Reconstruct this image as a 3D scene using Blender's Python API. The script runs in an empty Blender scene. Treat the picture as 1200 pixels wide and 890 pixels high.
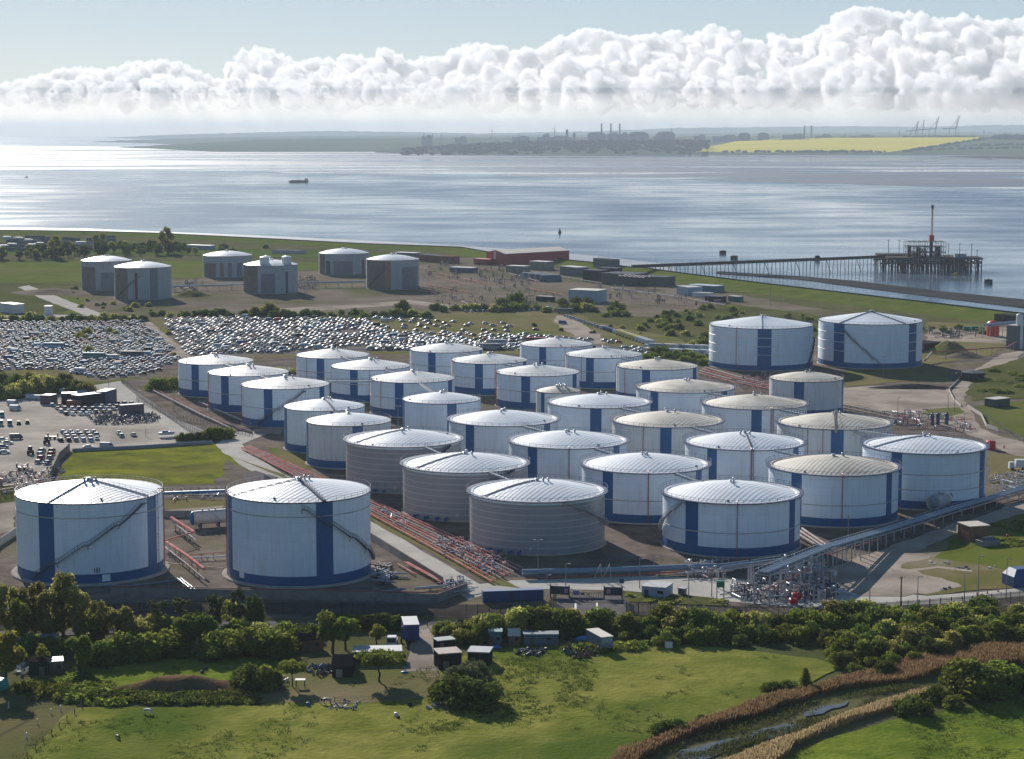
import bpy, math, random
import numpy as np
from mathutils import Vector, Matrix
from mathutils.noise import noise as pnoise, fractal as pfractal
R = math.radians
random.seed(7); RNG = np.random.default_rng(7)
scene = bpy.context.scene
COL = bpy.data.collections.new('site'); scene.collection.children.link(COL)
LINK = COL.objects.link

# ---------------------------------------------------------------- camera
H = 120.0; F = 2417.0; W_, H_ = 1200.0, 890.0; HORZ = 152.0
PITCH = math.atan((H_/2-HORZ)/F)
cam = bpy.data.cameras.new('camera'); cam.sensor_width = 36; cam.lens = 36*F/W_
cam.clip_start = 5; cam.clip_end = 200000
camo = bpy.data.objects.new('camera', cam); LINK(camo)
camo.location = (0, 0, H); camo.rotation_euler = (math.pi/2-PITCH, 0, 0)
scene.camera = camo
CP, SP = math.cos(PITCH), math.sin(PITCH)
def ray(px, py):
    u = (px-W_/2)/F; v = (H_/2-py)/F
    return Vector((u, CP+v*SP, -SP+v*CP))
def at(px, py, z=0.0):
    d = ray(px, py); t = (z-H)/d.z
    return Vector((d.x*t, d.y*t, z))
def atY(px, py, Y):
    d = ray(px, py); t = Y/d.y
    return Vector((d.x*t, Y, H+d.z*t))
def ppm(p):                       # pixels of the photograph per metre at p
    return F/(Vector(p)-Vector((0, 0, H))).length

# ---------------------------------------------------------------- materials
MATS = {}
def nt(m):
    m.use_nodes = True; t = m.node_tree; t.nodes.clear(); return t
def mat(name, col, rough=0.6, col2=None, scale=0.3, metal=0.0, bump=0.0, bscale=None, detail=6, stretch=None,
        col3=None, scale3=0.03, amt3=0.6, spec=0.5, lo=0.35, hi=0.65, coat=0.0, rand=0.0):
    """Principled with up to three colours blended by noise in object space."""
    if name in MATS: return MATS[name]
    m = bpy.data.materials.new(name); t = nt(m); N = t.nodes; L = t.links
    out = N.new('ShaderNodeOutputMaterial'); b = N.new('ShaderNodeBsdfPrincipled'); L.new(b.outputs[0], out.inputs[0])
    b.inputs['Base Color'].default_value = (*col, 1); b.inputs['Roughness'].default_value = rough
    b.inputs['Metallic'].default_value = metal; b.inputs['Specular IOR Level'].default_value = spec if rough < 0.78 else 0.0
    b.inputs['Coat Weight'].default_value = coat
    tc = N.new('ShaderNodeTexCoord'); src = tc.outputs['Object']
    if stretch:
        mp = N.new('ShaderNodeMapping'); mp.inputs['Scale'].default_value = stretch; L.new(src, mp.inputs[0]); src = mp.outputs[0]
    cout = None
    if col2 is not None:
        n = N.new('ShaderNodeTexNoise'); n.inputs['Scale'].default_value = scale; n.inputs['Detail'].default_value = detail
        n.inputs['Roughness'].default_value = 0.62
        L.new(src, n.inputs['Vector'])
        r = N.new('ShaderNodeValToRGB'); r.color_ramp.elements[0].position = lo; r.color_ramp.elements[1].position = hi
        r.color_ramp.elements[0].color = (*col, 1); r.color_ramp.elements[1].color = (*col2, 1)
        L.new(n.outputs['Fac'], r.inputs[0]); cout = r.outputs[0]
    if col3 is not None:
        n = N.new('ShaderNodeTexNoise'); n.inputs['Scale'].default_value = scale3; n.inputs['Detail'].default_value = 4
        L.new(src, n.inputs['Vector'])
        r = N.new('ShaderNodeMapRange'); r.inputs[1].default_value = 0.48; r.inputs[2].default_value = 0.66; r.inputs[4].default_value = amt3
        L.new(n.outputs['Fac'], r.inputs[0])
        mx = N.new('ShaderNodeMix'); mx.data_type = 'RGBA'; L.new(r.outputs[0], mx.inputs[0])
        if cout: L.new(cout, mx.inputs[6])
        else: mx.inputs[6].default_value = (*col, 1)
        mx.inputs[7].default_value = (*col3, 1); cout = mx.outputs[2]
    if rand:
        oi = N.new('ShaderNodeObjectInfo'); hs = N.new('ShaderNodeHueSaturation')
        mr = N.new('ShaderNodeMapRange'); mr.inputs[3].default_value = 1-rand; mr.inputs[4].default_value = 1+rand
        L.new(oi.outputs['Random'], mr.inputs[0]); L.new(mr.outputs[0], hs.inputs['Value'])
        if cout: L.new(cout, hs.inputs['Color'])
        else: hs.inputs['Color'].default_value = (*col, 1)
        cout = hs.outputs[0]
    if cout: L.new(cout, b.inputs['Base Color'])
    if bump:
        n = N.new('ShaderNodeTexNoise'); n.inputs['Scale'].default_value = bscale or scale; n.inputs['Detail'].default_value = 8
        L.new(src, n.inputs['Vector'])
        bp = N.new('ShaderNodeBump'); bp.inputs['Strength'].default_value = 1; bp.inputs['Distance'].default_value = bump
        L.new(n.outputs['Fac'], bp.inputs['Height']); L.new(bp.outputs[0], b.inputs['Normal'])
    MATS[name] = m; return m

# ---------------------------------------------------------------- mesh builder
class MB:
    def __init__(s): s.v = []; s.f = []; s.m = []; s.sm = []
    def add(s, vs, fs, m=0, smooth=False):
        o = len(s.v); s.v.extend([tuple(v) for v in vs]); s.f.extend([tuple(i+o for i in f) for f in fs])
        if isinstance(m, list): s.m.extend(m)
        else: s.m.extend([m]*len(fs))
        s.sm.extend([smooth]*len(fs)); return s
    def box(s, c, size, rz=0, m=0, top=1.0):
        """box with its base centre at c; top<1 tapers"""
        w, d, h = size[0]/2, size[1]/2, size[2]; ca, sa = math.cos(rz), math.sin(rz); vs = []
        for z, k in ((0, 1), (h, top)):
            for x, y in ((-w, -d), (w, -d), (w, d), (-w, d)):
                x2, y2 = x*k, y*k; vs.append((c[0]+x2*ca-y2*sa, c[1]+x2*sa+y2*ca, c[2]+z))
        return s.add(vs, [(0, 3, 2, 1), (4, 5, 6, 7), (0, 1, 5, 4), (1, 2, 6, 5), (2, 3, 7, 6), (3, 0, 4, 7)], m)
    def gable(s, c, size, rh, rz=0, m=0, mr=1, over=0.3):
        """walls + pitched roof, ridge along local x"""
        w, d, h = size[0]/2, size[1]/2, size[2]; ca, sa = math.cos(rz), math.sin(rz)
        T = lambda x, y, z: (c[0]+x*ca-y*sa, c[1]+x*sa+y*ca, c[2]+z)
        vs = [T(-w, -d, 0), T(w, -d, 0), T(w, d, 0), T(-w, d, 0), T(-w, -d, h), T(w, -d, h), T(w, d, h), T(-w, d, h), T(-w, 0, h+rh), T(w, 0, h+rh)]
        s.add(vs, [(0, 1, 5, 4), (2, 3, 7, 6), (1, 2, 6, 9, 5), (3, 0, 4, 8, 7)], m)
        e = over; k = rh/d; z0 = h-e*k; th = 0.12
        for sg in (-1, 1):
            a = [T(-w-e, sg*(d+e), z0+.03), T(w+e, sg*(d+e), z0+.03), T(w+e, 0, h+rh+.03), T(-w-e, 0, h+rh+.03)]
            b = [(p[0], p[1], p[2]+th) for p in a]
            s.add(a+b, [(3, 2, 1, 0), (4, 5, 6, 7), (0, 1, 5, 4), (1, 2, 6, 5), (2, 3, 7, 6), (3, 0, 4, 7)], mr)
        return s
    def bar(s, p, q, w=0.1, h=None, m=0):
        h = h or w; p = Vector(p); q = Vector(q); d = q-p
        if d.length < 1e-6: return s
        d.normalize(); side = d.cross(Vector((0, 0, 1)))
        if side.length < 1e-4: side = Vector((1, 0, 0))
        side.normalize(); up = side.cross(d); a = side*(w/2); b = up*(h/2)
        vs = [p-a-b, p+a-b, p+a+b, p-a+b, q-a-b, q+a-b, q+a+b, q-a+b]
        return s.add(vs, [(0, 1, 2, 3), (7, 6, 5, 4), (0, 4, 5, 1), (1, 5, 6, 2), (2, 6, 7, 3), (3, 7, 4, 0)], m)
    def cyl(s, p, q, r0, r1=None, n=10, m=0, caps=True, smooth=True):
        r1 = r0 if r1 is None else r1; p = Vector(p); q = Vector(q); d = (q-p).normalized()
        a = d.cross(Vector((0, 0, 1)))
        if a.length < 1e-3: a = Vector((1, 0, 0))
        a.normalize(); b = d.cross(a); vs = []
        for c, r in ((p, r0), (q, r1)):
            for i in range(n):
                t = 2*math.pi*i/n; vs.append(c+a*(r*math.cos(t))+b*(r*math.sin(t)))
        s.add(vs, [(i, (i+1) % n, n+(i+1) % n, n+i) for i in range(n)], m, smooth)
        if caps: s.add(vs, [tuple(range(n-1, -1, -1)), tuple(range(n, 2*n))], m)
        return s
    def tube(s, pts, r, n=8, m=0):
        for i in range(len(pts)-1): s.cyl(pts[i], pts[i+1], r, n=n, m=m)
        return s
    def lathe(s, c, prof, n=64, m=0, smooth=True, a0=0, a1=2*math.pi):
        """prof list of (r,z); closed turn"""
        full = abs(a1-a0-2*math.pi) < 1e-6; k = n if full else n+1; vs = []
        for r, z in prof:
            for i in range(k):
                t = a0+(a1-a0)*i/n; vs.append((c[0]+r*math.cos(t), c[1]+r*math.sin(t), c[2]+z))
        fs = []
        for j in range(len(prof)-1):
            for i in range(n):
                i2 = (i+1) % k
                fs.append((j*k+i, j*k+i2, (j+1)*k+i2, (j+1)*k+i))
        return s.add(vs, fs, m, smooth)
    def poly(s, pts, z0, z1, m=0):
        """extruded polygon"""
        n = len(pts); vs = [(p[0], p[1], z0) for p in pts]+[(p[0], p[1], z1) for p in pts]
        return s.add(vs, [tuple(range(n, 2*n))]+[(i, (i+1) % n, n+(i+1) % n, n+i) for i in range(n)], m)
    def ellipsoid(s, c, rx, ry, rz_, n=10, k=6, m=0):
        vs = []; fs = []
        for j in range(k+1):
            ph = -math.pi/2+math.pi*j/k
            for i in range(n):
                t = 2*math.pi*i/n; vs.append((c[0]+rx*math.cos(ph)*math.cos(t), c[1]+ry*math.cos(ph)*math.sin(t), c[2]+rz_*math.sin(ph)))
        for j in range(k):
            for i in range(n): fs.append((j*n+i, j*n+(i+1) % n, (j+1)*n+(i+1) % n, (j+1)*n+i))
        return s.add(vs, fs, m, True)
    def mesh(s, name, mats, off=(0, 0, 0)):
        me = bpy.data.meshes.new(name)
        ox, oy, oz = off
        me.from_pydata([(v[0]-ox, v[1]-oy, v[2]-oz) for v in s.v], [], s.f)
        for m in (mats if isinstance(mats, (list, tuple)) else [mats]): me.materials.append(m)
        me.polygons.foreach_set('material_index', s.m); me.polygons.foreach_set('use_smooth', s.sm); me.update()
        return me
    def build(s, name, mats, parent=None, loc=None):
        """world-space verts; local to the parent (or to loc)"""
        off = wloc(parent) if parent is not None else (loc if loc is not None else (0, 0, 0))
        o = bpy.data.objects.new(name, s.mesh(name, mats, off)); LINK(o)
        if parent is not None: o.parent = parent
        else: o.location = off
        return o
def wloc(o):
    v = Vector((0, 0, 0))
    while o is not None: v = v+Vector(o.location); o = o.parent
    return v
def tag(o, label=None, cat=None, group=None, kind=None):
    if label: o['label'] = label
    if cat: o['category'] = cat
    if group: o['group'] = group
    if kind: o['kind'] = kind
    return o
def thing(name, label, cat, loc=(0, 0, 0), rz=0, group=None):
    o = bpy.data.objects.new(name, None); LINK(o); o.location = loc; o.rotation_euler = (0, 0, rz); o.empty_display_size = 0.5
    return tag(o, label, cat, group)
KIDS = {}
def copy_tree(o, loc=None, rz=None, sc=None, label=None, group=None, parent=None):
    c = o.copy(); LINK(c)
    if parent is not None: c.parent = parent
    if loc is not None: c.location = loc
    if rz is not None: c.rotation_euler = (0, 0, rz)
    if sc is not None: c.scale = sc if isinstance(sc, (tuple, list)) else (sc, sc, sc)
    if label: c['label'] = label
    if group: c['group'] = group
    for ch in list(o.children):
        if ch.name in KIDSKIP: continue
        copy_tree(ch, parent=c)
    return c
KIDSKIP = set()
def npmesh(name, V, Fc, mats, midx=None, smooth=False):
    """V (n,3), Fc (m,k) all faces k-gons"""
    me = bpy.data.meshes.new(name); n, (m, k) = len(V), Fc.shape
    me.vertices.add(n); me.vertices.foreach_set('co', V.astype(np.float32).ravel())
    me.loops.add(m*k); me.loops.foreach_set('vertex_index', Fc.astype(np.int32).ravel())
    me.polygons.add(m); me.polygons.foreach_set('loop_start', np.arange(0, m*k, k, dtype=np.int32))
    me.polygons.foreach_set('loop_total', np.full(m, k, dtype=np.int32))
    for q in (mats if isinstance(mats, (list, tuple)) else [mats]): me.materials.append(q)
    if midx is not None: me.polygons.foreach_set('material_index', midx.astype(np.int32))
    me.polygons.foreach_set('use_smooth', np.full(m, smooth)); me.update(calc_edges=True); return me

# ragged outline for ground patches, given in photograph pixels on the ground plane
def rough_line(pts, amp, step, closed=True):
    out = []; n = len(pts); rng = random.Random(int(abs(pts[0][0])*100) % 9999)
    for i in range(n if closed else n-1):
        a = Vector(pts[i]); b = Vector(pts[(i+1) % n]); L = (b-a).length; k = max(1, int(L/step))
        d = (b-a); nrm = Vector((-d.y, d.x, 0)).normalized() if d.length > 0 else Vector((0, 0, 0))
        for j in range(k):
            p = a+d*(j/k)
            e = pnoise(Vector((p.x*0.05, p.y*0.05, 3.1)))*amp*1.5+pnoise(Vector((p.x*0.23, p.y*0.23, 7.7)))*amp*.8
            if amp: p = p+nrm*e
            out.append(p)
    if not closed: out.append(Vector(pts[-1]))
    return out
def inpoly(x, y, P):
    c = False; j = len(P)-1
    for i in range(len(P)):
        if (P[i][1] > y) != (P[j][1] > y) and x < (P[j][0]-P[i][0])*(y-P[i][1])/(P[j][1]-P[i][1])+P[i][0]: c = not c
        j = i
    return c
def patch(name, pix, m, z, amp=0.0, step=6.0, kind='structure', label=None, cat=None):
    pts = [at(x, y, 0) for x, y in pix]
    pts = rough_line(pts, amp, step) if amp else pts
    import mathutils
    tris = mathutils.geometry.tessellate_polygon([[Vector((p.x, p.y, 0)) for p in pts]])
    mb = MB(); mb.add([(p.x, p.y, z) for p in pts], [tuple(t) for t in tris])
    # faces up
    o = mb.build(name, m); me = o.data
    me.update()
    if len(me.polygons) and me.polygons[0].normal.z < 0: me.flip_normals()
    return tag(o, label, cat, kind=kind)

# ---------------------------------------------------------------- light
SUN_AZ, SUN_EL = -20.0, 22.0          # azimuth from +Y towards -X is negative
w = bpy.data.worlds.new('World'); scene.world = w; w.use_nodes = True
t = w.node_tree; t.nodes.clear(); N = t.nodes; L = t.links
out = N.new('ShaderNodeOutputWorld'); bg = N.new('ShaderNodeBackground'); L.new(bg.outputs[0], out.inputs[0])
sky = N.new('ShaderNodeTexSky'); sky.sky_type = 'NISHITA'; sky.sun_disc = False
sky.sun_elevation = R(SUN_EL); sky.sun_rotation = R(SUN_AZ); sky.altitude = 0; sky.air_density = 0.6; sky.dust_density = 0.05; sky.ozone_density = 2.2
gm = N.new('ShaderNodeGamma'); gm.inputs[1].default_value = 0.5      # the photograph's film curve holds back the bright sky
L.new(sky.outputs[0], gm.inputs[0]); hs_ = N.new('ShaderNodeHueSaturation'); hs_.inputs['Saturation'].default_value = 1.55; L.new(gm.outputs[0], hs_.inputs['Color']); L.new(hs_.outputs[0], bg.inputs[0]); bg.inputs[1].default_value = 0.137
sl = bpy.data.lights.new('sun', 'SUN'); sl.energy = 5.0; sl.angle = R(0.5); sl.color = (1.0, 0.94, 0.86)
so = bpy.data.objects.new('sun', sl); LINK(so)
sd = Vector((math.sin(R(SUN_AZ))*math.cos(R(SUN_EL)), math.cos(R(SUN_AZ))*math.cos(R(SUN_EL)), math.sin(R(SUN_EL))))
so.rotation_euler = (-sd).to_track_quat('-Z', 'Y').to_euler(); so.location = (0, 0, 300)
vs = scene.view_settings; vs.view_transform = 'Standard'; vs.look = 'None'; vs.gamma = 1; vs.exposure = 0.52; vs.use_curve_mapping = False
cy = scene.cycles; cy.use_denoising = True; cy.max_bounces = 16; cy.diffuse_bounces = 3; cy.glossy_bounces = 3
cy.transmission_bounces = 4; cy.volume_bounces = 9; cy.transparent_max_bounces = 16
cy.sample_clamp_indirect = 8
# ================================================================ SETTING: water, land, far shore, haze, clouds
def water_mat():
    m = bpy.data.materials.new('estuary water'); t = nt(m); N = t.nodes; L = t.links
    out = N.new('ShaderNodeOutputMaterial'); b = N.new('ShaderNodeBsdfPrincipled'); L.new(b.outputs[0], out.inputs[0])
    b.inputs['IOR'].default_value = 1.18
    g = N.new('ShaderNodeNewGeometry')
    def noi(sc, scale, det=5):
        mp = N.new('ShaderNodeMapping'); mp.inputs['Scale'].default_value = sc; L.new(g.outputs['Position'], mp.inputs[0])
        n = N.new('ShaderNodeTexNoise'); n.inputs['Scale'].default_value = scale; n.inputs['Detail'].default_value = det
        L.new(mp.outputs[0], n.inputs['Vector']); return n.outputs['Fac']
    slick = noi((1.0, 0.55, 1), 0.0016, 8)
    r = N.new('ShaderNodeMapRange'); r.inputs[1].default_value = 0.40; r.inputs[2].default_value = 0.62
    r.inputs[3].default_value = 0.10; r.inputs[4].default_value = 0.235; L.new(slick, r.inputs[0])
    fine = noi((0.5, 1, 1), 0.011, 6); rf = N.new('ShaderNodeMapRange'); rf.inputs[1].default_value = .35; rf.inputs[2].default_value = .65; rf.inputs[3].default_value = -.05; rf.inputs[4].default_value = .06
    L.new(fine, rf.inputs[0]); ar = N.new('ShaderNodeMath'); ar.operation = 'ADD'; L.new(r.outputs[0], ar.inputs[0]); L.new(rf.outputs[0], ar.inputs[1]); L.new(ar.outputs[0], b.inputs['Roughness'])
    c = N.new('ShaderNodeValToRGB'); c.color_ramp.elements[0].position = .4; c.color_ramp.elements[1].position = .6
    c.color_ramp.elements[0].color = (0.105, 0.145, 0.19, 1); c.color_ramp.elements[1].color = (0.05, 0.085, 0.135, 1)
    L.new(slick, c.inputs[0]); L.new(c.outputs[0], b.inputs['Base Color'])
    n2 = noi((1, 1, 1), 0.12, 6)
    bp = N.new('ShaderNodeBump'); bp.inputs['Strength'].default_value = 1; bp.inputs['Distance'].default_value = 0.16
    L.new(n2, bp.inputs['Height']); L.new(bp.outputs[0], b.inputs['Normal'])
    return m
M_water = water_mat()
mb = MB(); mb.add([(-30000, -300, -3), (30000, -300, -3), (30000, 36000, -3), (-30000, 36000, -3)], [(0, 1, 2, 3)])
tag(mb.build('water', M_water), kind='structure')

def mud_mat():
    m = bpy.data.materials.new('wet mud flats'); t = nt(m); N = t.nodes; L = t.links
    out = N.new('ShaderNodeOutputMaterial'); b = N.new('ShaderNodeBsdfPrincipled'); L.new(b.outputs[0], out.inputs[0])
    g = N.new('ShaderNodeNewGeometry')
    mp = N.new('ShaderNodeMapping'); mp.inputs['Scale'].default_value = (0.22, 1.0, 1); L.new(g.outputs['Position'], mp.inputs[0])
    n = N.new('ShaderNodeTexNoise'); n.inputs['Scale'].default_value = 0.0028; n.inputs['Detail'].default_value = 9; n.inputs['Roughness'].default_value = .6
    L.new(mp.outputs[0], n.inputs['Vector'])
    r = N.new('ShaderNodeMapRange'); r.inputs[1].default_value = .44; r.inputs[2].default_value = .56; r.inputs[3].default_value = .07; r.inputs[4].default_value = .5
    L.new(n.outputs['Fac'], r.inputs[0]); L.new(r.outputs[0], b.inputs['Roughness'])
    c = N.new('ShaderNodeValToRGB'); c.color_ramp.elements[0].position = .42; c.color_ramp.elements[1].position = .58
    c.color_ramp.elements[0].color = (0.06, 0.07, 0.085, 1); c.color_ramp.elements[1].color = (0.11, 0.105, 0.115, 1)
    L.new(n.outputs['Fac'], c.inputs[0]); L.new(c.outputs[0], b.inputs['Base Color'])
    return m
M_mud = mud_mat()
def flat_strip(name, top, bot, m, z, zt=None):
    """sheet between two pixel polylines (same length) on plane z"""
    T = rough_line([at(x, y, z) for x, y in top], 60 if z < -2 and top[0][1] < 250 else 1.2, 150 if top[0][1] < 250 else 8, False)
    B = [at(x, y, z) for x, y in bot]
    B = rough_line(B, 60 if top[0][1] < 250 else 1.2, 150 if top[0][1] < 250 else 8, False)
    pts = T+B[::-1]
    import mathutils
    tr = mathutils.geometry.tessellate_polygon([[Vector((p.x, p.y, 0)) for p in pts]])
    mb = MB(); mb.add([(p.x, p.y, z) for p in pts], [tuple(q) for q in tr]); o = mb.build(name, m)
    if o.data.polygons[0].normal.z < 0: o.data.flip_normals()
    return tag(o, kind='structure')
flat_strip('mudflat_far', [(-60, 171), (160, 172), (480, 177), (800, 179), (1260, 184)],
           [(-60, 196), (160, 199), (480, 203), (800, 211), (1260, 224)], M_mud, -2.9)
flat_strip('mudflat_bank', [(-60, 197.5), (300, 200), (500, 205)], [(-60, 198.6), (300, 201.6), (500, 206)], M_mud, -2.8)
M_mud2 = mat('foreshore mud', (0.075, 0.07, 0.07), 0.8, (0.045, 0.045, 0.05), 0.03, stretch=(0.4, 1, 1))
flat_strip('foreshore', [(-60, 266), (100, 268), (300, 276), (480, 284.5), (560, 289.5), (700, 300), (790, 311)],
           [(-60, 276), (100, 278), (300, 286), (480, 293), (560, 300), (700, 309), (790, 320)], mat('wet shingle shore', (0.42, 0.41, 0.4), 0.35, (0.25, 0.25, 0.26), .05), -2.7)
flat_strip('foreshore', [(840, 318), (940, 324), (1000, 329), (1100, 341), (1260, 357)], [(840, 321), (940, 328), (1000, 336), (1100, 349), (1260, 368)], M_mud2, -2.72)

# ---- near land: one sheet to the sea wall, its edge dipping under the water
M_land = mat('scrub land', (0.085, 0.09, 0.035), 0.9, (0.13, 0.12, 0.06), 0.05, bump=0.25, bscale=.6, col3=(0.05, 0.075, 0.025), scale3=0.012)
shore_px = [(-400, 262), (-60, 271), (100, 273), (180, 275.5), (300, 281.5), (420, 288), (540, 292.5), (570, 298), (620, 303), (700, 311), (740, 317), (800, 325), (900, 338), (1000, 350), (1100, 362), (1160, 369), (1260, 384), (1700, 450)]
shore = [at(x, y, 0) for x, y in shore_px]
mb = MB(); n = len(shore); vs = []
for p in shore: vs += [(p.x, -300, 0), (p.x, p.y, 0), (p.x+1, p.y+14, -4)]
vs = [(-900, -300, 0), (-900, shore[0].y, 0), (-900, shore[0].y+14, -4)]+vs+[(900, -300, 0), (900, shore[-1].y, 0), (900, shore[-1].y+14, -4)]
fs = []
for i in range(n+1):
    a = i*3; b = a+3
    fs += [(a, b, b+1, a+1), (a+1, b+1, b+2, a+2)]
mb.add(vs, fs); tag(mb.build('ground', M_land), kind='structure')

# ---- sea wall bank: grassy mound with a dark parapet, all along the shore
M_grassb = mat('bank grass', (0.085, 0.115, 0.022), 0.85, (0.13, 0.145, 0.035), 0.08, bump=.1)
M_dark = mat('dark concrete', (0.035, 0.035, 0.04), 0.8, (0.06, 0.06, 0.06), .4)
def bank(name, px, w_in, w_out, h, m):
    pts = [at(x, y, 0) for x, y in px]; pts = rough_line(pts, 0, 30, False); mb = MB(); vs = []
    for i, p in enumerate(pts):
        a = pts[max(0, i-1)]; b = pts[min(len(pts)-1, i+1)]; d = (b-a); nn = Vector((-d.y, d.x, 0)).normalized()
        for off, z in ((-w_in-2.5, 0.01), (-w_in*.45, h*.55), (-1.5, h), (1.5, h), (w_out, -1.2)):
            q = p+nn*off; vs.append((q.x, q.y, z))
    fs = []
    for i in range(len(pts)-1):
        for j in range(4):
            a = i*5+j; fs.append((a, a+5, a+6, a+1))
    mb.add(vs, fs, 0, True); o = tag(mb.build(name, m), kind='structure')
    if o.data.polygons[0].normal.z < 0: o.data.flip_normals()
    w = MB()
    for i in range(len(pts)-1): w.bar(pts[i]+Vector((0, 0, h+.35)), pts[i+1]+Vector((0, 0, h+.35)), .5, 1.1)
    return pts, w
p1, w1 = bank('embankment', [(-100, 272), (100, 274.6), (180, 277), (300, 283), (420, 289.5), (540, 294), (570, 299.5), (620, 305), (700, 313), (745, 319)], 22, 8, 3.2, M_grassb)
tag(w1.build('sea_wall', M_dark), 'low dark concrete sea wall along the top of the grass bank beside the estuary', 'sea wall')
p2, w2 = bank('embankment', [(745, 319), (800, 327), (900, 340), (1000, 352), (1100, 364), (1165, 372), (1260, 384)], 26, 8, 4.2, M_grassb)
w2b = w2.build('sea_wall', M_dark); tag(w2b, 'dark sea wall edge on the steep green bank behind the pier approach', 'sea wall')
patch('grass_field', [(-20, 291), (120, 289), (300, 292), (420, 296), (530, 300), (560, 306), (420, 303), (200, 299), (-20, 299)], mat('shore meadow', (0.06, 0.11, 0.02), .9, (0.09, 0.12, 0.03), .02), .02, 2)

# ---- far shore built at its own distance with real height
def slope(name, pts, Y0, Y1, base_px, m, label=None, cat=None, zbase=-3.2, smooth=True, rough=0.0):
    """pts: (px, py) skyline at distance Y1; foot at Y0 on the water line py given by base_px function"""
    mb = MB(); vs = []; xs = []
    for i in range(len(pts)-1):
        (x0, y0), (x1, y1) = pts[i], pts[i+1]; k = max(1, int((x1-x0)/5))
        for j in range(k): xs.append((x0+(x1-x0)*j/k, y0+(y1-y0)*j/k))
    xs.append(pts[-1])
    nr = 7
    for x, y in xs:
        top = atY(x, y+pnoise(Vector((x*.11, Y1*.001, 0)))*rough, Y1); tp_ = max(0, 1-(x-xs[0][0])/110) if xs[0][0] > 90 and xs[0][0] < 500 else 0; Yf = Y0+(Y1-Y0)*.96*tp_; foot = atY(x, 170, Yf)
        for j in range(nr):
            f = j/(nr-1); e = math.sin(f*math.pi/2)
            vs.append((foot.x*(1-f)+top.x*f, Yf*(1-f)+Y1*f, zbase*(1-e)+top.z*e))
        vs.append((top.x*1.02, Y1*1.04, zbase))
    k = nr+1; fs = []
    for i in range(len(xs)-1):
        for j in range(k-1):
            a = i*k+j; fs.append((a, a+k, a+k+1, a+1))
    mb.add(vs, fs, 0, True); o = mb.build(name, m)
    if o.data.polygons[0].normal.z < 0: o.data.flip_normals()
    return tag(o, label, cat, kind='structure')
M_far = mat('far wooded hills', (0.07, 0.09, 0.07), .9, (0.10, 0.115, 0.08), .002, detail=8)
M_far2 = mat('far fields', (0.07, 0.105, 0.055), .9, (0.11, 0.13, 0.08), .0016, detail=5, stretch=(.5, 1.5, 1))
M_rape = mat('rapeseed in bloom', (0.66, 0.52, 0.04), .9, (0.52, 0.46, 0.05), .0012, stretch=(.4, 1.6, 1))
slope('hills', [(118, 162.2), (150, 160.5), (190, 158.5), (260, 156.5), (380, 153.5), (480, 155), (560, 156.5), (700, 154), (800, 150), (900, 149), (1000, 148), (1080, 149), (1150, 147), (1260, 146)], 25000, 30000, None, M_far, rough=1.2)
slope('hills', [(105, 166.3), (150, 164.5), (240, 161.5), (330, 160), (470, 159), (620, 158.5), (800, 157), (1000, 156), (1260, 155)], 17000, 21000, None, M_far, rough=1.0)
slope('headland', [(140, 172.6), (170, 171.4), (210, 169), (260, 167), (300, 164), (360, 162.5), (480, 162), (620, 161), (760, 160.5), (900, 159.5), (1260, 158)], 11500, 14500, None, M_far2, rough=.6)
slope('far_shore', [(440, 176.5), (500, 173), (560, 170), (640, 167.5), (700, 166.5), (780, 166), (800, 167)], 9950, 11200, None, M_far, rough=1.0)
slope('far_field', [(790, 170), (860, 165.5), (920, 162.5), (980, 161.5), (1100, 160.5), (1170, 160), (1260, 159.5)], 9950, 12600, None, M_far2)
# rape field lies on the slope just above it
def on_slope(px, py):
    """point on the far_field slope seen at px,py"""
    top = [(790, 170), (860, 165.5), (920, 162.5), (980, 161.5), (1100, 160.5), (1170, 160), (1260, 159.5)]
    for i in range(len(top)-1):
        if px <= top[i+1][0]: break
    (x0, y0), (x1, y1) = top[i], top[i+1]; ty = y0+(y1-y0)*(px-x0)/(x1-x0)
    best = None
    for s in range(241):
        f = s/240; T = atY(px, ty, 12600); e = math.sin(f*math.pi/2); Y = 9950+(12600-9950)*f
        z = -3.2*(1-e)+T.z*e
        d = (Vector((0, Y, z-H))).normalized(); r = ray(px, py); r = Vector((0, r.y, r.z)).normalized(); dd = abs(d.z-r.z)
        if best is None or dd < best[0]: best = (dd, Y, z)
    return atY(px, py, best[1]) if False else Vector((ray(px, py).x/ray(px, py).y*best[1], best[1], best[2]+1.2))
mb = MB(); top = lambda x: 166.5-(x-830)*0.0195 if x < 900 else 162.6-(x-900)*0.0062
bot = lambda x: 179.0 if x < 1040 else 179.0-(x-1040)*0.135
vs = []; xs = list(range(812, 1162, 10)); k = 7
for x in xs:
    tp = max(top(x), 161.4) if x > 860 else 175.2-(x-812)*0.17; bt = max(bot(x), tp+.3)
    if x < 860: bt = 178.6
    for j in range(k): vs.append(on_slope(x, tp+(bt-tp)*j/(k-1)))
fs = [(i*k+j, i*k+j+1, (i+1)*k+j+1, (i+1)*k+j) for i in range(len(xs)-1) for j in range(k-1)]
mb.add(vs, fs, 0, True); o = mb.build('rapeseed_field', M_rape)
if o.data.polygons[0].normal.z < 0: o.data.flip_normals()
tag(o, kind='structure')
# far mud spit at the right
flat_strip('mud_spit', [(1110, 183.4), (1180, 182.6), (1260, 182.5)], [(1110, 184.0), (1180, 186.2), (1260, 188.5)], mat('saltmarsh', (0.06, 0.06, 0.045), .9), -2.5)

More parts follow.
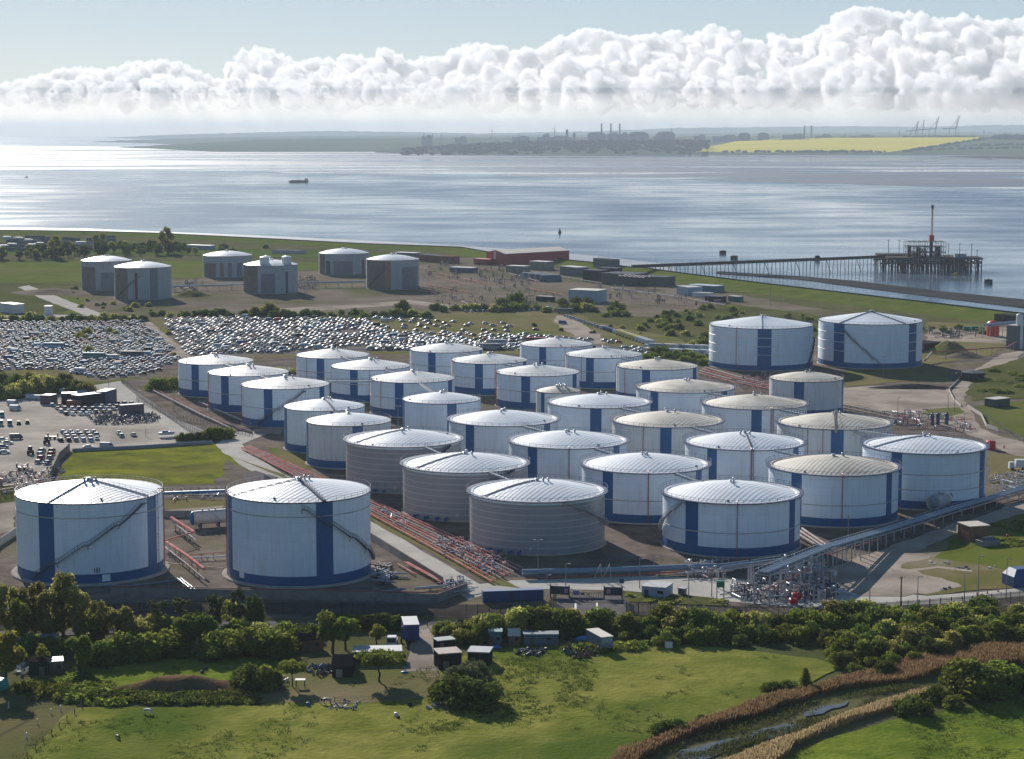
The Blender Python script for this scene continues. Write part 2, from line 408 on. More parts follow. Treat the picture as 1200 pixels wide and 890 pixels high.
# ---- haze
M_haze = bpy.data.materials.new('haze'); t = nt(M_haze)
o_ = t.nodes.new('ShaderNodeOutputMaterial'); v_ = t.nodes.new('ShaderNodeVolumePrincipled')
v_.inputs['Color'].default_value = (0.76, 0.88, 1, 1); v_.inputs['Density'].default_value = 4.0e-5; v_.inputs['Anisotropy'].default_value = 0.05
t.links.new(v_.outputs[0], o_.inputs['Volume'])
mb = MB(); mb.box((0, 17800, -8), (62000, 37000, 224)); hz = tag(mb.build('haze', M_haze), kind='stuff')

# ---- cumulus bank, 45 km off: lumpy closed bodies filled with an even white scattering volume
M_cloud = bpy.data.materials.new('cumulus'); t = nt(M_cloud)
o_ = t.nodes.new('ShaderNodeOutputMaterial'); v_ = t.nodes.new('ShaderNodeVolumePrincipled')
v_.inputs['Color'].default_value = (0.972, 0.98, 0.992, 1); v_.inputs['Density'].default_value = 0.0052; v_.inputs['Anisotropy'].default_value = 0.15
t.links.new(v_.outputs[0], o_.inputs['Volume'])
prof = [(-420, 116), (-260, 104), (-120, 108), (0, 100), (40, 92), (80, 80), (120, 84), (160, 73), (200, 72), (235, 88), (262, 92), (280, 62), (300, 55), (320, 62), (350, 76), (385, 72), (410, 62), (430, 70), (450, 58), (480, 72), (520, 66), (545, 54), (575, 52), (600, 60), (615, 60), (640, 55), (660, 42), (690, 32), (710, 40), (745, 44), (770, 42), (790, 36), (810, 42), (835, 30), (860, 38), (880, 52), (905, 40), (935, 48), (960, 38), (980, 18), (1010, 9), (1050, 14), (1080, 16), (1100, 24), (1130, 20), (1160, 26), (1200, 20), (1260, 18), (1320, 24), (1420, 40), (1520, 34), (1640, 58)]
def ptop(x):
    for i in range(len(prof)-1):
        if prof[i][0] <= x <= prof[i+1][0]:
            (a, b), (c, d) = prof[i], prof[i+1]; return b+(d-b)*(x-a)/(c-a)
    return 60
crng = random.Random(5)
def ico(n=3):
    import bmesh
    bm = bmesh.new(); bmesh.ops.create_icosphere(bm, subdivisions=n, radius=1); V = np.array([v.co[:] for v in bm.verts]); Fc = np.array([[v.index for v in f.verts] for f in bm.faces]); bm.free(); return V, Fc
IV, IF = ico(3)
Vs = []; Fs = []; off = 0
def puff(x, y, Y, r):
    global off
    c = atY(x, y, Y); s = Y/F; rr = r*s
    V = IV*np.array([rr*1.05, rr*1.2, rr])+np.array(c[:])
    Vs.append(V); Fs.append(IF+off); off += len(IV)
for Y, fh, seed, dens in ((52500, 1.0, 1, 1.0), (48800, .80, 2, .95), (45600, .60, 3, .9), (42800, .40, 4, .8)):
    x = -400
    while x < 1620:
        step = crng.uniform(9, 17)*(1.0 if fh > .9 else 1.25); full = 120-ptop(x)
        top = 120-full*fh*(1 if fh > .9 else crng.uniform(.62, 1.18)); base = 119+crng.uniform(-5, 4); hgt = base-top
        if crng.random() < dens:
            R0 = min(crng.uniform(6.5, 12), hgt*.45); yy = top+R0*.9
            puff(x, yy, Y+crng.uniform(-300, 300), R0)
            while yy < base-R0*.6: yy += R0*.75; puff(x+crng.uniform(-3, 3), yy, Y+crng.uniform(-300, 300), R0*crng.uniform(.8, 1.2))
            for _ in range(16):             # small cauliflower heads on the tower
                a_ = crng.uniform(0, 6.283); rr = R0*crng.uniform(.75, 1.0); r = R0*crng.uniform(.2, .45)
                puff(x+rr*math.cos(a_), top+R0*.9-rr*math.sin(a_)*(1 if math.sin(a_) > 0 else 2.2), Y+crng.uniform(-400, 200), r)
        x += step
V = np.concatenate(Vs); Fc = np.concatenate(Fs)
me = npmesh('clouds', V, Fc, M_cloud)
clouds = bpy.data.objects.new('clouds', me); LINK(clouds)
rm = clouds.modifiers.new('r', 'REMESH'); rm.mode = 'VOXEL'; rm.voxel_size = 20; rm.use_smooth_shade = True
tx = bpy.data.textures.new('puffs', 'CLOUDS'); tx.noise_scale = 420; tx.noise_depth = 3
dm = clouds.modifiers.new('d', 'DISPLACE'); dm.texture = tx; dm.strength = 170; dm.mid_level = 0.5; dm.texture_coords = 'GLOBAL'
tx2 = bpy.data.textures.new('wisps', 'CLOUDS'); tx2.noise_scale = 120; tx2.noise_depth = 4; tx2.noise_type = 'HARD_NOISE'
d2 = clouds.modifiers.new('e', 'DISPLACE'); d2.texture = tx2; d2.strength = -110; d2.mid_level = 0.3; d2.texture_coords = 'GLOBAL'
tag(clouds, kind='stuff')

# low white mist under the cloud bank, behind the far hills, plus a tall added veil
M_veil = bpy.data.materials.new('distant mist'); t = nt(M_veil)
o_ = t.nodes.new('ShaderNodeOutputMaterial'); v_ = t.nodes.new('ShaderNodeVolumePrincipled')
v_.inputs['Color'].default_value = (1, 0.99, 0.97, 1); v_.inputs['Density'].default_value = 2.2e-4; v_.inputs['Anisotropy'].default_value = 0.3
t.links.new(v_.outputs[0], o_.inputs['Volume'])
mb = MB()
for i in range(9):
    z0 = -50 if i == 0 else 330+(i-1)*70; z1 = 330+i*70; g = i*750
    mb.box((0, 40300, z0+.5), (56000-g*2, 6200-g, z1-z0-1))
mb.box((0, 39200, 900), (56000, 800, 1900))  # tall thin slab added before the clouds to lift their dark parts
tag(mb.build('mist', M_veil), kind='stuff')
# ================================================================ STORAGE TANKS
def shell_mat(name, col, seam, seamcol, streak=0.35, rough=0.45, streakcol=(0.45, 0.42, 0.38), line=0.02):
    m = bpy.data.materials.new(name); t = nt(m); N = t.nodes; L = t.links
    out = N.new('ShaderNodeOutputMaterial'); b = N.new('ShaderNodeBsdfPrincipled'); L.new(b.outputs[0], out.inputs[0])
    b.inputs['Roughness'].default_value = rough
    tc = N.new('ShaderNodeTexCoord'); sp = N.new('ShaderNodeSeparateXYZ'); L.new(tc.outputs['Object'], sp.inputs[0])
    def M(op, a, b_=None, v=None):
        n = N.new('ShaderNodeMath'); n.operation = op; L.new(a, n.inputs[0])
        if b_ is not None: L.new(b_, n.inputs[1])
        if v is not None: n.inputs[1].default_value = v
        return n.outputs[0]
    fz = M('FRACT', M('DIVIDE', sp.outputs['Z'], v=seam)); ln = M('LESS_THAN', fz, v=line)
    mp = N.new('ShaderNodeMapping'); mp.inputs['Scale'].default_value = (0.5, 0.5, 0.05); L.new(tc.outputs['Object'], mp.inputs[0])
    n = N.new('ShaderNodeTexNoise'); n.inputs['Scale'].default_value = 2.2; n.inputs['Detail'].default_value = 7; L.new(mp.outputs[0], n.inputs['Vector'])
    oi = N.new('ShaderNodeObjectInfo')
    mr = N.new('ShaderNodeMapRange'); mr.inputs[1].default_value = .5; mr.inputs[2].default_value = .78; mr.inputs[4].default_value = streak; L.new(n.outputs['Fac'], mr.inputs[0])
    # plates: slight tone differences around the shell
    at2 = N.new('ShaderNodeMath'); at2.operation = 'ARCTAN2'; L.new(sp.outputs['Y'], at2.inputs[0]); L.new(sp.outputs['X'], at2.inputs[1])
    cmb = N.new('ShaderNodeCombineXYZ'); L.new(M('FLOOR', M('MULTIPLY', at2.outputs[0], v=5.5)), cmb.inputs[0]); L.new(M('FLOOR', M('DIVIDE', sp.outputs['Z'], v=seam)), cmb.inputs[1])
    wn = N.new('ShaderNodeTexWhiteNoise'); L.new(cmb.outputs[0], wn.inputs['Vector'])
    pl = N.new('ShaderNodeMapRange'); pl.inputs[3].default_value = .955; pl.inputs[4].default_value = 1.0; L.new(wn.outputs['Value'], pl.inputs[0])
    mx = N.new('ShaderNodeMix'); mx.data_type = 'RGBA'; L.new(mr.outputs[0], mx.inputs[0]); mx.inputs[6].default_value = (*col, 1); mx.inputs[7].default_value = (*streakcol, 1)
    m2 = N.new('ShaderNodeMix'); m2.data_type = 'RGBA'; L.new(M('MULTIPLY', ln, v=.5), m2.inputs[0]); L.new(mx.outputs[2], m2.inputs[6]); m2.inputs[7].default_value = (*seamcol, 1)
    hs = N.new('ShaderNodeHueSaturation'); L.new(m2.outputs[2], hs.inputs['Color']); L.new(pl.outputs[0], hs.inputs['Value'])
    L.new(hs.outputs[0], b.inputs['Base Color'])
    bp = N.new('ShaderNodeBump'); bp.inputs['Distance'].default_value = .02
    n2 = N.new('ShaderNodeTexNoise'); n2.inputs['Scale'].default_value = .35; n2.inputs['Detail'].default_value = 3; L.new(tc.outputs['Object'], n2.inputs['Vector'])
    bp.inputs['Distance'].default_value = .12; L.new(n2.outputs['Fac'], bp.inputs['Height']); L.new(bp.outputs[0], b.inputs['Normal'])
    return m
M_shell = shell_mat('white painted plate', (0.76, 0.84, 0.92), 2.45, (0.42, 0.44, 0.48), .5, streakcol=(0.56, 0.58, 0.6))
M_shell_old = shell_mat('weathered white plate', (0.68, 0.70, 0.72), 2.45, (0.45, 0.42, 0.4), .8)
M_blue = shell_mat('navy blue paint', (0.0, 0.095, 0.28), 2.45, (0.0, 0.07, 0.20), .5, .45, streakcol=(0.002, 0.08, 0.21))
M_grey = shell_mat('grey ribbed cladding', (0.31, 0.305, 0.325), 1.9, (0.58, 0.57, 0.58), .7, .38, streakcol=(0.27, 0.27, 0.30), line=.16)  # pale rib lines put the horizontal glints into the colour
M_conc = shell_mat('stained concrete shell', (0.38, 0.41, 0.44), 3.2, (0.28, 0.28, 0.28), .85, .8, streakcol=(0.27, 0.22, 0.19))
def roof_mat(name, col, dirt, amt, rough=.42, fold=.045, ang=.5, wscale=.22):
    m = bpy.data.materials.new(name); t = nt(m); N = t.nodes; L = t.links
    out = N.new('ShaderNodeOutputMaterial'); b = N.new('ShaderNodeBsdfPrincipled'); L.new(b.outputs[0], out.inputs[0])
    b.inputs['Roughness'].default_value = rough
    tc = N.new('ShaderNodeTexCoord'); oi = N.new('ShaderNodeObjectInfo')
    ad = N.new('ShaderNodeVectorMath'); ad.operation = 'ADD'; L.new(tc.outputs['Object'], ad.inputs[0])
    cm = N.new('ShaderNodeMath'); cm.operation = 'MULTIPLY'; cm.inputs[1].default_value = 400; L.new(oi.outputs['Random'], cm.inputs[0])
    cb = N.new('ShaderNodeCombineXYZ'); L.new(cm.outputs[0], cb.inputs[2]); L.new(cb.outputs[0], ad.inputs[1])
    n = N.new('ShaderNodeTexNoise'); n.inputs['Scale'].default_value = .12; n.inputs['Detail'].default_value = 8; n.inputs['Roughness'].default_value = .6; L.new(ad.outputs[0], n.inputs['Vector'])
    mr = N.new('ShaderNodeMapRange'); mr.inputs[1].default_value = .40; mr.inputs[2].default_value = .66; mr.inputs[4].default_value = amt; L.new(n.outputs['Fac'], mr.inputs[0])
    mx = N.new('ShaderNodeMix'); mx.data_type = 'RGBA'; L.new(mr.outputs[0], mx.inputs[0]); mx.inputs[6].default_value = (*col, 1); mx.inputs[7].default_value = (*dirt, 1)
    L.new(mx.outputs[2], b.inputs['Base Color'])
    mp = N.new('ShaderNodeMapping'); mp.inputs['Rotation'].default_value = (0, 0, ang); mp.inputs['Scale'].default_value = (1, 1, 0); L.new(tc.outputs['Object'], mp.inputs[0])
    wv = N.new('ShaderNodeTexWave'); wv.inputs['Scale'].default_value = wscale; wv.inputs['Distortion'].default_value = 2.2; wv.inputs['Detail'].default_value = 2; wv.inputs['Detail Scale'].default_value = .35; wv.wave_profile = 'SIN'
    L.new(mp.outputs[0], wv.inputs['Vector'])
    bp = N.new('ShaderNodeBump'); bp.inputs['Distance'].default_value = fold; L.new(wv.outputs['Fac'], bp.inputs['Height']); L.new(bp.outputs[0], b.inputs['Normal'])
    return m
M_roof = roof_mat('white roof plates', (0.86, 0.87, 0.88), (0.64, 0.64, 0.63), .45, rough=.36)
M_roofm = roof_mat('mottled roof plates', (0.74, 0.74, 0.72), (0.42, 0.39, 0.34), .7)
M_rooft = roof_mat('lichen stained roof plates', (0.56, 0.52, 0.44), (0.36, 0.32, 0.25), .9, rough=.6)
M_rail = mat('dark blue steel', (0.02, 0.045, 0.12), .5)
M_railg = mat('weathered grey steel', (0.16, 0.17, 0.19), .8)
M_railb = mat('brown steel', (0.11, 0.09, 0.09), .6)
M_red = mat('red oxide pipe paint', (0.45, 0.10, 0.075), .45, (0.33, 0.10, 0.08), .8)
M_pad = mat('pale concrete', (0.42, 0.38, 0.33), .85, (0.33, 0.30, 0.27), .5)
M_rust = mat('rusty stain', (0.30, 0.20, 0.15), .8)
M_galv = mat('galvanised steel', (0.42, 0.45, 0.50), .38, (0.34, 0.36, 0.40), 1.5, metal=.35)
M_mast = mat('white mast paint', (0.6, 0.6, 0.6), .5)
TANK = {}
def ringpt(T, th, r, z):
    a = T['phi']+R(th); return Vector((T['c'][0]+r*math.cos(a), T['c'][1]+r*math.sin(a), z))
def tank(key, cx, hw, yt, label, yb=None, h=16.0, style='w', stripes=(), band=None, roof='r', rp=1.6, roofh=.16,
         walks=(), stair=None, risers=(), group='storage tanks', gallery=False, name='storage_tank', seams=(), zb=0.0, vents=2, panels=()):
    if yb is not None:
        P = at(cx, yb, zb); D = math.hypot(P.x, P.y); dd = ray(cx, yt); h = H+dd.z*(D/math.hypot(dd.x, dd.y))-zb
    Pt = at(cx, yt, zb+h); D = math.hypot(Pt.x, Pt.y); s = hw/F*math.sqrt(D*D+(H-h-zb)**2)
    Rr = s*D/(D-s)                                       # silhouette -> radius
    Rr = s*(1+s/D*.5); k = (D+Rr)/D; c = Vector((Pt.x*k, Pt.y*k, zb)); phi = math.atan2(-c.y, -c.x)
    T = dict(c=c, R=Rr, h=h, phi=phi, cx=cx, hw=hw, key=key); TANK[key] = T
    root = thing(name, label, 'storage tank', c, 0, group); T['root'] = root
    th_of = lambda x: math.degrees(math.asin(max(-1, min(1, (x-cx)/hw))))
    # ---- shell, colour faces by angle
    if band is None: band = 2.9 if style == 'w' else 0.0
    br = [i*3.75-180 for i in range(96)]; st = []
    for a, b in stripes:
        st.append((th_of(a), th_of(b))); br += [th_of(a), th_of(b)]
    pst = [(th_of(a), th_of(b), z0, z1, mi) for a, b, z0, z1, mi in panels]
    for p in pst: br += [p[0], p[1]]
    br = sorted(set(round(b, 3) for b in br)); nb = len(br)
    zl = sorted(set([0, band, h*.5, h]+[p[2]*h for p in pst]+[p[3]*h for p in pst]+([h-1.0] if gallery else [])))
    zl = [z for i, z in enumerate(zl) if i == 0 or z-zl[i-1] > 1e-3]
    vs = []; fs = []; ms = []
    for z in zl:
        for b in br: p = ringpt(T, b, Rr, zb+z); vs.append(p)
    for j in range(len(zl)-1):
        for i in range(nb):
            i2 = (i+1) % nb; fs.append((j*nb+i, j*nb+i2, (j+1)*nb+i2, (j+1)*nb+i))
            mid = (br[i]+(br[i2] if i2 else br[0]+360))/2; mid = (mid+180) % 360-180; zm = (zl[j]+zl[j+1])/2
            mi = 0
            if band and zm < band: mi = 1
            if any(a <= mid <= b for a, b in st): mi = 1
            if gallery and style == 'g' and zm > h-1.0: mi = 2
            for p in pst:
                if p[0] <= mid <= p[1] and p[2]*h <= zm <= p[3]*h: mi = p[4]
            ms.append(mi)
    mats = {'w': [M_shell, M_blue, M_shell], 'o': [M_shell_old, M_blue, M_shell], 'g': [M_grey, M_blue, M_shell],
            'c': [M_conc, mat('dark grey panel', (0.17, 0.18, 0.21), .7, (0.22, 0.22, 0.24), .3), mat('ochre panel', (0.33, 0.20, 0.13), .8), mat('dark green panel', (0.04, 0.11, 0.11), .7), mat('brown panel', (0.25, 0.22, 0.20), .8, (0.19, 0.16, 0.15), .2), mat('dull red panel', (0.25, 0.05, 0.05), .8)]}[style]
    mb = MB(); mb.add(vs, fs, ms, True); mb.build('shell', mats, root)
    if style == 'c' and False: pass
    # plinth
    mb = MB(); pw = 1.7 if key in 'AB' else .6
    mb.lathe(c, [(Rr+pw, -.05), (Rr+pw, .28), (Rr+pw-.4, .42), (Rr+.01, .44)], 72); mb.build('plinth', M_pad, root)
    # roof
    ri = Rr-(1.1 if gallery else .12); rh = Rr*roofh; zr = h-(.35 if gallery else 0.02)
    prof = [(ri*(1-i/14), zr+rh*(1-(1-i/14)**rp)) for i in range(14)]+[(.25, zr+rh)]
    mb = MB(); mb.lathe(c, prof, 72)
    if gallery: mb.lathe(c, [(Rr, h), (ri+.02, h-.02), (ri, zr)], 72, smooth=False)
    rmt = {'r': M_roof, 'm': M_roofm, 't': M_rooft}[roof]; mb.build('roof', rmt, root)
    # rim kerb / gallery
    mb = MB(); gr = 0.95 if gallery else .18
    mb.lathe(c, [(Rr+.01, h-.32), (Rr+gr, h-.22), (Rr+gr, h+.03), (Rr-.25, h+.05)], 72, smooth=False)
    mb.build('rim_gallery' if gallery else 'rim_ring', M_rail if (gallery or style == 'w') else M_railb, root)
    # railing
    mb = MB(); rr = Rr+gr-.08; npost = int(2*math.pi*rr/(2.6 if Rr > 15 else 2.4)); mats_ = M_rail if style in 'wg' else M_railb
    pts = [(c.x+rr*math.cos(2*math.pi*i/npost), c.y+rr*math.sin(2*math.pi*i/npost)) for i in range(npost)]
    for i, (x, y) in enumerate(pts):
        x2, y2 = pts[(i+1) % npost]
        mb.bar((x, y, zb+h), (x, y, zb+h+1.15), .07)
        mb.bar((x, y, zb+h+1.15), (x2, y2, zb+h+1.15), .07); mb.bar((x, y, zb+h+.6), (x2, y2, zb+h+.6), .045)
    mb.build('railing', mats_, root)
    # roof walkways: ridge beams from the middle to the rim, with handrail
    rz = lambda r: zb+zr+rh*(1-(min(r, ri)/ri)**rp)
    for wx, ww, wc in walks:
        th = th_of(wx) if abs(wx) < 2000 else wx-5000
        mb = MB(); q = None
        for i in range(11):
            r = .8+(Rr-1.1)*i/10; p = ringpt(T, th, r, rz(r)+.22)
            if q is not None:
                mb.bar(q, p, ww, .25)
                mb.bar(q+Vector((0, 0, 1)), p+Vector((0, 0, 1)), .06); mb.bar(p, p+Vector((0, 0, 1)), .06)
            q = p
        mb.build('roof_walkway', {'d': M_rail, 'g': M_railg, 'l': M_galv}[wc], root)
    # apex fittings
    mb = MB(); rng = random.Random(key)
    mb.cyl((c.x, c.y, zb+zr+rh-.1), (c.x, c.y, zb+zr+rh+.5), .55, n=10); mb.cyl((c.x, c.y, zb+zr+rh+.5), (c.x, c.y, zb+zr+rh+.7), .9, .5, n=10)
    mb.build('roof_vent', M_galv, root)
    for i in range(vents):
        th = rng.uniform(-40, 200); r = rng.uniform(1.6, 3.4); p = ringpt(T, th, r, rz(r)-.1); mb = MB()
        mb.cyl(p, p+Vector((0, 0, .9)), .3, n=8); mb.ellipsoid(p+Vector((0, 0, .95)), .5, .5, .3, 8, 4); mb.build('roof_vent', M_galv, root)
    for i in range(2 if hw > 40 else 0):
        mb = MB(); th = rng.uniform(-70, 70)+90*(i % 2)*2; r = Rr*rng.uniform(.84, .93); p = ringpt(T, th, r, rz(r)-.05)
        mb.cyl(p, p+Vector((0, 0, .45)), .38, n=8); mb.build('roof_hatch', M_rail, root)
    # spiral stair
    if stair:
        t0, z0, t1, z1, colr = stair; mb = MB(); q = None; n = 40; up = Vector((0, 0, 1.05)); fl = 4
        for i in range(n+1):
            f = i/n; g = f*fl; k = int(g); fr = g-k
            zz = z0+(z1-z0)*(min(fl, k+min(1, fr/.86))/fl); th = t0+(t1-t0)*f
            a = ringpt(T, th, Rr+.25, zb+zz); b = ringpt(T, th, Rr+1.15, zb+zz)
            if q is not None:
                qa, qb = q; m_ = (qa+qb)/2; mm = (a+b)/2
                mb.bar(m_, mm, .9, .16); mb.bar(qb+up, b+up, .07); mb.bar(qb+up*.5, b+up*.5, .05); mb.bar(qa+up, a+up, .05)
                mb.bar(b, b+up, .06)
                if i % 10 == 0: mb.bar(mm, ringpt(T, th, Rr, zb+zz-1.2), .12)
            q = (a, b)
        mb.build('stair', {'d': M_railg, 'b': M_rail, 'l': M_galv}[colr], root)
    for rx in risers:
        th = th_of(rx[0]); r = Rr+.35; mb = MB(); rad = rx[2] if len(rx) > 2 else .12
        p0 = ringpt(T, th, r, zb+.3); p1 = ringpt(T, th, r, zb+h+.4); mb.cyl(p0, p1, rad, n=8)
        mb.cyl(p1, ringpt(T, th, Rr-1.2, zb+h+.55), rad, n=8)
        for j in range(5): z = zb+h*(j+.5)/5; mb.bar(ringpt(T, th, Rr, z), ringpt(T, th, r, z), .12)
        mb.build('riser_pipe', {'r': M_red, 'b': M_rust, 'w': M_mast}[rx[1]], root)
    for z, col in seams:
        mb = MB(); mb.lathe(c, [(Rr+.02, z*h-.14), (Rr+.10, z*h-.08), (Rr+.10, z*h+.08), (Rr+.02, z*h+.14)], 96, smooth=False)
        mb.build('stiffener', col, root)
    return T
M_seam = mat('stained stiffener', (0.32, 0.33, 0.36), .7, (0.5, 0.5, 0.5), .2)
M_seamw = mat('pale stiffener', (0.75, 0.75, 0.76), .5)
# --- front left pair
tank('A', 105, 84, 590.5, 'large white tank with a dark diagonal stair, tall trees hiding its foot', yb=686, stripes=[(48, 65), (169.5, 180)], roof='r', rp=1.15, walks=[(58, .5, 'd'), (172, .4, 'd')], stair=(-50, 1, 46, 20.5, 'd'), seams=[(.82, M_seam)], risers=[(188.2, 'r', .16), (181, 'b', .08)], vents=3, panels=[(117, 126, .035, .12, 0)])
tank('B', 350.5, 84.3, 589.5, 'large white tank whose stair crosses a blue stripe, beside the straight concrete road', yb=689, stripes=[(266, 272.5), (369.5, 389)], rp=1.15, walks=[(380, 1.1, 'd'), (272, .35, 'd')], stair=(84, 3.5, 2, 21.0, 'd'), seams=[(.83, M_seam)], risers=[(266.8, 'r', .14), (268.4, 'w', .1)], vents=3, panels=[(280.5, 286, .06, .13, 0)], gallery=False)
# --- grey clad three
tank('G1', 473, 68.5, 524, 'grey clad tank farthest back of the three grey ones', yb=579, style='g', gallery=True, roof='r', walks=[(412, .5, 'd')], stair=(28, 11, 50, 15, 'b'))
tank('G2', 545, 74, 554, 'grey clad tank between two other grey ones, pipe rack running past its foot', yb=612, style='g', gallery=True, roof='r', walks=[(483, .5, 'd')], stair=(22, 12, 50, 15.4, 'b'))
tank('G3', 629.5, 80.4, 588.5, 'grey clad tank nearest the gate with a pale stair curling down its side', yb=651.5, style='g', gallery=True, roof='r', walks=[(562, .5, 'd')], stair=(88, 5, 22, 15, 'l'))
# --- white field, right half
tank('W1', 857, 81, 590.5, 'white tank closest to the valve manifold, zigzag stair at its edge', yb=654.5, gallery=True, stripes=[(804.5, 819.3), (924, 930.8)], stair=(-88, 4, -40, 15, 'l'), risers=[(864, 'r', .13)], seams=[(.45, M_seam)])
tank('W2', 976.5, 75.5, 557.5, 'white tank with a lichen stained roof standing behind the long elevated pipe', yb=619, gallery=True, roof='t', stripes=[(929, 941), (1037, 1043.5)], risers=[(987, 'r', .13)], seams=[(.42, M_seam)])
tank('W3', 1083, 71, 532, 'white tank with a deep white rim and radial seamed roof above a horizontal vessel', yb=598.5, gallery=True, roof='r', rp=1.5, stripes=[(1046.6, 1058.7), (1145.6, 1151.5)], walks=[(1020, .7, 'l')], seams=[(.62, M_seam), (.35, M_seam)])
tank('W4', 756, 75, 555, 'clean roofed white tank just right of the nearest grey tank', yb=615, gallery=True, stripes=[(706.8, 719), (815, 822)], risers=[(760, 'r', .13)], seams=[(.45, M_seam)])
tank('W5', 872.5, 70, 527.8, 'white tank with a red pipe crossing its clean roof and running down the wall', h=15.8, gallery=True, stripes=[(829.6, 841), (928.5, 935)], risers=[(880.5, 'r', .2), (882.8, 'r', .12)], walks=[(882, .3, 'g')])
tank('W6', 666, 70, 526, 'white tank with a clean ribbed roof directly behind the nearest grey tank', h=15.8, gallery=True, stripes=[(618.8, 630), (718.6, 726)], risers=[(667, 'r', .15)])
tank('W7', 590, 64.7, 499.5, 'white tank with a clean roof behind the middle grey tank', h=15.0, gallery=True, stripes=[(546, 556), (637.5, 644.6)])
tank('W8', 702, 60.5, 478.5, 'white tank with clean striped roof, the small lattice-topped tank tucked beside it', h=15.0, stripes=[(691.8, 705)], roof='r', gallery=True)
tank('W9', 782, 65, 501, 'rust streaked white tank with pale brown roof in mid block', h=15.5, style='o', band=2.9, gallery=True, roof='t', stripes=[(773.8, 787)], risers=[(754.6, 'r', .13)])
tank('W10', 977, 66, 503.5, 'rust streaked white tank with a tall mast over its blue stripe', h=15.5, style='o', band=2.9, gallery=True, roof='t', stripes=[(974, 988.6)], risers=[(965, 'r', .1), (948, 'b', .1)], stair=(52, 9, 20, 14.5, 'l'), walks=[(979, .5, 'g')])
tank('W11', 884, 61.5, 480, 'white tank with a brown roof and a pair of red wall pipes', h=15.0, gallery=True, roof='t', stripes=[(880.7, 892.6)], risers=[(903.4, 'r', .16), (905.6, 'r', .12)])
tank('W12', 803, 57.8, 460.5, 'white tank with a wide brown roof below the row of caravans and vans', h=14.5, gallery=True, roof='t', stripes=[(762.7, 772), (845, 851.6)])
tank('W13', 945, 43, 448, 'small streaked white tank in front of the two tallest white tanks', h=14.5, style='o', band=2.6, roof='t', stripes=[(931, 942.6), (985.8, 988)])
tank('T1', 654, 26, 461, 'smallest white tank, its domed top cluttered with pipework', h=13, style='o', band=2.4, roof='t', stripes=[(634, 638.2)], vents=9, roofh=.2)
tank('W15', 892, 60.8, 385.7, 'tall white tank with one central blue stripe and a stair down its edge', yb=435.5, stripes=[(888, 904)], roof='r', rp=1.1, walks=[(893, .5, 'l')], stair=(62, 2, 86, 15, 'b'), seams=[(.78, M_seamw), (.58, M_seamw), (.38, M_seamw)], risers=[(864, 'r', .12), (952, 'b', .1)])
tank('W16', 1020, 60, 380.7, 'tall white tank with two blue stripes and a straight diagonal stair between them', yb=433, stripes=[(978.8, 991), (1063.8, 1072.4)], roof='r', rp=1.1, walks=[(985, .5, 'd'), (1060, .5, 'd')], stair=(14, 1, -30, 19, 'd'), seams=[(.78, M_seamw), (.58, M_seamw), (.38, M_seamw)])
# --- cone roofed block at the back
gR = 'cone roofed tanks in the rear block'
kw = dict(rp=1.15, roofh=.17, group=gR, roof='m', band=3.4)
tank('R1', 253, 43.5, 427.5, 'cone roofed white tank at the outer rear corner by the sandy track', yb=466.5, stripes=[(225, 233.3)], seams=[(.5, M_seam)], **kw)
tank('R2', 291, 47, 441.2, 'cone roofed white tank, second along the road side', yb=484.5, stripes=[(259.6, 268.3)], risers=[(245.5, 'r', .16)], seams=[(.5, M_seam)], **kw)
tank('R3', 334.5, 51.5, 456.3, 'cone roofed white tank with a diagonal stair, nearest the road junction', yb=502.5, stripes=[(309.5, 319.4), (373.9, 379.5)], risers=[(284.5, 'r', .16)], seams=[(.5, M_seam)], stair=(-40, 1, 26, 15, 'd'), **kw)
tank('R4', 390, 43, 420.4, 'cone roofed white tank against the parked cars, behind two others in line', h=14.6, stripes=[(371.3, 380)], risers=[(348, 'r', .12), (360, 'r', .1)], seams=[(.55, M_seam)], **kw)
tank('R5', 434.3, 46.8, 434, 'cone roofed white tank midway in its row, red pipes on its edge', h=14.6, stripes=[(410.3, 419.3)], risers=[(389, 'r', .12), (433, 'r', .1)], seams=[(.55, M_seam)], **kw)
tank('R6', 483.5, 49.8, 449, 'cone roofed white tank ending its row behind the plain domed tank', h=14.8, stripes=[(462.8, 473), (525, 530)], risers=[(436, 'r', .12), (447, 'r', .1)], seams=[(.55, M_seam)], **kw)
tank('R7', 523, 43, 413.6, 'cone roofed white tank backing onto the scattered cars on grass', h=14.4, stripes=[(501.8, 510.6), (562, 565)], risers=[(549, 'r', .12)], seams=[(.55, M_seam)], **kw)
tank('R8', 573.5, 45, 426.8, 'cone roofed white tank with a wide blue base, red pipe near its left edge', h=14.6, stripes=[(556.6, 566), (613, 617)], risers=[(531, 'r', .12), (580, 'r', .1)], seams=[(.55, M_seam)], **kw)
tank('R9', 630, 49.5, 441.4, 'cone roofed white tank directly behind the small cluttered tank', h=14.8, stripes=[(611, 621.3), (671, 675.8)], risers=[(582, 'r', .14), (582.5, 'r', .1)], seams=[(.55, M_seam)], **kw)
tank('R10', 652, 43, 407.3, 'cone roofed white tank with a shining ribbed walkway, farthest back in the rear block', h=14.4, stripes=[(632, 640.2)], risers=[(662, 'r', .1)], walks=[(5000+120, 1.6, 'l')], seams=[(.55, M_seam)], **kw)
tank('R11', 707.5, 45.6, 420, 'cone roofed white tank with a bright roof beam and broad blue base', h=14.6, stripes=[(687, 696)], risers=[(664, 'r', .14), (682, 'r', .1)], walks=[(5000+120, 1.6, 'l')], seams=[(.55, M_seam)], **kw)
kw['roof'] = 't'
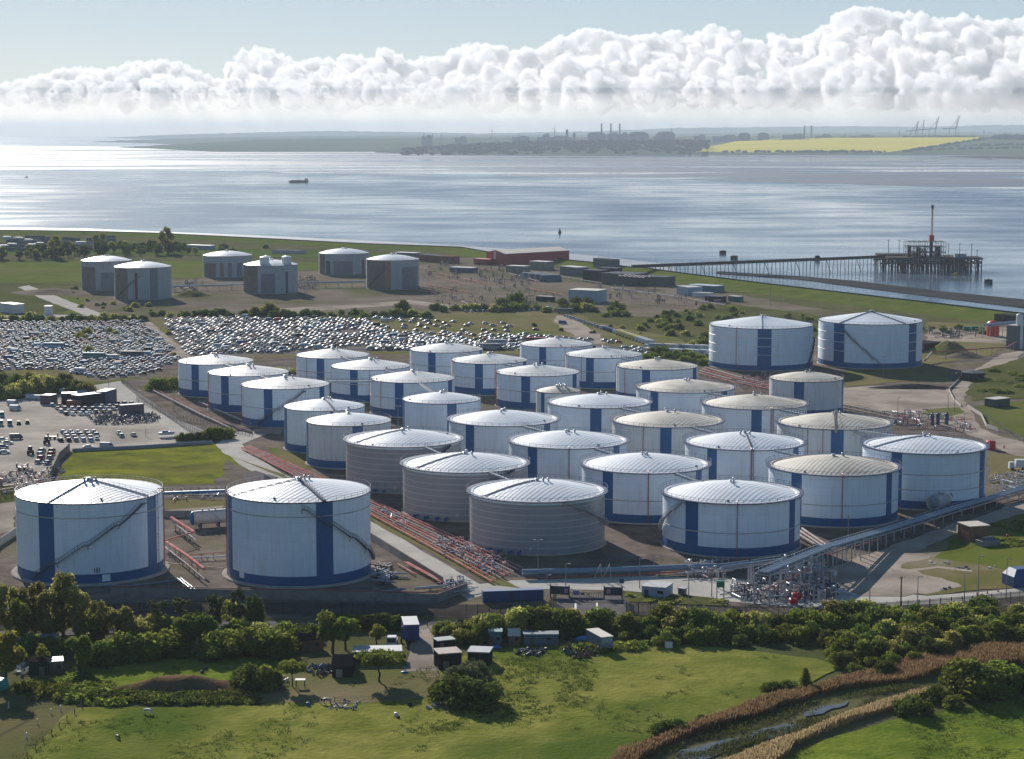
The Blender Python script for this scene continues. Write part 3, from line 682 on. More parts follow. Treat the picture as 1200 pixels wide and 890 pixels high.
tank('R12', 770, 48, 434, 'cone roofed tank with half white half tan roof, rightmost of its block', h=14.6, stripes=[(752.6, 762), (811.7, 816)], risers=[(722.5, 'r', .16), (733, 'r', .1)], **kw)
gS = 'plain domed tanks beside the road'
tank('S1', 380.2, 47.2, 482, 'plain domed tank with a small roof gangway, partly behind its twin', yb=532.5, style='w', band=3.0, stripes=[(333, 336.5), (387, 392)], group=gS, walks=[(392, .6, 'd')])
tank('S2', 408.5, 49.8, 499.5, 'plain domed tank with streaked wall, touching the nearer end of the pipe track kerb', yb=550.5, style='o', band=3.0, stripes=[(358.7, 361.4), (412.8, 425)], group=gS, roof='r')
tank('S3', 517.6, 46, 473.5, 'plain domed tank with a bright roof, just behind the farthest grey tank', h=15, stripes=[(523.8, 535), (471.6, 474)], group=gS)
# --- old concrete gas tanks
gO = 'old refrigerated gas tanks across the car storage'
ko = dict(style='c', band=0, group=gO, name='gas_tank', roof='r', rp=1.8, roofh=.17, vents=5)
tank('O1', 124.5, 28.8, 306.7, 'old grey tank with brown stained wall, behind the one with a diagonal stair', yb=341, panels=[(97, 112, 0, .8, 4), (118, 138, 0, .62, 1)], **ko)
tank('O2', 167, 32.6, 314.3, 'old grey tank with diagonal stair and thin red panel by the pale lane', yb=352, panels=[(158, 161, .0, .85, 5), (136, 150, 0, 1, 4), (175, 184, 0, .98, 1)], stair=(-60, 1, -5, 17, 'd'), **ko)
tank('O3', 266.5, 28.5, 300.6, 'old grey tank with an orange upright panel on its wall', h=17.5, panels=[(240, 253, 0, .66, 4), (258, 262, 0, .68, 2), (267, 271.5, 0, .68, 1), (277, 283, 0, .68, 1)], **ko)
tank('O4', 317, 31.6, 311.8, 'old grey tank topped with three pale drums and a dark square panel', yb=345, panels=[(285, 302, 0, 1, 4), (306, 322, 0, .72, 1), (334, 337, 0, .78, 3)], **ko)
tank('O5', 403, 29.5, 298, 'old grey tank with a dark brown square panel and a green one', h=17.5, panels=[(375, 381, 0, 1, 4), (382, 387, .0, .66, 3), (391, 413, 0, .66, 1), (424, 426.4, 0, .7, 5)], **ko)
tank('O6', 460, 31, 305.5, 'old grey tank with an orange streak and large slate panel', yb=340, panels=[(430, 452, 0, 1, 4), (452.5, 458, 0, .98, 2), (471, 489, 0, .76, 1)], stair=(-62, 1, -10, 17, 'd'), **ko)
# drums on O4 roof
T = TANK['O4']
for th, r, rad, hh in ((-18, 14, 3.6, 5), (20, 8, 3.2, 4.2), (52, 15, 3.6, 5)):
    p = ringpt(T, th+180 if th == 20 else th, r, T['h']+1.0); mb = MB(); mb.cyl(p, p+Vector((0, 0, hh)), rad, n=16); mb.cyl(p+Vector((0, 0, hh)), p+Vector((0, 0, hh+.9)), rad, .6, n=16)
    mb.build('roof_drum', M_roofm, T['root'])
for k, T in TANK.items(): print('TANK', k, 'R %.1f h %.1f Y %.0f' % (T['R'], T['h'], T['c'][1]))
# mast on W10
T = TANK['W10']; mb = MB(); p = ringpt(T, 2, T['R']+.6, T['h']-1); mb.bar(p, p+Vector((0, 0, 8)), .9); mb.build('mast', mat('tan lattice mast', (0.35, 0.30, 0.28), .8), T['root'])
# ---- link bridges between rims
def bridge(a, b, label, dz=0.0):
    A, B = TANK[a], TANK[b]; ca, cb = A['c'], B['c']; d = Vector((cb.x-ca.x, cb.y-ca.y, 0)); n = d.normalized()
    p = Vector((ca.x, ca.y, A['h']-.1+dz))+n*(A['R']+.9); q = Vector((cb.x, cb.y, B['h']-.1+dz))-n*(B['R']+.9)
    if (q-p).length > 60: print('LONG BRIDGE', a, b, (q-p).length)
    mid = (p+q)/2; t = thing('footbridge', label, 'footbridge', p, 0, 'footbridges linking tank rims'); s = Vector((-n.y, n.x, 0))*.55
    mb = MB(); mb.bar(p, q, 1.1, .12); mb.bar(p+s-Vector((0, 0, .35)), q+s-Vector((0, 0, .35)), .14, .5); mb.bar(p-s-Vector((0, 0, .35)), q-s-Vector((0, 0, .35)), .14, .5); mb.build('deck', M_galv if a[0] != 'A' else mat('blue beam', (0.10, 0.22, 0.42), .5), t)
    k = max(2, int((q-p).length/2.2)); mb = MB()
    for sg in (-1, 1):
        for i in range(k+1):
            c = p+(q-p)*(i/k)+s*sg; mb.bar(c, c+Vector((0, 0, 1.1)), .06)
        for zz in (.55, 1.1): mb.bar(p+s*sg+Vector((0, 0, zz)), q+s*sg+Vector((0, 0, zz)), .06)
    mb.build('handrail', M_rail, t)
nm = {'A': 'the large tree-screened tank', 'B': 'the large road side tank'}
for a, b, lb in [('A', 'B', 'long blue footbridge joining the rims of the two largest front tanks'),
                 ('R1', 'R2', 'footbridge between the corner cone roofed tank and its neighbour by the road'), ('R2', 'R3', 'footbridge onto the cone roofed tank nearest the road junction'),
                 ('R3', 'R6', 'long pale footbridge from the junction tank towards the tank behind the plain domed one'),
                 ('R4', 'R5', 'footbridge between the rearmost and middle tanks of the second row'), ('R5', 'R6', 'footbridge between the middle and near tanks of the second row'),
                 ('R7', 'R8', 'footbridge off the cone roofed tank that backs onto the grass car field'), ('R8', 'R9', 'footbridge onto the tank behind the small cluttered tank'),
                 ('R10', 'R11', 'footbridge between the two tanks with bright roof beams'), ('R11', 'R12', 'footbridge to the tank with the half tan roof'),
                 ('R6', 'S3', 'footbridge reaching the rim of the bright roofed plain domed tank'), ('S1', 'S2', 'short footbridge between the two plain domed twins'),
                 ('W7', 'W6', 'blue railed footbridge behind the grey tanks joining two clean roofed tanks'), ('W6', 'W4', 'blue railed footbridge running down to the tank beside the nearest grey tank'),
                 ('W8', 'W9', 'footbridge from the striped roof tank to the rust streaked tank in mid block'), ('W9', 'W5', 'footbridge from the rust streaked tank to the tank with the red roof pipe'),
                 ('W5', 'W2', 'footbridge between the red roof pipe tank and the lichen roofed tank'), ('W4', 'W1', 'footbridge ending at the white tank closest to the manifold'),
                 ('W12', 'W11', 'footbridge between the two wide brown roofed tanks at the back of the right block'), ('W11', 'W10', 'footbridge towards the tank with the mast'),
                 ('W10', 'W3', 'footbridge onto the tank with the deep white rim'), ('G1', 'G2', 'blue footbridge between the far and middle grey tanks'), ('G2', 'G3', 'blue footbridge between the middle and near grey tanks')]:
    bridge(a, b, lb)

# painted figures low on the tree-screened tank, emblem and nozzles on the grey ones
T = TANK['A']; mb = MB(); g_ = lambda x, y: ringpt(T, math.degrees(math.asin((x-T['cx'])/T['hw'])), T['R']+.03, y)
for x in (108.6, 114.2): mb.bar(g_(x, 3.3), g_(x, 4.6), .22, .05)
for z in (3.3, 3.95, 4.6): mb.bar(g_(110.7, z), g_(112.3, z), .05, .16)
for x in (110.8, 112.2): mb.bar(g_(x, 3.35), g_(x, 4.55), .16, .05)
mb.build('number', M_rail, T['root'])
for key, em in (('G1', 463), ('G2', 536), ('G3', 622)):
    T = TANK[key]; g_ = lambda x, y, r=.03: ringpt(T, math.degrees(math.asin((x-T['cx'])/T['hw'])), T['R']+r, y)
    mb = MB()
    for i in range(12): a, b = i*math.pi/6, (i+1)*math.pi/6; mb.bar(g_(em+1.5*math.cos(a), 2+.45*math.sin(a)), g_(em+1.5*math.cos(b), 2+.45*math.sin(b)), .14, .14)
    mb.build('emblem', M_mast, T['root'])
    for dx in (-46, -34, -22, -12):
        mb = MB(); p = g_(em+dx, 1.0, 0) if abs(em+dx-T['cx']) < T['hw'] else None
        if p is None: continue
        q = ringpt(T, math.degrees(math.asin((em+dx-T['cx'])/T['hw'])), T['R']+1.5, 1.0); mb.cyl(p, q, .35, n=10); mb.cyl(q, q+(q-p).normalized()*.2, .55, n=10); mb.bar((q.x, q.y, 0), q, .3); mb.build('nozzle', M_blue, T['root'])
# ================================================================ GROUND PATCHES, ROADS, WALLS, FENCES, PIPES, BUILDINGS
ZL = [0.02]
def P_(name, pix, m, amp=1.2, step=5.0, **k):
    ZL[0] += 0.004; return patch(name, pix, m, ZL[0], amp, step, **k)
M_gravel = mat('brown gravel', (0.10, 0.082, 0.074), .9, (0.21, 0.175, 0.15), .11, bump=.12, bscale=1.2, col3=(0.16, 0.14, 0.07), scale3=.03, amt3=.55, detail=9)
M_soil = mat('worked soil', (0.15, 0.12, 0.095), .9, (0.21, 0.175, 0.14), .035, bump=.3, bscale=.4, col3=(0.09, 0.10, 0.04), scale3=.012, amt3=.8, detail=9)
M_dirt = mat('pale packed dirt', (0.42, 0.355, 0.295), .9, (0.27, 0.225, 0.19), .06, bump=.15, bscale=.8, detail=9, col3=(0.17, 0.15, 0.11), scale3=.035, amt3=.6)
M_yard = mat('yard hardcore', (0.50, 0.44, 0.38), .9, (0.36, 0.315, 0.27), .07, bump=.1, bscale=.9, detail=9, col3=(0.22, 0.2, 0.18), scale3=.03, amt3=.5)
M_road = mat('concrete road', (0.50, 0.47, 0.42), .85, (0.40, 0.375, 0.34), .12, detail=8, col3=(0.32, 0.30, 0.27), scale3=.05, amt3=.4)
M_asph = mat('old asphalt', (0.17, 0.155, 0.15), .85, (0.12, 0.11, 0.11), .3, detail=8)
M_plot = mat('rough green plot', (0.095, 0.105, 0.03), .9, (0.235, 0.245, 0.03), .08, bump=.25, bscale=.9, detail=9, col3=(0.13, 0.115, 0.045), scale3=.028, amt3=.75)
M_grassA = mat('dry grass', (0.15, 0.135, 0.06), .9, (0.20, 0.17, 0.09), .05, bump=.2, bscale=.7, detail=9, col3=(0.10, 0.13, 0.03), scale3=.02, amt3=.8)
M_green = mat('green grass', (0.09, 0.12, 0.025), .9, (0.14, 0.155, 0.04), .03, bump=.2, bscale=.8, detail=8, col3=(0.13, 0.12, 0.06), scale3=.01, amt3=.5)
M_scrub = mat('scrubby ground', (0.085, 0.095, 0.03), .9, (0.13, 0.12, 0.055), .04, bump=.5, bscale=.35, detail=9, col3=(0.05, 0.07, 0.02), scale3=.02, amt3=.8)
# tank farm and works
P_('site_ground', [(-60, 742), (200, 724), (560, 723), (740, 722), (1000, 722), (1260, 704), (1260, 385), (1165, 378), (1080, 392), (960, 395), (830, 430), (700, 424), (560, 412), (330, 415), (215, 420), (140, 450), (0, 470), (-60, 560)], M_gravel, 2)
P_('back_works_ground', [(70, 352), (100, 334), (230, 326), (360, 318), (520, 303), (600, 302), (700, 318), (790, 330), (870, 347), (1000, 368), (1000, 378), (860, 362), (760, 374), (560, 382), (460, 368), (190, 374), (110, 374)], M_soil, 4)
P_('grass_field', [(-60, 309), (90, 306), (240, 306), (238, 325), (100, 331.5), (-60, 331)], M_green, 1, 10)
P_('grass_field', [(348, 308), (372, 307), (373, 316), (349, 317)], M_green, 1, 10)
P_('grass_patch', [(60, 341), (100, 353), (92, 370), (40, 364)], M_green, 2)
P_('verge', [(-60, 345), (30, 342), (85, 362), (60, 372), (-60, 374)], M_scrub, 2)
P_('lane', [(21, 337), (34, 334.5), (60, 345), (120, 368), (118, 371.5), (98, 369), (45, 349)], M_road, .6)
P_('lane', [(-60, 371.5), (60, 369), (105, 369.5), (104, 371.6), (-60, 374.5)], M_road, .5)
P_('site_track', [(300, 372.5), (318, 362), (420, 357), (480, 352), (560, 361), (640, 366), (640, 369), (560, 365), (480, 357), (380, 364), (330, 372)], M_dirt, 1)
P_('scrub_ground', [(560, 380), (690, 366), (760, 372), (850, 356), (960, 370), (1080, 390), (960, 392), (832, 420), (832, 432), (700, 400)], M_scrub, 3)
P_('car_field', [(-60, 380), (0, 376), (170, 374), (300, 370), (470, 374), (560, 364), (662, 362), (700, 378), (800, 398), (832, 422), (760, 420), (560, 414), (330, 418), (215, 422), (140, 450), (-60, 436)], M_grassA, 2)
P_('storage_ground', [(-60, 384), (0, 379), (166, 377), (218, 419), (184, 438), (118, 447), (66, 434), (-60, 436)], mat('oil darkened stone', (0.13, 0.115, 0.105), .9, (0.2, 0.18, 0.16), .06), 2)
P_('storage_ground', [(188, 375), (310, 371), (430, 375), (450, 392), (560, 400), (700, 404), (760, 412), (640, 410), (440, 412), (330, 416), (218, 419)], mat('oil darkened stone', (0.13, 0.115, 0.105), .9), 3)
P_('sandy_track', [(167, 377), (176, 376.5), (198, 396), (230, 419), (215, 422), (188, 400)], M_dirt, .8)
P_('sandy_track', [(655, 370), (672, 372), (700, 392), (712, 402), (690, 404), (664, 390), (648, 376)], M_dirt, 2)
# car yard
P_('yard', [(-60, 484), (0, 470), (60, 464), (112, 456), (150, 462), (200, 500), (246, 514), (240, 519), (84, 528), (52, 562), (-60, 590)], M_yard, 2)
P_('road', [(106, 452.5), (141, 447), (215, 495), (240, 506), (262, 507), (306, 505.5), (313, 509), (283, 521), (296, 533), (331, 555), (436, 611.5), (562, 685), (600, 681), (655, 679), (700, 677), (752, 675), (800, 677), (860, 679), (930, 684), (984, 684), (1016, 692), (1087, 699), (1150, 694), (1200, 689), (1260, 684), (1260, 692), (1200, 699), (1100, 708), (1016, 712), (930, 712), (840, 704), (735, 693), (640, 691), (610, 694), (566, 698), (549, 704), (436, 630), (313, 563), (254, 530), (248, 524), (262, 516), (236, 512), (206, 508), (150, 472), (108, 462)], M_road, .35, 8)
P_('grass_plot', [(84, 528), (166, 524), (249, 519.5), (262, 530), (281, 546), (300, 556), (280, 567), (190, 569), (66, 562)], M_plot, 1)
P_('bare_corner', [(265, 540), (284, 549), (312, 562), (330, 573), (280, 576), (250, 566), (262, 556)], M_gravel, 1)
P_('inspection_slab', [(283, 556), (299, 552), (327, 560), (310, 569), (287, 564)], M_asph, .2)
P_('verge', [(313, 524), (345, 530), (390, 545), (350, 552), (322, 538)], M_grassA, 1)
P_('verge', [(190, 585), (262, 586), (262, 597), (195, 598)], M_grassA, 1)
P_('dirt_strip', [(195, 598), (262, 593), (262, 604), (195, 608)], M_dirt, 1)
P_('verge', [(270, 535), (440, 604), (610, 690), (575, 686), (436, 612), (330, 556)], M_grassA, .6)
P_('verge', [(-60, 570), (20, 570), (20, 620), (0, 625), (-60, 640)], M_scrub, 1)
P_('dirt_strip', [(-60, 600), (20, 588), (20, 622), (-60, 640)], M_dirt, 1)
# right hand side
P_('dirt_flat', [(985, 455), (1050, 452), (1108, 458), (1118, 450), (1146, 432), (1175, 415), (1260, 402), (1260, 416), (1200, 418), (1165, 436), (1142, 452), (1128, 470), (1138, 478), (1148, 500), (1175, 512), (1260, 535), (1260, 560), (1200, 540), (1160, 520), (1110, 500), (1058, 486), (985, 474)], M_dirt, 1.5)
P_('grass_patch', [(1140, 476), (1200, 470), (1260, 468), (1260, 520), (1200, 512), (1166, 501), (1150, 486)], M_green, 1)
P_('verge', [(1085, 480), (1122, 478), (1130, 484), (1105, 490), (1080, 486)], M_grassA, 1)
P_('dry_bank', [(1078, 400), (1180, 402), (1165, 416), (1120, 424), (1080, 430)], M_grassA, 2)
P_('verge', [(990, 436), (1108, 428), (1115, 448), (1050, 448), (990, 454)], M_grassA, 2)
P_('scrub_ground', [(1142, 436), (1200, 420), (1260, 418), (1260, 464), (1140, 470), (1132, 460)], M_scrub, 2)
P_('yard', [(1085, 386), (1180, 384), (1260, 388), (1260, 402), (1180, 403), (1085, 400)], M_dirt, 2)
P_('grass_patch', [(1085, 378), (1165, 380), (1165, 387), (1085, 386)], M_grassA, 2)
P_('verge', [(1155, 530), (1200, 536), (1260, 548), (1260, 572), (1160, 566)], M_grassA, 1)
P_('dirt_flat', [(960, 682), (975, 666), (1020, 652), (1060, 636), (1120, 614), (1200, 590), (1260, 575), (1260, 600), (1200, 612), (1110, 634), (1050, 662), (1080, 690), (1060, 700), (1000, 700)], M_dirt, 2.2)
P_('dry_grass', [(1044, 668), (1085, 640), (1130, 622), (1200, 602), (1260, 590), (1260, 690), (1200, 689), (1130, 694), (1088, 698), (1060, 690)], mat('trampled grass', (0.115, 0.125, 0.03), .9, (0.19, 0.15, 0.075), .045, bump=.2, bscale=.8, detail=9, col3=(0.28, 0.24, 0.19), scale3=.03, amt3=.7), 1.6)
P_('grass_patch', [(1112, 634), (1200, 618), (1260, 610), (1260, 655), (1180, 668), (1100, 655)], mat('mixed grass', (0.10, 0.14, 0.022), .9, (0.16, 0.15, 0.04), .05, bump=.2, bscale=.8), 1.6)
P_('dirt_flat', [(968, 668), (1002, 652), (1040, 645), (1082, 652), (1062, 666), (1106, 678), (1128, 688), (1086, 696), (1000, 690)], M_dirt, 3.0, 3)
P_('worn_track', [(1062, 668), (1100, 664), (1140, 669), (1140, 671), (1100, 667), (1064, 671)], M_dirt, 1.0, 3)
P_('island', [(730, 694), (800, 698), (852, 704), (852, 711), (736, 706)], M_scrub, .5)
P_('asphalt_apron', [(655, 700), (726, 696), (733, 712), (736, 727), (648, 727), (644, 712)], M_asph, .2)
P_('lane', [(-60, 744), (200, 730), (486, 729), (640, 727), (740, 727), (736, 733), (640, 735), (486, 736), (200, 740), (-60, 752)], M_asph, .3)
for x0, x1 in ((673.5, 675.5), (698.5, 700.5)):
    P_('road_marking', [(x0, 707), (x1, 707), (x1+.4, 717.5), (x0-.4, 717.5)], M_mast, 0)
# foreground fields
M_mead = mat('meadow grass', (0.12, 0.135, 0.024), .92, (0.27, 0.26, 0.065), .11, bump=.3, bscale=.8, detail=10, col3=(0.07, 0.11, 0.018), scale3=.02, amt3=.9, lo=.3, hi=.7)
M_mead2 = mat('lush meadow grass', (0.10, 0.145, 0.018), .92, (0.19, 0.225, 0.035), .14, bump=.3, bscale=.9, detail=10, col3=(0.06, 0.10, 0.014), scale3=.03, amt3=.7)
M_padd = mat('grazed paddock', (0.12, 0.115, 0.045), .92, (0.15, 0.13, 0.065), .06, bump=.2, bscale=.8, detail=9, col3=(0.09, 0.11, 0.025), scale3=.03, amt3=.6)
P_('meadow', [(-900, 1500), (-700, 900), (-60, 850), (90, 830), (300, 828), (420, 790), (520, 770), (600, 762), (760, 756), (900, 765), (965, 772), (990, 785), (940, 806), (880, 822), (790, 856), (690, 900), (520, 1000), (300, 1500)], M_mead, 2)
P_('meadow', [(60, 784), (200, 768), (340, 772), (360, 792), (240, 800), (100, 812)], M_mead2, 2)
P_('meadow', [(600, 1500), (760, 1000), (880, 905), (960, 868), (1040, 846), (1150, 826), (1260, 814), (1700, 790), (2100, 1500)], M_mead2, 1.5)
P_('paddock', [(-60, 850), (0, 838), (94, 826), (66, 850), (30, 882), (0, 910), (-60, 960)], M_padd, 1)
P_('paddock', [(290, 800), (400, 778), (510, 780), (525, 815), (400, 826), (300, 826)], mat('worn paddock', (0.16, 0.14, 0.065), .92, (0.20, 0.165, 0.095), .05, bump=.2, bscale=.8, col3=(0.10, 0.12, 0.03), scale3=.03, amt3=.7), 1.5)
P_('dirt_track', [(486, 734), (516, 734), (520, 760), (514, 788), (474, 788), (480, 760)], M_dirt, 1)
P_('footworn_line', [(-20, 872), (40, 841), (42, 842.5), (-20, 876)], mat('bare earth', (0.10, 0.085, 0.05), .9), .4)
# ditch water between the reeds
M_ditch = mat('ditch water', (0.05, 0.06, 0.075), .12, (0.10, 0.09, 0.06), .45, spec=.6, bump=.05, bscale=.9, lo=.45, hi=.5)
P_('ditch_water', [(772, 896), (800, 881), (832, 874), (850, 871), (872, 864), (868, 870), (855, 877), (840, 884), (815, 900)], M_ditch, 1.6, 2)
P_('ditch_water', [(880, 866), (898, 857), (925, 851), (945, 848), (930, 856), (905, 863), (884, 870)], M_ditch, 1.6, 2)
P_('ditch_water', [(944, 836), (962, 828), (985, 825), (1000, 823), (992, 828), (966, 838), (948, 841)], M_ditch, 1.4, 2)

# ---- orient a rectangle by its front edge on the ground
def front(x0, y0, x1, y1, depth, z=0):
    A = at(x0, y0, z); B = at(x1, y1, z); d = B-A; L = d.length; rz = math.atan2(d.y, d.x); n = Vector((-d.y, d.x, 0)).normalized()
    return (A+B)/2+n*depth/2, L, rz
def local(c, rz, x, y, z=0):
    return Vector((c.x+x*math.cos(rz)-y*math.sin(rz), c.y+x*math.sin(rz)+y*math.cos(rz), c.z+z))
# ---- walls and fences
def wall(px, h, th, m, name, label, cap=None, z=0.0):
    pts = [at(x, y, 0) for x, y in px]; t = thing(name, label, 'wall', pts[0]); mb = MB()
    for i in range(len(pts)-1):
        mb.bar(pts[i]+Vector((0, 0, h/2-.1)), pts[i+1]+Vector((0, 0, h/2-.1)), th, h+.2)
    mb.build('wall_panel', m, t)
    if cap:
        mb = MB()
        for i in range(len(pts)-1): mb.cyl(pts[i]+Vector((0, 0, h+.3)), pts[i+1]+Vector((0, 0, h+.3)), .16, n=8)
        mb.build('capping_pipe', cap, t)
    return t
M_wallc = mat('cast concrete wall', (0.30, 0.28, 0.26), .85, (0.22, 0.2, 0.19), .4, bump=.03)
wall([(310, 563), (370, 595), (436, 634), (519, 686)], 2.2, .3, M_wallc, 'bund_wall', 'long concrete bund wall beside the straight concrete road')
wall([(130, 699), (300, 702), (512, 707), (547, 694)], 2.4, .3, M_wallc, 'bund_wall', 'concrete wall with a red pipe on top below the front tanks', M_red)
wall([(-40, 690), (0, 640), (20, 627)], 2.4, .3, M_road, 'bund_wall', 'pale bund wall entering beside the tree-screened tank')
wall([(190, 606), (262, 606)], 2.0, .3, M_wallc, 'bund_wall', 'low wall behind the horizontal vessel and the two biggest tanks')
wall([(85, 530), (166, 526), (249, 520.5)], 1.3, .3, mat('blue grey kerb wall', (0.25, 0.28, 0.33), .8), 'low_wall', 'low blue grey wall between the car yard and the green plot')
wall([(298, 508), (330, 509), (385, 530)], 1.8, .3, M_wallc, 'bund_wall', 'bund wall curving below the junction tank towards the plain domed twins')
wall([(205, 474), (240, 492), (296, 509)], 1.2, .3, M_wallc, 'bund_wall', 'low wall along the foot of the first three cone roofed tanks')
wall([(1124, 446), (1112, 458), (1118, 470), (1126, 477)], 1.0, .25, M_road, 'low_wall', 'curved white kerb wall beside the dirt road bend')
wall([(1134, 478), (1150, 488), (1156, 501), (1170, 506)], 1.4, .2, M_road, 'low_wall', 'white wall curving round the green patch by the small hut')
def palisade(px, h, m, label, name='palisade_fence', sp=.34, w=.17, z=0, mp=None, cat='fence', step=2.75):
    pts = [at(x, y, 0) for x, y in px]; t = thing(name, label, cat, pts[0]); pl = MB(); po = MB(); rl = MB()
    for i in range(len(pts)-1):
        a, b = pts[i], pts[i+1]; L = (b-a).length; n = max(1, int(L/sp)); k = max(1, int(L/step)); d = (b-a).normalized()
        for j in range(n):
            p = a+(b-a)*(j/n); q = p+d*w
            v = [p, q, q+Vector((0, 0, h)), p+Vector((0, 0, h))]; pl.add(v, [(0, 1, 2, 3)])
        for j in range(k+1):
            p = a+(b-a)*(j/k)+Vector((-d.y, d.x, 0))*.1; po.bar(p, p+Vector((0, 0, h+.15)), .13)
        for zz in (.5, h-.45): rl.bar(a+Vector((0, 0, zz))+Vector((-d.y, d.x, 0))*.05, b+Vector((0, 0, zz))+Vector((-d.y, d.x, 0))*.05, .06, .08)
    pl.build('palings', m, t); po.build('posts', m, t); rl.build('rails', m, t); return t
M_fence = mat('dark green black paint', (0.022, 0.03, 0.042), .55)
palisade([(-60, 735), (120, 722), (236, 719), (400, 721), (560, 723), (641, 722), (652, 708)], 3.1, M_fence, 'tall dark palisade fence from the trees to the sliding gate', sp=.26, w=.17)
palisade([(730, 706), (734, 720), (860, 724), (965, 724), (1000, 722), (1077, 717), (1140, 712), (1260, 700)], 3.0, M_fence, 'tall dark palisade fence running from the gate past the reeds side of the site', sp=.3, w=.16)
M_mesh = mat('mesh fence grey', (0.06, 0.06, 0.065), .6)
palisade([(142, 449), (168, 470), (216, 503), (240, 514)], 2.6, M_mesh, 'dark fence along the far side of the yard road', sp=.4, w=.14)
palisade([(60, 562), (70, 540), (82, 529)], 3.0, mat('grey corrugated fence', (0.10, 0.11, 0.14), .6), 'grey fence leaning along the corner of the car yard', sp=.22, w=.21)
palisade([(160, 470), (200, 490), (296, 512)], 2.2, M_mesh, 'chain link fence between yard road and white pipeline', sp=.6, w=.07)
palisade([(740, 357), (900, 371), (1010, 383), (1110, 389), (1165, 392)], 2.6, M_mesh, 'wire fence at the foot of the green embankment', sp=1.4, w=.1, name='wire_fence', step=8)
palisade([(1138, 478), (1260, 560)], 1.8, M_mesh, 'wire fence beside the dirt road on the right', sp=1.2, w=.08, name='wire_fence', step=5)
# sliding gate
t = thing('sliding_gate', 'open framed sliding gate between two dark sign boards', 'gate', at(656, 706)); M_gate = mat('gate blue black', (0.03, 0.045, 0.07), .5)
a = at(645, 701.5); b = at(666, 703)
for (x0, y0, x1, y1) in ((645, 700.5, 667, 701.5), (708, 702, 729, 702.5)):
    mb = MB(); c, L, rz = front(x0, y0, x1, y1, .25); mb.box((c.x, c.y, .9), (L, .2, 2.2), rz); mb.build('board', M_gate, t)
for x, y in ((645, 701), (667, 702), (708, 703), (729, 703)):
    p = at(x, y); mb = MB(); mb.bar(p, p+Vector((0, 0, 3.6)), .3); mb.build('gate_post', M_gate, t)
mb = MB(); a = at(668, 703); b = at(707, 703.5)
for zz in (.35, .6, 1.9): mb.bar(a+Vector((0, 0, zz)), b+Vector((0, 0, zz)), .12 if zz != .35 else .3)
for i in range(15): p = a+(b-a)*(i/14); mb.bar(p+Vector((0, 0, .3)), p+Vector((0, 0, 1.95)), .06)
mb.build('gate_leaf', M_gate, t)
for x, y, cc in ((663.5, 701.3, (0.5, 0.38, 0.4)), (713, 701.8, (0.5, 0.38, 0.4))):
    c = at(x, y)+Vector((0, -.35, 1.4)); mb = MB(); mb.box(c, (1.0, .05, 1.2)); mb.box(c+Vector((0, -.04, .25)), (.6, .03, .2), m=1); mb.box(c+Vector((0, -.04, .7)), (.6, .03, .2), m=1); mb.build('notice', [mat('faded notice', cc, .6), mat('notice red print', (.45, .08, .08), .6)], t)
for i, (x, wd, cc) in enumerate(((675, 1.5, (0.04, 0.16, 0.5)), (682.5, .9, (0.04, 0.12, 0.4)), (689.5, .5, (0.1, 0.08, 0.03)))):
    c = at(x, 702)+Vector((0, -.3, 1.1)); mb = MB(); mb.box(c, (wd, .06, wd*.75)); tag(mb.build('safety_sign', mat('sign face %d' % i, cc, .5), loc=c), ['largest blue safety sign fixed on the sliding gate', 'small blue safety sign in the middle of the sliding gate', 'tiny brown sign on the sliding gate'][i], 'sign')

# ---- pipelines
M_pink = mat('pale red pipe paint', (0.55, 0.17, 0.135), .8, (0.60, 0.36, 0.33), .3)  # pale red paint with paler pink patches
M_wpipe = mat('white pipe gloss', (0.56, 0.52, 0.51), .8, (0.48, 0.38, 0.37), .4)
M_bpipe = mat('blue grey lagged pipe', (0.20, 0.27, 0.35), .42, (0.16, 0.22, 0.30), .3)
def pipe(px, z, r, m, name, label, sup=0, group='pipelines', cat='pipeline'):
    pts = [at(x, y, z) if len(q) == 2 else at(x, y, q[2]) for q in px for x, y in [q[:2]]]
    t = thing(name, label, cat, (pts[0].x, pts[0].y, 0), 0, group); mb = MB(); mb.tube(pts, r, n=8, m=0)
    for p in pts[1:-1]: mb.ellipsoid(p, r, r, r, 8, 4)
    mb.build('pipe_run', m, t)
    if sup:
        mb = MB()
        for i in range(len(pts)-1):
            k = int((pts[i+1]-pts[i]).length/sup)
            for j in range(1, k+1):
                p = pts[i]+(pts[i+1]-pts[i])*(j/(k+1)); mb.bar((p.x, p.y, 0), p-Vector((0, 0, r)), .25)
                mb.bar(p+Vector((-.5, 0, -r)), p+Vector((.5, 0, -r)), .2)
        if mb.v: mb.build('pipe_supports', M_wallc, t)
    return t
E1 = [(283, 525), (360, 565), (435, 603), (505, 641), (577, 682)]; E2 = [(292, 522), (378, 560), (437, 587), (520, 623), (612, 665)]
desc = ['outermost red pipe of the roadside bundle, nearest the concrete road', 'second pipe in from the concrete road in the long bundle', 'white pipe third from the concrete road in the bundle', 'fourth pipe of the long bundle, counted from the road', 'fifth pipe of the long bundle, counted from the road', 'white pipe of the bundle, third from the grey tanks', 'red pipe of the bundle, second from the grey tanks', 'innermost pipe of the bundle, running closest to the grey tanks']
for i in range(8):
    f = i/7; pipe([(a[0]*(1-f)+b[0]*f, a[1]*(1-f)+b[1]*f) for a, b in zip(E1, E2)], .75+.25*(i % 2), .17 if i % 3 else .27, M_wpipe if i in (2, 5) else M_pink, 'pipeline', desc[i], 9, 'pipe bundle along the road')
pipe([(180, 458), (200, 468), (240, 488), (277, 505)], .9, .38, M_wpipe, 'pipeline', 'shining white pipeline between the yard road and the cone roofed tanks', 8)
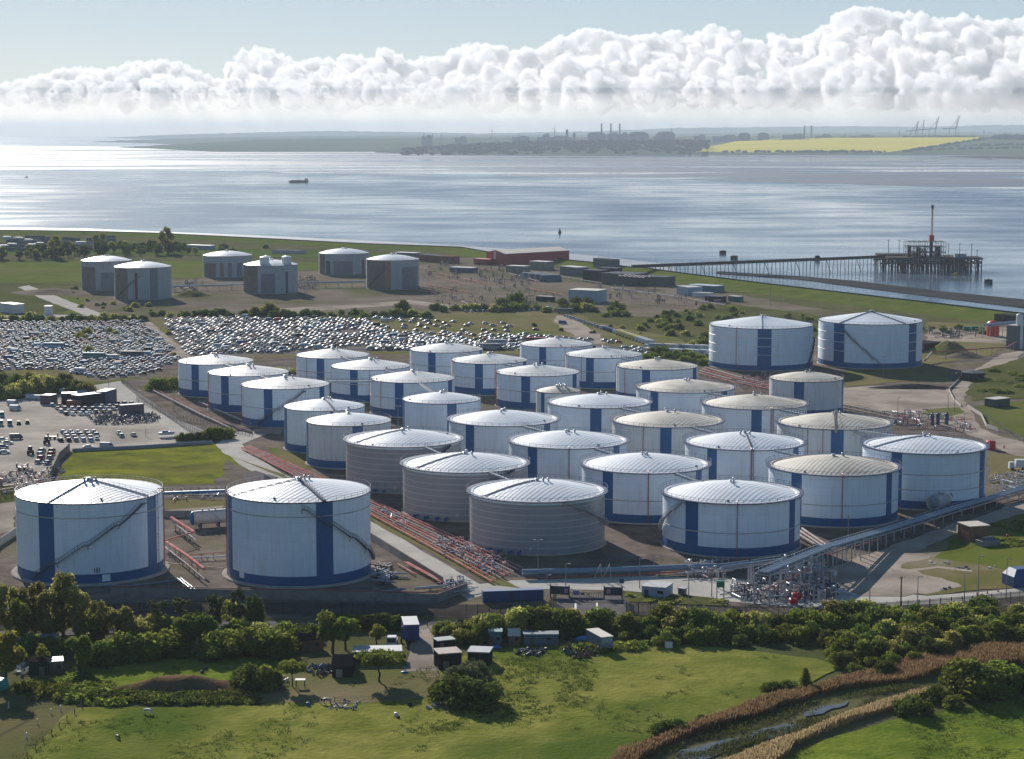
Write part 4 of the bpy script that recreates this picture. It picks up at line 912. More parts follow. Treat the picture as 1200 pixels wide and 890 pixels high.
pipe([(184, 457), (205, 467), (245, 487), (283, 503.5)], .9, .16, M_pink, 'pipeline', 'thin red pipeline beside the shining white one', 0)
pipe([(233, 471), (263, 484), (294, 497)], 1.2, .35, M_wpipe, 'pipeline', 'white pipeline across the feet of the second and third cone roofed tanks', 8)
pipe([(200.5, 607), (227.5, 624)], 3.0, .5, M_pink, 'pipeline', 'broad pink pipe behind the cross beam between the two biggest tanks', 6)
pipe([(201, 611), (229.5, 633)], 2.2, .22, M_wpipe, 'pipeline', 'thin white pipe under the broad pink one', 6)
pipe([(193, 634), (218, 650.5), (239, 667)], 2.4, .42, M_pink, 'pipeline', 'pink pipe crossing the gravel between the two biggest tanks', 7)
pipe([(193, 641), (216, 659), (240, 679)], 1.4, .2, M_wpipe, 'pipeline', 'thin white pipe parallel to the pink one on the gravel', 7)
pipe([(192, 634), (227, 623.5)], 3.4, .22, M_red, 'pipeline', 'red cross beam linking the pink pipes', 0)
pipe([(222, 650), (264, 647)], 1.6, .14, M_red, 'pipeline', 'red rail running towards the stair tank', 5)
pipe([(222, 654), (264, 652)], 1.0, .2, M_galv, 'pipeline', 'grey pipe below the red rail by the stair tank', 5)
pipe([(195, 660), (262, 666)], .5, .1, M_red, 'pipeline', 'low thin red pipe crossing the gravel', 0)
for i, (x0, y0, x1, y1) in enumerate(((208, 678, 231, 696), (212, 678, 235, 696))):
    pipe([(x0, y0), (x1, y1)], .5, .2, M_bpipe, 'pipeline', ['pale blue pipe ending at the bund wall, outer of two', 'pale blue pipe ending at the bund wall, inner of two'][i])
pipe([(120, 686), (150, 687), (208, 680)], .6, .22, M_bpipe, 'pipeline', 'blue pipe rounding the foot of the tree-screened tank', 6)
pipe([(466, 661), (486, 673)], .6, .24, M_pink, 'pipeline', 'short pink pipe in the corner behind the road wall', 0)
for i, dx in enumerate((0, 3.2)):
    pipe([(474+dx, 659), (518+dx, 683)], .9, .26, M_pink, 'pipeline', ['red pipe shining along the inside of the road wall', 'red pipe closest to the road wall face'][i], 7)
pipe([(408, 697), (445, 694), (475, 690)], .8, .32, M_bpipe, 'pipeline', 'blue pipe leaving the shaded foot of the stair tank', 6)
pipe([(486, 690), (522, 687)], .8, .38, M_galv, 'pipeline', 'short grey pipe joining the corner valve set', 6)
pipe([(436, 672), (478, 672)], 1.1, .25, M_galv, 'pipeline', 'grey pipe across the gravel right behind the road wall', 6)
pipe([(434, 675), (478, 677)], .5, .18, M_bpipe, 'pipeline', 'thin blue pipe across the gravel behind the wall', 6)
pipe([(612, 671, 1.8), (700, 669, 1.8), (845, 663.5, 1.8), (900, 659, 1.8), (960, 655, 1.5)], 1.8, .85, M_bpipe, 'pipeline', 'thick blue grey pipe running level behind the cross road', 9)
pipe([(616, 678), (740, 674), (800, 670)], .5, .2, M_red, 'pipeline', 'thin dark red pipe under the thick blue grey one', 0)
for i, (x, y) in enumerate(((932, 624), (936, 621.5), (940, 619.5))):
    pipe([(x, y), (963+i*3.5, 643-i*1.5)], 1.2, .34, M_wpipe, 'pipeline', ['white pipe nearest the manifold in the sunlit trio under the gantry', 'middle white pipe of the sunlit trio under the gantry', 'white pipe nearest the lichen roofed tank in the sunlit trio'][i], 5)
for i, (x0, y0, x1, y1) in enumerate(((988, 474, 1050, 487), (988, 478, 1052, 491), (988, 482, 1054, 495), (988, 487, 1050, 499))):
    pipe([(x0, y0), (x1, y1)], 1.0, .35, M_wpipe, 'pipeline', ['farthest white pipe leading to the pump group by the dirt flat', 'second white pipe leading to the pump group', 'third white pipe leading to the pump group', 'nearest white pipe leading to the pump group'][i], 6)
for i in range(4):
    pipe([(817+i*3, 437-i*2.2), (860+i*2, 448-i*2), (902, 456-i*2)], .9, .33, M_wpipe if i % 2 else M_pink, 'pipeline', ['nearest pipe in front of the single-stripe tall tank', 'second pipe in front of the single-stripe tall tank', 'third pipe in front of the single-stripe tall tank', 'farthest pipe hugging the single-stripe tall tank'][i], 6)
# pipes on the open soil behind the car field
for i, (x0, y0, x1, y1, c) in enumerate(((484, 335, 538, 344, 'p'), (500, 334, 550, 343, 'p'), (515, 321, 568, 332, 'p'), (520, 327, 545, 333, 'p'), (541, 353, 550, 357, 'w'), (596, 320, 632, 330, 'w'), (648, 323, 705, 332, 'w'), (716, 337, 800, 349, 'w'), (800, 349, 850, 358, 'w'), (620, 338, 662, 346, 'p'), (554, 314, 580, 318, 'p'), (492, 340, 512, 344, 'p'), (740, 349, 762, 351, 'w'), (820, 354, 850, 356, 'w'))):
    pipe([(x0, y0), (x1, y1)], 1.5, .36 if i != 3 else .25, M_pink if c == 'p' else M_wpipe, 'pipeline', ['long pink pipe nearest the grey streaked gas tank on the open soil', 'pink pipe just beyond the longest one on the open soil', 'pink pipe below the red warehouse yard', 'short pink pipe between two longer ones on the soil', 'stubby white pipe at the hedge by the open soil', 'white pipe roof line between the warehouse and the blue barns', 'white pipe passing the dark works buildings', 'white pipe beyond the blue flat shed', 'white pipe heading towards the embankment scrub', 'broken pink pipe beside the blue flat shed', 'pink pipe at the foot of the warehouse gable', 'lowest pink pipe beside the gas tank', 'white stub pipe in the bare yard', 'white stub pipe by the teal container'][i], 12, 'pipes of the old gas works')
pipe([(1090, 413), (1180, 407), (1196, 398)], 4.5, .3, M_red, 'pipeline', 'raised red pipe on posts behind the grassy mound', 12)
pipe([(1084, 423, 2), (1092, 413, 4.5)], 2, .45, M_wpipe, 'pipeline', 'short white pipe dropping beside the double-striped tall tank', 0)
# ---- elevated rack
def rack(pts, wd, label, npipe=4, posts=7, red=True):
    V = [at(x, y, z) for x, y, z in pts]; t = thing('pipe_rack', label, 'pipe rack', (V[0].x, V[0].y, 0)); 
    for i in range(npipe):
        mb = MB(); off = (i-(npipe-1)/2)*wd/npipe
        for a, b in zip(V[:-1], V[1:]):
            d = (b-a).normalized(); n = Vector((-d.y, d.x, 0)).normalized()*off; mb.cyl(a+n, b+n, wd/npipe*.30, n=8)
        mb.build('pipe', M_bpipe if i % 2 == 0 else M_galv, t)
    mb = MB(); 
    for a, b in zip(V[:-1], V[1:]):
        d = (b-a).normalized(); n = Vector((-d.y, d.x, 0)).normalized()*(wd/2+.2); L = (b-a).length; k = max(1, int(L/posts))
        for s in (-1, 1): mb.bar(a+n*s-Vector((0, 0, .6)), b+n*s-Vector((0, 0, .6)), .25, .35)
        for j in range(k+1):
            p = a+(b-a)*(j/k)
            mb.bar(p-n-Vector((0, 0, .6)), p+n-Vector((0, 0, .6)), .2, .3)
            for s in (-1, 1): q = p+n*s-Vector((0, 0, .6)); mb.bar((q.x, q.y, 0), q, .28)
        for j in range(k*4):
            p = a+(b-a)*(j/(k*4))+n; mb.bar(p-Vector((0, 0, .5)), p+Vector((0, 0, .6)), .08)
        mb.bar(a+n+Vector((0, 0, .6)), b+n+Vector((0, 0, .6)), .1)
    mb.build('rack_frame', M_galv, t)
    if red:
        mb = MB()
        for a, b in zip(V[:-1], V[1:]): mb.cyl(a-Vector((0, 1.6, max(1.2, min(a.z, b.z)*.5))), b-Vector((0, 1.6, max(1.2, min(a.z, b.z)*.5))), .15, n=6)
        mb.build('fire_main', M_red, t)
    return t
rack([(893, 671, 8.5), (930, 656, 8.5), (968, 641, 8.0), (1040, 620, 3.8), (1120, 595, 2.6), (1200, 572, 2.6), (1300, 543, 2.6)], 3.8, 'long elevated rack of blue grey pipes climbing to the edge of the site')
rack([(845, 665, 6.0), (880, 660, 6.0), (915, 655, 7.5)], 1.6, 'short pipe rack feeding the manifold behind the thick pipe', 2, 6, False)
rack([(1156, 381, 8), (1200, 377, 8), (1260, 374, 8)], 5, 'blue steel rack above the red drum at the distant plant', 3, 9, False)
rack([(185, 336, 4), (300, 333, 4)], 3, 'brown pipe trestle between the distant old gas tanks', 3, 9, False)
rack([(350, 331, 4.5), (428, 330, 4.5)], 3, 'brown pipe trestle joining the two right distant gas tanks', 3, 9, False)

# ---- valve groups: standpipes, bends, hand wheels
def cluster(px, n, label, hmax=2.6, seed=1, mats=None, cat='valve manifold', rad=.14, slab=True, name='valve_manifold', horiz=14, flanged=True):
    rng = random.Random(seed); P = [at(x, y) for x, y in px]; c = sum(P, Vector())/len(P); t = thing(name, label, cat, (c.x, c.y, 0))
    xs = [p.x for p in P]; ys = [p.y for p in P]; poly = [(p.x, p.y) for p in P]
    def rp():
        while True:
            x, y = rng.uniform(min(xs), max(xs)), rng.uniform(min(ys), max(ys))
            if inpoly(x, y, poly): return x, y
    mats = mats or [M_galv, M_rail, M_pink, M_wpipe, M_bpipe]
    d0 = (P[1]-P[0]).normalized(); d1 = Vector((-d0.y, d0.x, 0)); n = min(n, 95)
    for i in range(n):
        x, y = rp(); mm = rng.choice(mats); mb = MB(); h = rng.uniform(.5, 1)*hmax; r = rad*rng.uniform(.6, 1.5); L = rng.uniform(.8, 2.8)
        d = d0 if rng.random() < .6 else d1; a = Vector((x, y, 0)); b = a+d*L
        mb.cyl(a, a+Vector((0, 0, h)), r, n=6)
        if rng.random() < .6:
            mb.cyl(a+Vector((0, 0, h-r)), b+Vector((0, 0, h-r)), r, n=6); mb.cyl(b+Vector((0, 0, h)), b, r, n=6)
        sp = mb.build('standpipe', mm, t); q = MB(); v = rng.choice(mats)
        q.ellipsoid(a+Vector((0, 0, h*.5)), r*2.1, r*2.1, r*2.1, 7, 4); q.build('valve', v, sp)
        q = MB(); q.cyl(a+Vector((0, 0, h+.22)), a+Vector((0, 0, h+.3)), .32, n=8); q.cyl(a+Vector((0, 0, h-.05)), a+Vector((0, 0, h+.25)), .06, n=5); q.build('hand_wheel', v, sp)
    for i in range(horiz):
        x, y = rp(); d = d0 if rng.random() < .65 else d1; L = rng.uniform(3, 9); z = rng.uniform(.5, hmax*.6); a = Vector((x, y, z))-d*L/2; mb = MB(); mb.cyl(a, a+d*L, rad*1.3, n=6)
        mb.build('header_pipe', rng.choice(mats), t)
    return t
cluster([(500, 636), (535, 628), (600, 664), (572, 680)], 75, 'crowded valve set on the pipe bundle near the road end', 1.9, 3)
cluster([(438, 600), (460, 600), (480, 618), (462, 620)], 22, 'small valve set on the pipe bundle behind the stair tank', 1.6, 4, horiz=8)
cluster([(516, 688), (545, 681), (552, 696), (528, 702)], 26, 'bent grey vent pipes at the corner of the bund wall', 2.6, 5, [M_galv, M_rail])
cluster([(797, 668), (850, 664), (852, 678), (806, 680)], 34, 'bright angled pipe group in front of the white tank by the manifold', 2.8, 6, [M_wpipe, M_galv])
cluster([(852, 694), (900, 690), (985, 694), (975, 708), (860, 706)], 95, 'largest manifold of standpipes and valves under the gantry', 3.6, 7, [M_galv, M_rail, M_railb, M_wpipe], horiz=26)
cluster([(905, 678), (965, 676), (968, 690), (905, 690)], 40, 'tall grey riser group under the end of the elevated rack', 7.5, 8, [M_galv, M_bpipe], rad=.2)
cluster([(1035, 486), (1080, 484), (1140, 496), (1140, 508), (1050, 502)], 90, 'pump and valve group beside the dirt flat', 2.4, 9, horiz=26)
cluster([(1156, 560), (1200, 556), (1240, 565), (1180, 578), (1156, 572)], 60, 'white pipe group beyond the tank with the deep rim', 1.6, 10, [M_wpipe, M_galv], horiz=24)
cluster([(-30, 560), (30, 552), (62, 565), (50, 575), (-20, 592)], 60, 'jumble of pipes and red valves at the yard corner beyond the tree-screened tank', 2.6, 11, [M_wpipe, M_railg, M_red], horiz=24)
cluster([(195, 577), (262, 577), (262, 586), (195, 588)], 24, 'low pipework beyond the horizontal vessel', 1.2, 12, [M_wpipe, M_galv, M_railb], horiz=16)
cluster([(860, 447), (900, 440), (905, 455), (870, 458)], 40, 'pink and white valve set between small brown roofed tank and tall tanks', 2.2, 13, [M_pink, M_wpipe, M_railb])
cluster([(440, 668), (452, 664), (460, 684), (446, 688)], 22, 'valve set at the foot of the stair tank', 1.8, 14, [M_galv, M_railb])
cluster([(1085, 388), (1150, 385), (1165, 396), (1090, 400)], 26, 'posts and pipework beyond the double-striped tall tank', 4, 15, [M_railb, M_railg], rad=.2)
for i, (p, lb) in enumerate(((((440, 318), (520, 310), (560, 318), (560, 330), (500, 330)), 'pipe clutter between gas tanks and the red warehouse'), (((560, 316), (592, 314), (640, 332), (600, 338), (560, 330)), 'tangled works pipework before the red warehouse'), (((500, 342), (600, 336), (650, 348), (640, 362), (520, 362)), 'field of short standpipes on bare soil'), (((348, 328), (372, 326), (374, 342), (350, 344)), 'grey pipework between two old gas tanks'), (((200, 334), (236, 332), (240, 345), (204, 348)), 'white pipework right of the diagonal stair gas tank'), (((700, 336), (780, 345), (850, 356), (800, 360), (700, 350)), 'scattered posts in the bare works yard'))):
    cluster(p, [40, 60, 70, 26, 22, 40][i], lb, 5 if i != 2 else 3.6, 30+i, [M_railb, M_railg, M_wpipe], rad=.22, horiz=12)
for x in (1092.5, 1099, 1109.5):
    p = at(x, 498); mb = MB(); mb.cyl(p, p+Vector((0, 0, 4.4)), .75, n=12); mb.ellipsoid(p+Vector((0, 0, 4.4)), .75, .75, .5, 12, 4); mb.cyl(p+Vector((0, 0, 4.8)), p+Vector((0, 0, 5.3)), .2, n=6)
    tag(mb.build('pressure_vessel', M_rail, loc=p), 'dark upright pressure vessel standing behind the pump group', 'vessel', 'three dark upright vessels')
# ---- horizontal vessels
def hvessel(x0, y0, x1, y1, r, label, m_end):
    a = at(x0, y0); b = at(x1, y1); zc = r+.9; a.z = b.z = zc; t = thing('horizontal_vessel', label, 'vessel', ((a.x+b.x)/2, (a.y+b.y)/2, 0)); d = (b-a).normalized()
    mb = MB(); mb.cyl(a, b, r, n=24); mb.build('barrel', M_wpipe, t)
    for p, s in ((a, -1), (b, 1)):
        mb = MB(); mb.ellipsoid(p, .9, r*.995, r*.995, 20, 12); q = mb.build('dished_end', m_end, t); q.rotation_euler = (0, 0, 0)
    for f in (.22, .78):
        p = a+(b-a)*f; mb = MB(); n = Vector((-d.y, d.x, 0)); mb.bar(p-n*r*.75-Vector((0, 0, zc*.5)), p+n*r*.75-Vector((0, 0, zc*.5)), .5, zc); mb.build('saddle', M_rail, t)
    mb = MB(); n = Vector((-d.y, d.x, 0)).normalized(); mb.bar(a+n*-.4+Vector((0, 0, r+.1)), b-n*.4+Vector((0, 0, r+.1)), .8, .1); mb.bar(b+n*-(r+.2)-Vector((0, 0, zc)), (a+b)/2-n*(r+.2)+Vector((0, 0, r)), .5, .12); mb.build('walkway', M_galv, t)
    for f in (.3, .5, .7): p = a+(b-a)*f; mb = MB(); mb.cyl(p+Vector((0, 0, r-.1)), p+Vector((0, 0, r+.7)), .25, n=8); mb.build('nozzle', M_galv, t)
hvessel(226, 619, 264, 616, 2.1, 'white horizontal vessel with a blue end between the two biggest tanks', M_blue)
hvessel(1093, 602, 1116, 594, 2.4, 'pale horizontal vessel half hidden by the elevated pipes at the deep-rimmed tank', M_bpipe)
# ---- lamp posts and masts
M_lamp = mat('lamp column grey', (0.22, 0.23, 0.25), .5)
def lamp(x, yb, yt, label, heads=1):
    p = at(x, yb); D = math.hypot(p.x, p.y); r = ray(x, yt); h = H+r.z*(D/math.hypot(r.x, r.y)); t = thing('lamp_post', label, 'lamp post', p, 0, 'lamp posts around the site')
    mb = MB(); mb.cyl(p, p+Vector((0, 0, h)), .14, .08, n=6); mb.build('column', M_lamp, t)
    for s in ((1,) if heads == 1 else (-1, 1)):
        mb = MB(); mb.bar(p+Vector((0, 0, h)), p+Vector((.8*s, 0, h+.05)), .1); mb.box(p+Vector((.9*s, 0, h-.1)), (.7, .35, .18)); mb.build('lamp_head', M_lamp, t)
for a in [(663, 687, 661, 'lamp post behind the left gate board'), (749.5, 690, 655, 'tall lamp post beside the pale blue hut'), (766.5, 670, 653, 'short lamp post by the tank nearest the manifold'), (630.5, 679, 633, 'twin headed lamp in front of the nearest grey tank', 2), (640.5, 682, 674, 'low lamp beyond the blue container'), (993.5, 648, 603, 'twin headed lamp in front of the lichen roofed tank', 2), (1093, 636, 624, 'short white lamp on grass near the brick hut'), (1019, 712, 662, 'thin mast near the concrete end of the dirt area'), (1075, 716, 676, 'lamp post rising behind the dark fence by the dirt curve'), (1130, 708, 672, 'lamp post between the traffic cones'), (1146, 706, 652, 'tallest lamp post by the cones'), (1179, 704, 655, 'lamp post nearest the blue skip'), (127.6, 459, 437, 'lamp post where the yard road starts'), (204, 482, 459, 'lamp post beside the first cone roofed tank'), (162, 478, 458, 'lamp post on the yard road fence'), (301, 500, 480, 'lamp post before the junction tank'), (239, 505, 488, 'lamp post at the end of the yard fence'), (466.5, 502, 476, 'twin headed lamp by the plain bright roofed tank', 2), (1035.5, 445, 418, 'twin headed lamp in front of the double-striped tall tank', 2), (1111, 480, 461, 'lamp post at the dirt road crossing'), (1118.5, 482, 463, 'lamp post a step right of the crossing one'), (1052, 486, 466, 'lamp post near the pump group pipes'), (1130, 508, 485, 'tall pale column at the right of the pump group'), (865, 430, 408, 'lamp post against the single-stripe tall tank'), (171, 512, 502, 'small lamp in the car yard'), (834, 700, 664, 'tall mast beside the green cabinet'), (807, 702, 664, 'slim mast left of the green cabinet'), (198, 707, 676, 'thin pole by the bund wall'), (437, 712, 690, 'thin pole in the shade of the stair tank'), (1110, 598, 566, 'lamp over the pale horizontal vessel', 2), (916, 356, 345, 'distant lamp on the embankment'), (702, 340, 300, 'distant tall pole by the works'), (903, 358, 312, 'tall lattice pole behind the embankment grass')]:
    lamp(*a)
p = at(1055.5, 717); mb = MB(); mb.cyl(p, p+Vector((0, 0, 9)), .2, .14, n=8, m=0); mb.bar(p+Vector((-.8, 0, 8.6)), p+Vector((.8, 0, 8.6)), .12); tag(mb.build('telegraph_pole', mat('tarred wood', (0.05, 0.038, 0.03), .8), loc=p), 'dark wooden pole standing behind the fence on the concrete', 'pole')

# ---- buildings
def bld(name, label, x0, y0, x1, y1, h, depth, mw, mr, rh=0, cat='building', over=.2, doors=(), door_m=None, windows=(), group=None):
    c, L, rz = front(x0, y0, x1, y1, depth); t = thing(name, label, cat, c, 0, group); w_ = MB(); r_ = MB()
    if rh:
        g = MB()
        g.gable(c, (L, depth, h), rh, rz, 0, 1, over)
        nf = 4; w2, r2 = MB(), MB()
        w_.v = list(g.v[:10]); w_.f = g.f[:4]; w_.m = [0]*4; w_.sm = [False]*4
        r_.v = list(g.v[10:]); r_.f = [tuple(i-10 for i in f) for f in g.f[4:]]; r_.m = [0]*len(r_.f); r_.sm = [False]*len(r_.f)
    else:
        w_.box(c, (L, depth, h), rz); r_.box((c.x, c.y, h+.003), (L+over*2, depth+over*2, .22), rz)
    w_.build('wall', mw, t); r_.build('roof', mr, t)
    for f, dw, dh in doors:
        q = local(c, rz, (f-.5)*L, -depth/2-.04); mb = MB(); mb.box(q, (dw, .08, dh), rz); mb.build('door', door_m or M_rail, t)
    for f, dw, z0, dh in windows:
        q = local(c, rz, (f-.5)*L, -depth/2-.03, z0); mb = MB(); mb.box(q, (dw, .06, dh), rz); mb.build('window', mat('dark glass', (0.02, 0.025, 0.03), .15), t)
    return t, c, L, rz
M_bcont = mat('deep blue container steel', (0.012, 0.055, 0.20), .55, (0.02, 0.07, 0.2), .6)
M_pblue = mat('pale blue cladding', (0.26, 0.36, 0.45), .6, (0.30, 0.38, 0.46), .5)
M_slate = mat('grey sheet roof', (0.42, 0.43, 0.44), .55, (0.32, 0.32, 0.32), .4)
M_redcl = mat('red cladding', (0.42, 0.045, 0.04), .6, (0.36, 0.05, 0.045), .2)
M_tanroof = mat('pale tan roof', (0.50, 0.45, 0.38), .6)
M_brick = mat('red brown brick', (0.20, 0.10, 0.065), .85, (0.26, 0.14, 0.1), 2)
M_timber = mat('weathered timber', (0.12, 0.10, 0.09), .85, (0.17, 0.14, 0.12), 1.5, stretch=(1, 1, .2))
M_dkshed = mat('black shed boards', (0.028, 0.026, 0.028), .8)
M_rustr = mat('rusty corrugated roof', (0.25, 0.16, 0.12), .7, (0.33, 0.30, 0.28), .8)
# blue shipping container (long) by the gate
c, L, rz = front(566, 707, 637, 704.5, 2.6); t = thing('shipping_container', 'long deep blue container parked beside the sliding gate', 'container', c)
mb = MB(); mb.box((c.x, c.y, .1), (L, 2.5, 2.9), rz); mb.build('body', M_bcont, t); mb = MB()
for i in range(int(L/.4)): q = local(c, rz, -L/2+.2+i*.4, -1.28, .2); mb.box(q, (.18, .05, 2.7), rz)
mb.build('ribs', M_bcont, t); mb = MB(); mb.box(local(c, rz, -L*.02, -1.31, .12), (1.5, .05, 2.7), rz); mb.build('door', M_rail, t)
bld('gatehouse', 'pale blue flat roofed hut beside the cross road', 752, 699.5, 779, 702, 2.7, 6.5, M_pblue, M_slate, windows=((.8, 1.6, 1.2, .8),), doors=((.2, 1.1, 2.0),))
bld('store_cabinet', 'small grey green cabinet just right of the pale blue hut', 794.5, 697, 801.5, 698, 1.6, 1.4, mat('grey green steel', (0.13, 0.17, 0.17), .6), M_slate, cat='cabinet')
# green tank on legs
p = at(844, 706); t = thing('raised_tank', 'small green box tank raised on a steel frame', 'tank', p); mb = MB(); mb.box(p+Vector((0, 0, 4.0)), (2.0, 1.4, 1.6)); mb.build('tank_body', mat('signal green', (0.015, 0.16, 0.10), .5), t)
for sx in (-.9, .9):
    for sy in (-.6, .6): mb = MB(); mb.bar(p+Vector((sx, sy, 0)), p+Vector((sx, sy, 4.0)), .14); mb.build('leg', M_galv, t)
mb = MB(); mb.bar(p+Vector((-.9, -.6, 1.6)), p+Vector((.9, -.6, 3.2)), .08); mb.bar(p+Vector((.9, -.6, 1.6)), p+Vector((-.9, -.6, 3.2)), .08); mb.build('brace', M_galv, t)
for x, y, s, lb in ((932.5, 703, 2.1, 'larger red foam trolley box on the concrete by the manifold'), (930, 708.5, 1.7, 'smaller red box nearest the dark fence by the manifold')):
    c = at(x, y); t = thing('hose_box', lb, 'hose box', c); mb = MB(); mb.box(c+Vector((0, 0, .25)), (s*1.1, s*.8, s*.7), .2, top=.92); mb.build('box_body', mat('fire red', (0.55, 0.012, 0.02), .45), t); mb = MB(); mb.box(c+Vector((0, 0, .25+s*.7)), (s*1.15, s*.85, .14), .2, top=.8); mb.build('lid', mat('fire red', (0.5, 0.02, 0.02), .4), t)
    for q in (-.4, .4): mb = MB(); mb.cyl(c+Vector((q*s, -.5, .25)), c+Vector((q*s, -.35, .25)), .25, n=8); mb.build('wheel', M_rail, t)
c = at(983, 696); mb = MB(); mb.box(c, (2.2, .1, 1.5)); mb.bar(c+Vector((-1, .1, 0)), c+Vector((3.5, -.8, .1)), .35); mb.bar(c+Vector((0, .1, .7)), c+Vector((4.3, -1.8, .1)), .35); tag(mb.build('concrete_offcut', M_mast, loc=c), 'white panel with pale tubes lying on the concrete right of the manifold', 'panel')
c = at(979, 683); mb = MB(); mb.bar(c, c+Vector((0, 0, 3)), .1); mb.box(c+Vector((0, 0, 1.9)), (.8, .08, 1.4)); tag(mb.build('notice_board', M_mast, loc=c), 'white upright notice on a post near the manifold', 'sign')
c = at(728.5, 694); t = thing('sign_post', 'dark blue sign on a tall post facing the cross road', 'sign', c); mb = MB(); mb.bar(c, c+Vector((0, 0, 2.4)), .12); mb.build('post', M_galv, t); mb = MB(); mb.box(c+Vector((0, 0, 2.3)), (1.2, .1, 1.3)); mb.build('sign_face', mat('blue sign', (0.02, 0.07, 0.17), .5), t)
for x, y in ((735.5, 716), (741, 719)):
    c = at(x, y)+Vector((0, -.15, .9)); mb = MB(); mb.box(c, (.9, .04, 1.3)); tag(mb.build('white_notice', M_mast, loc=c), 'white notice plate fixed to the dark fence by the gate apron', 'sign', 'white fence notices')
for x, y, lb in ((709, 676, 'stair_frame'),):
    c = at(x, 680); t = thing('access_ladder', 'pale slanted lattice step unit straddling the thick pipe', 'step unit', c)
    mb = MB()
    for s in (-1.2, 1.2):
        for q in (-.5, .5): mb.bar(c+Vector((s-1.6, q+3, 0)), c+Vector((s, q, 4.4)), .13); mb.bar(c+Vector((s+.5, q, 0)), c+Vector((s, q, 4.4)), .13)
        for j in range(6): f = j/6; mb.bar(c+Vector((s-1.6*(1-f), 3*(1-f)-.5, 4.4*f)), c+Vector((s-1.6*(1-f), 3*(1-f)+.5, 4.4*f)), .1)
    mb.build('frame', M_wpipe, t)
# brick hut right, with tank
bld('brick_hut', 'red brown brick hut with a pale flat roof on the grass', 1136, 636, 1159, 634.5, 4.6, 7, M_brick, M_tanroof, doors=((.35, 1.1, 2.1),))
c, L, rz = front(1151, 642, 1172, 640, 3.6); t = thing('bunded_tank', 'low grey walled tank bund in front of the brick hut', 'tank', c); mb = MB(); mb.box(c, (L, 3.6, 1.7), rz); mb.build('bund', M_wallc, t); mb = MB(); mb.cyl(local(c, rz, -1.4, 0, 1.9), local(c, rz, 1.9, 0, 1.9), .8, n=12); mb.build('barrel', M_railg, t)
c = at(1125, 625); mb = MB(); mb.box(c, (1.8, 1.2, 2.2)); mb.box(c+Vector((0, 0, 2.2)), (1.95, 1.35, .12)); tag(mb.build('control_kiosk', M_road, loc=c), 'pale control kiosk left of the brick hut', 'kiosk')
c = at(1180.5, 632); mb = MB(); mb.cyl(c, c+Vector((0, 0, 1.2)), .32, n=10); mb.ellipsoid(c+Vector((0, 0, 1.2)), .36, .36, .25, 8, 4); tag(mb.build('hydrant', mat('fire red', (0.5, 0.02, 0.02), .4), loc=c), 'red hydrant standing on grass right of the brick hut', 'hydrant')
c = at(1176.5, 526); mb = MB(); mb.cyl(c, c+Vector((0, 0, 1.1)), .25, n=8); mb.ellipsoid(c+Vector((0, 0, 1.1)), .3, .3, .2, 8, 4); tag(mb.build('hydrant', mat('fire red', (0.5, 0.02, 0.02), .4), loc=c), 'red hydrant near the red round drum beyond the deep-rimmed tank', 'hydrant')
bld('field_hut', 'small hut with green end and pale roof by the right hand grass', 1166, 478, 1183.5, 476, 3.4, 6, mat('dark green boards', (0.05, 0.11, 0.09), .7), M_tanroof, doors=((.3, 1.1, 2),))
c = at(1161, 527); mb = MB(); mb.cyl(c, c+Vector((0, 0, 3)), 1.8, n=20); mb.ellipsoid(c+Vector((0, 0, 3)), 1.8, 1.8, .5, 20, 6); tag(mb.build('red_drum', mat('fire red', (0.5, 0.02, 0.02), .4), loc=c), 'red round drum behind the deep-rimmed tank beside the road', 'drum')
# blue skip at the right edge with dark heap
c, L, rz = front(1188, 690, 1215, 688, 6); t = thing('blue_shelter', 'deep blue steel shelter cut by the picture edge above the fence', 'shelter', c); mb = MB(); mb.box(c, (L, 6, 3), rz); mb.box((c.x, c.y, 3), (L, 6, 1.8), rz, top=.6); mb.build('wall', M_bcont, t)
# cones
for i, (x, y) in enumerate(((1145, 698), (1157, 696), (1169.5, 694))):
    c = at(x, y); t = thing('traffic_cone', 'orange and white traffic cone on the road edge before the fence', 'traffic cone', c, 0, 'traffic cones on the road edge'); mb = MB(); mb.cyl(c+Vector((0, 0, .05)), c+Vector((0, 0, .95)), .28, .06, n=10, m=0); mb.build('cone', mat('cone orange', (0.6, 0.11, 0.05), .5), t); mb = MB(); mb.box(c, (.6, .6, .05)); mb.build('base', M_rail, t)
# debris
for x, y, m_, lb, n_ in ((1128, 667, M_railg, 'grey scrap bundle lying on the dry grass', 9), (1100, 661, M_road, 'line of pale rubble on the dry grass', 8), (1160, 666, M_mast, 'white sack on the grass beside the lamp posts', 2), (1112, 691, M_rail, 'black sheet lying on bare ground before the road', 3)):
    c = at(x, y); mb = MB(); rr = random.Random(x)
    for i in range(n_): a = c+Vector((rr.uniform(-2.6, 2.6), rr.uniform(-1.2, 1.2), 0)); mb.box(a, (rr.uniform(.6, 2), rr.uniform(.4, 1), rr.uniform(.2, .7)), rr.uniform(0, 3), top=.7)
    tag(mb.build('rubble_heap', m_, loc=c), lb, 'debris')
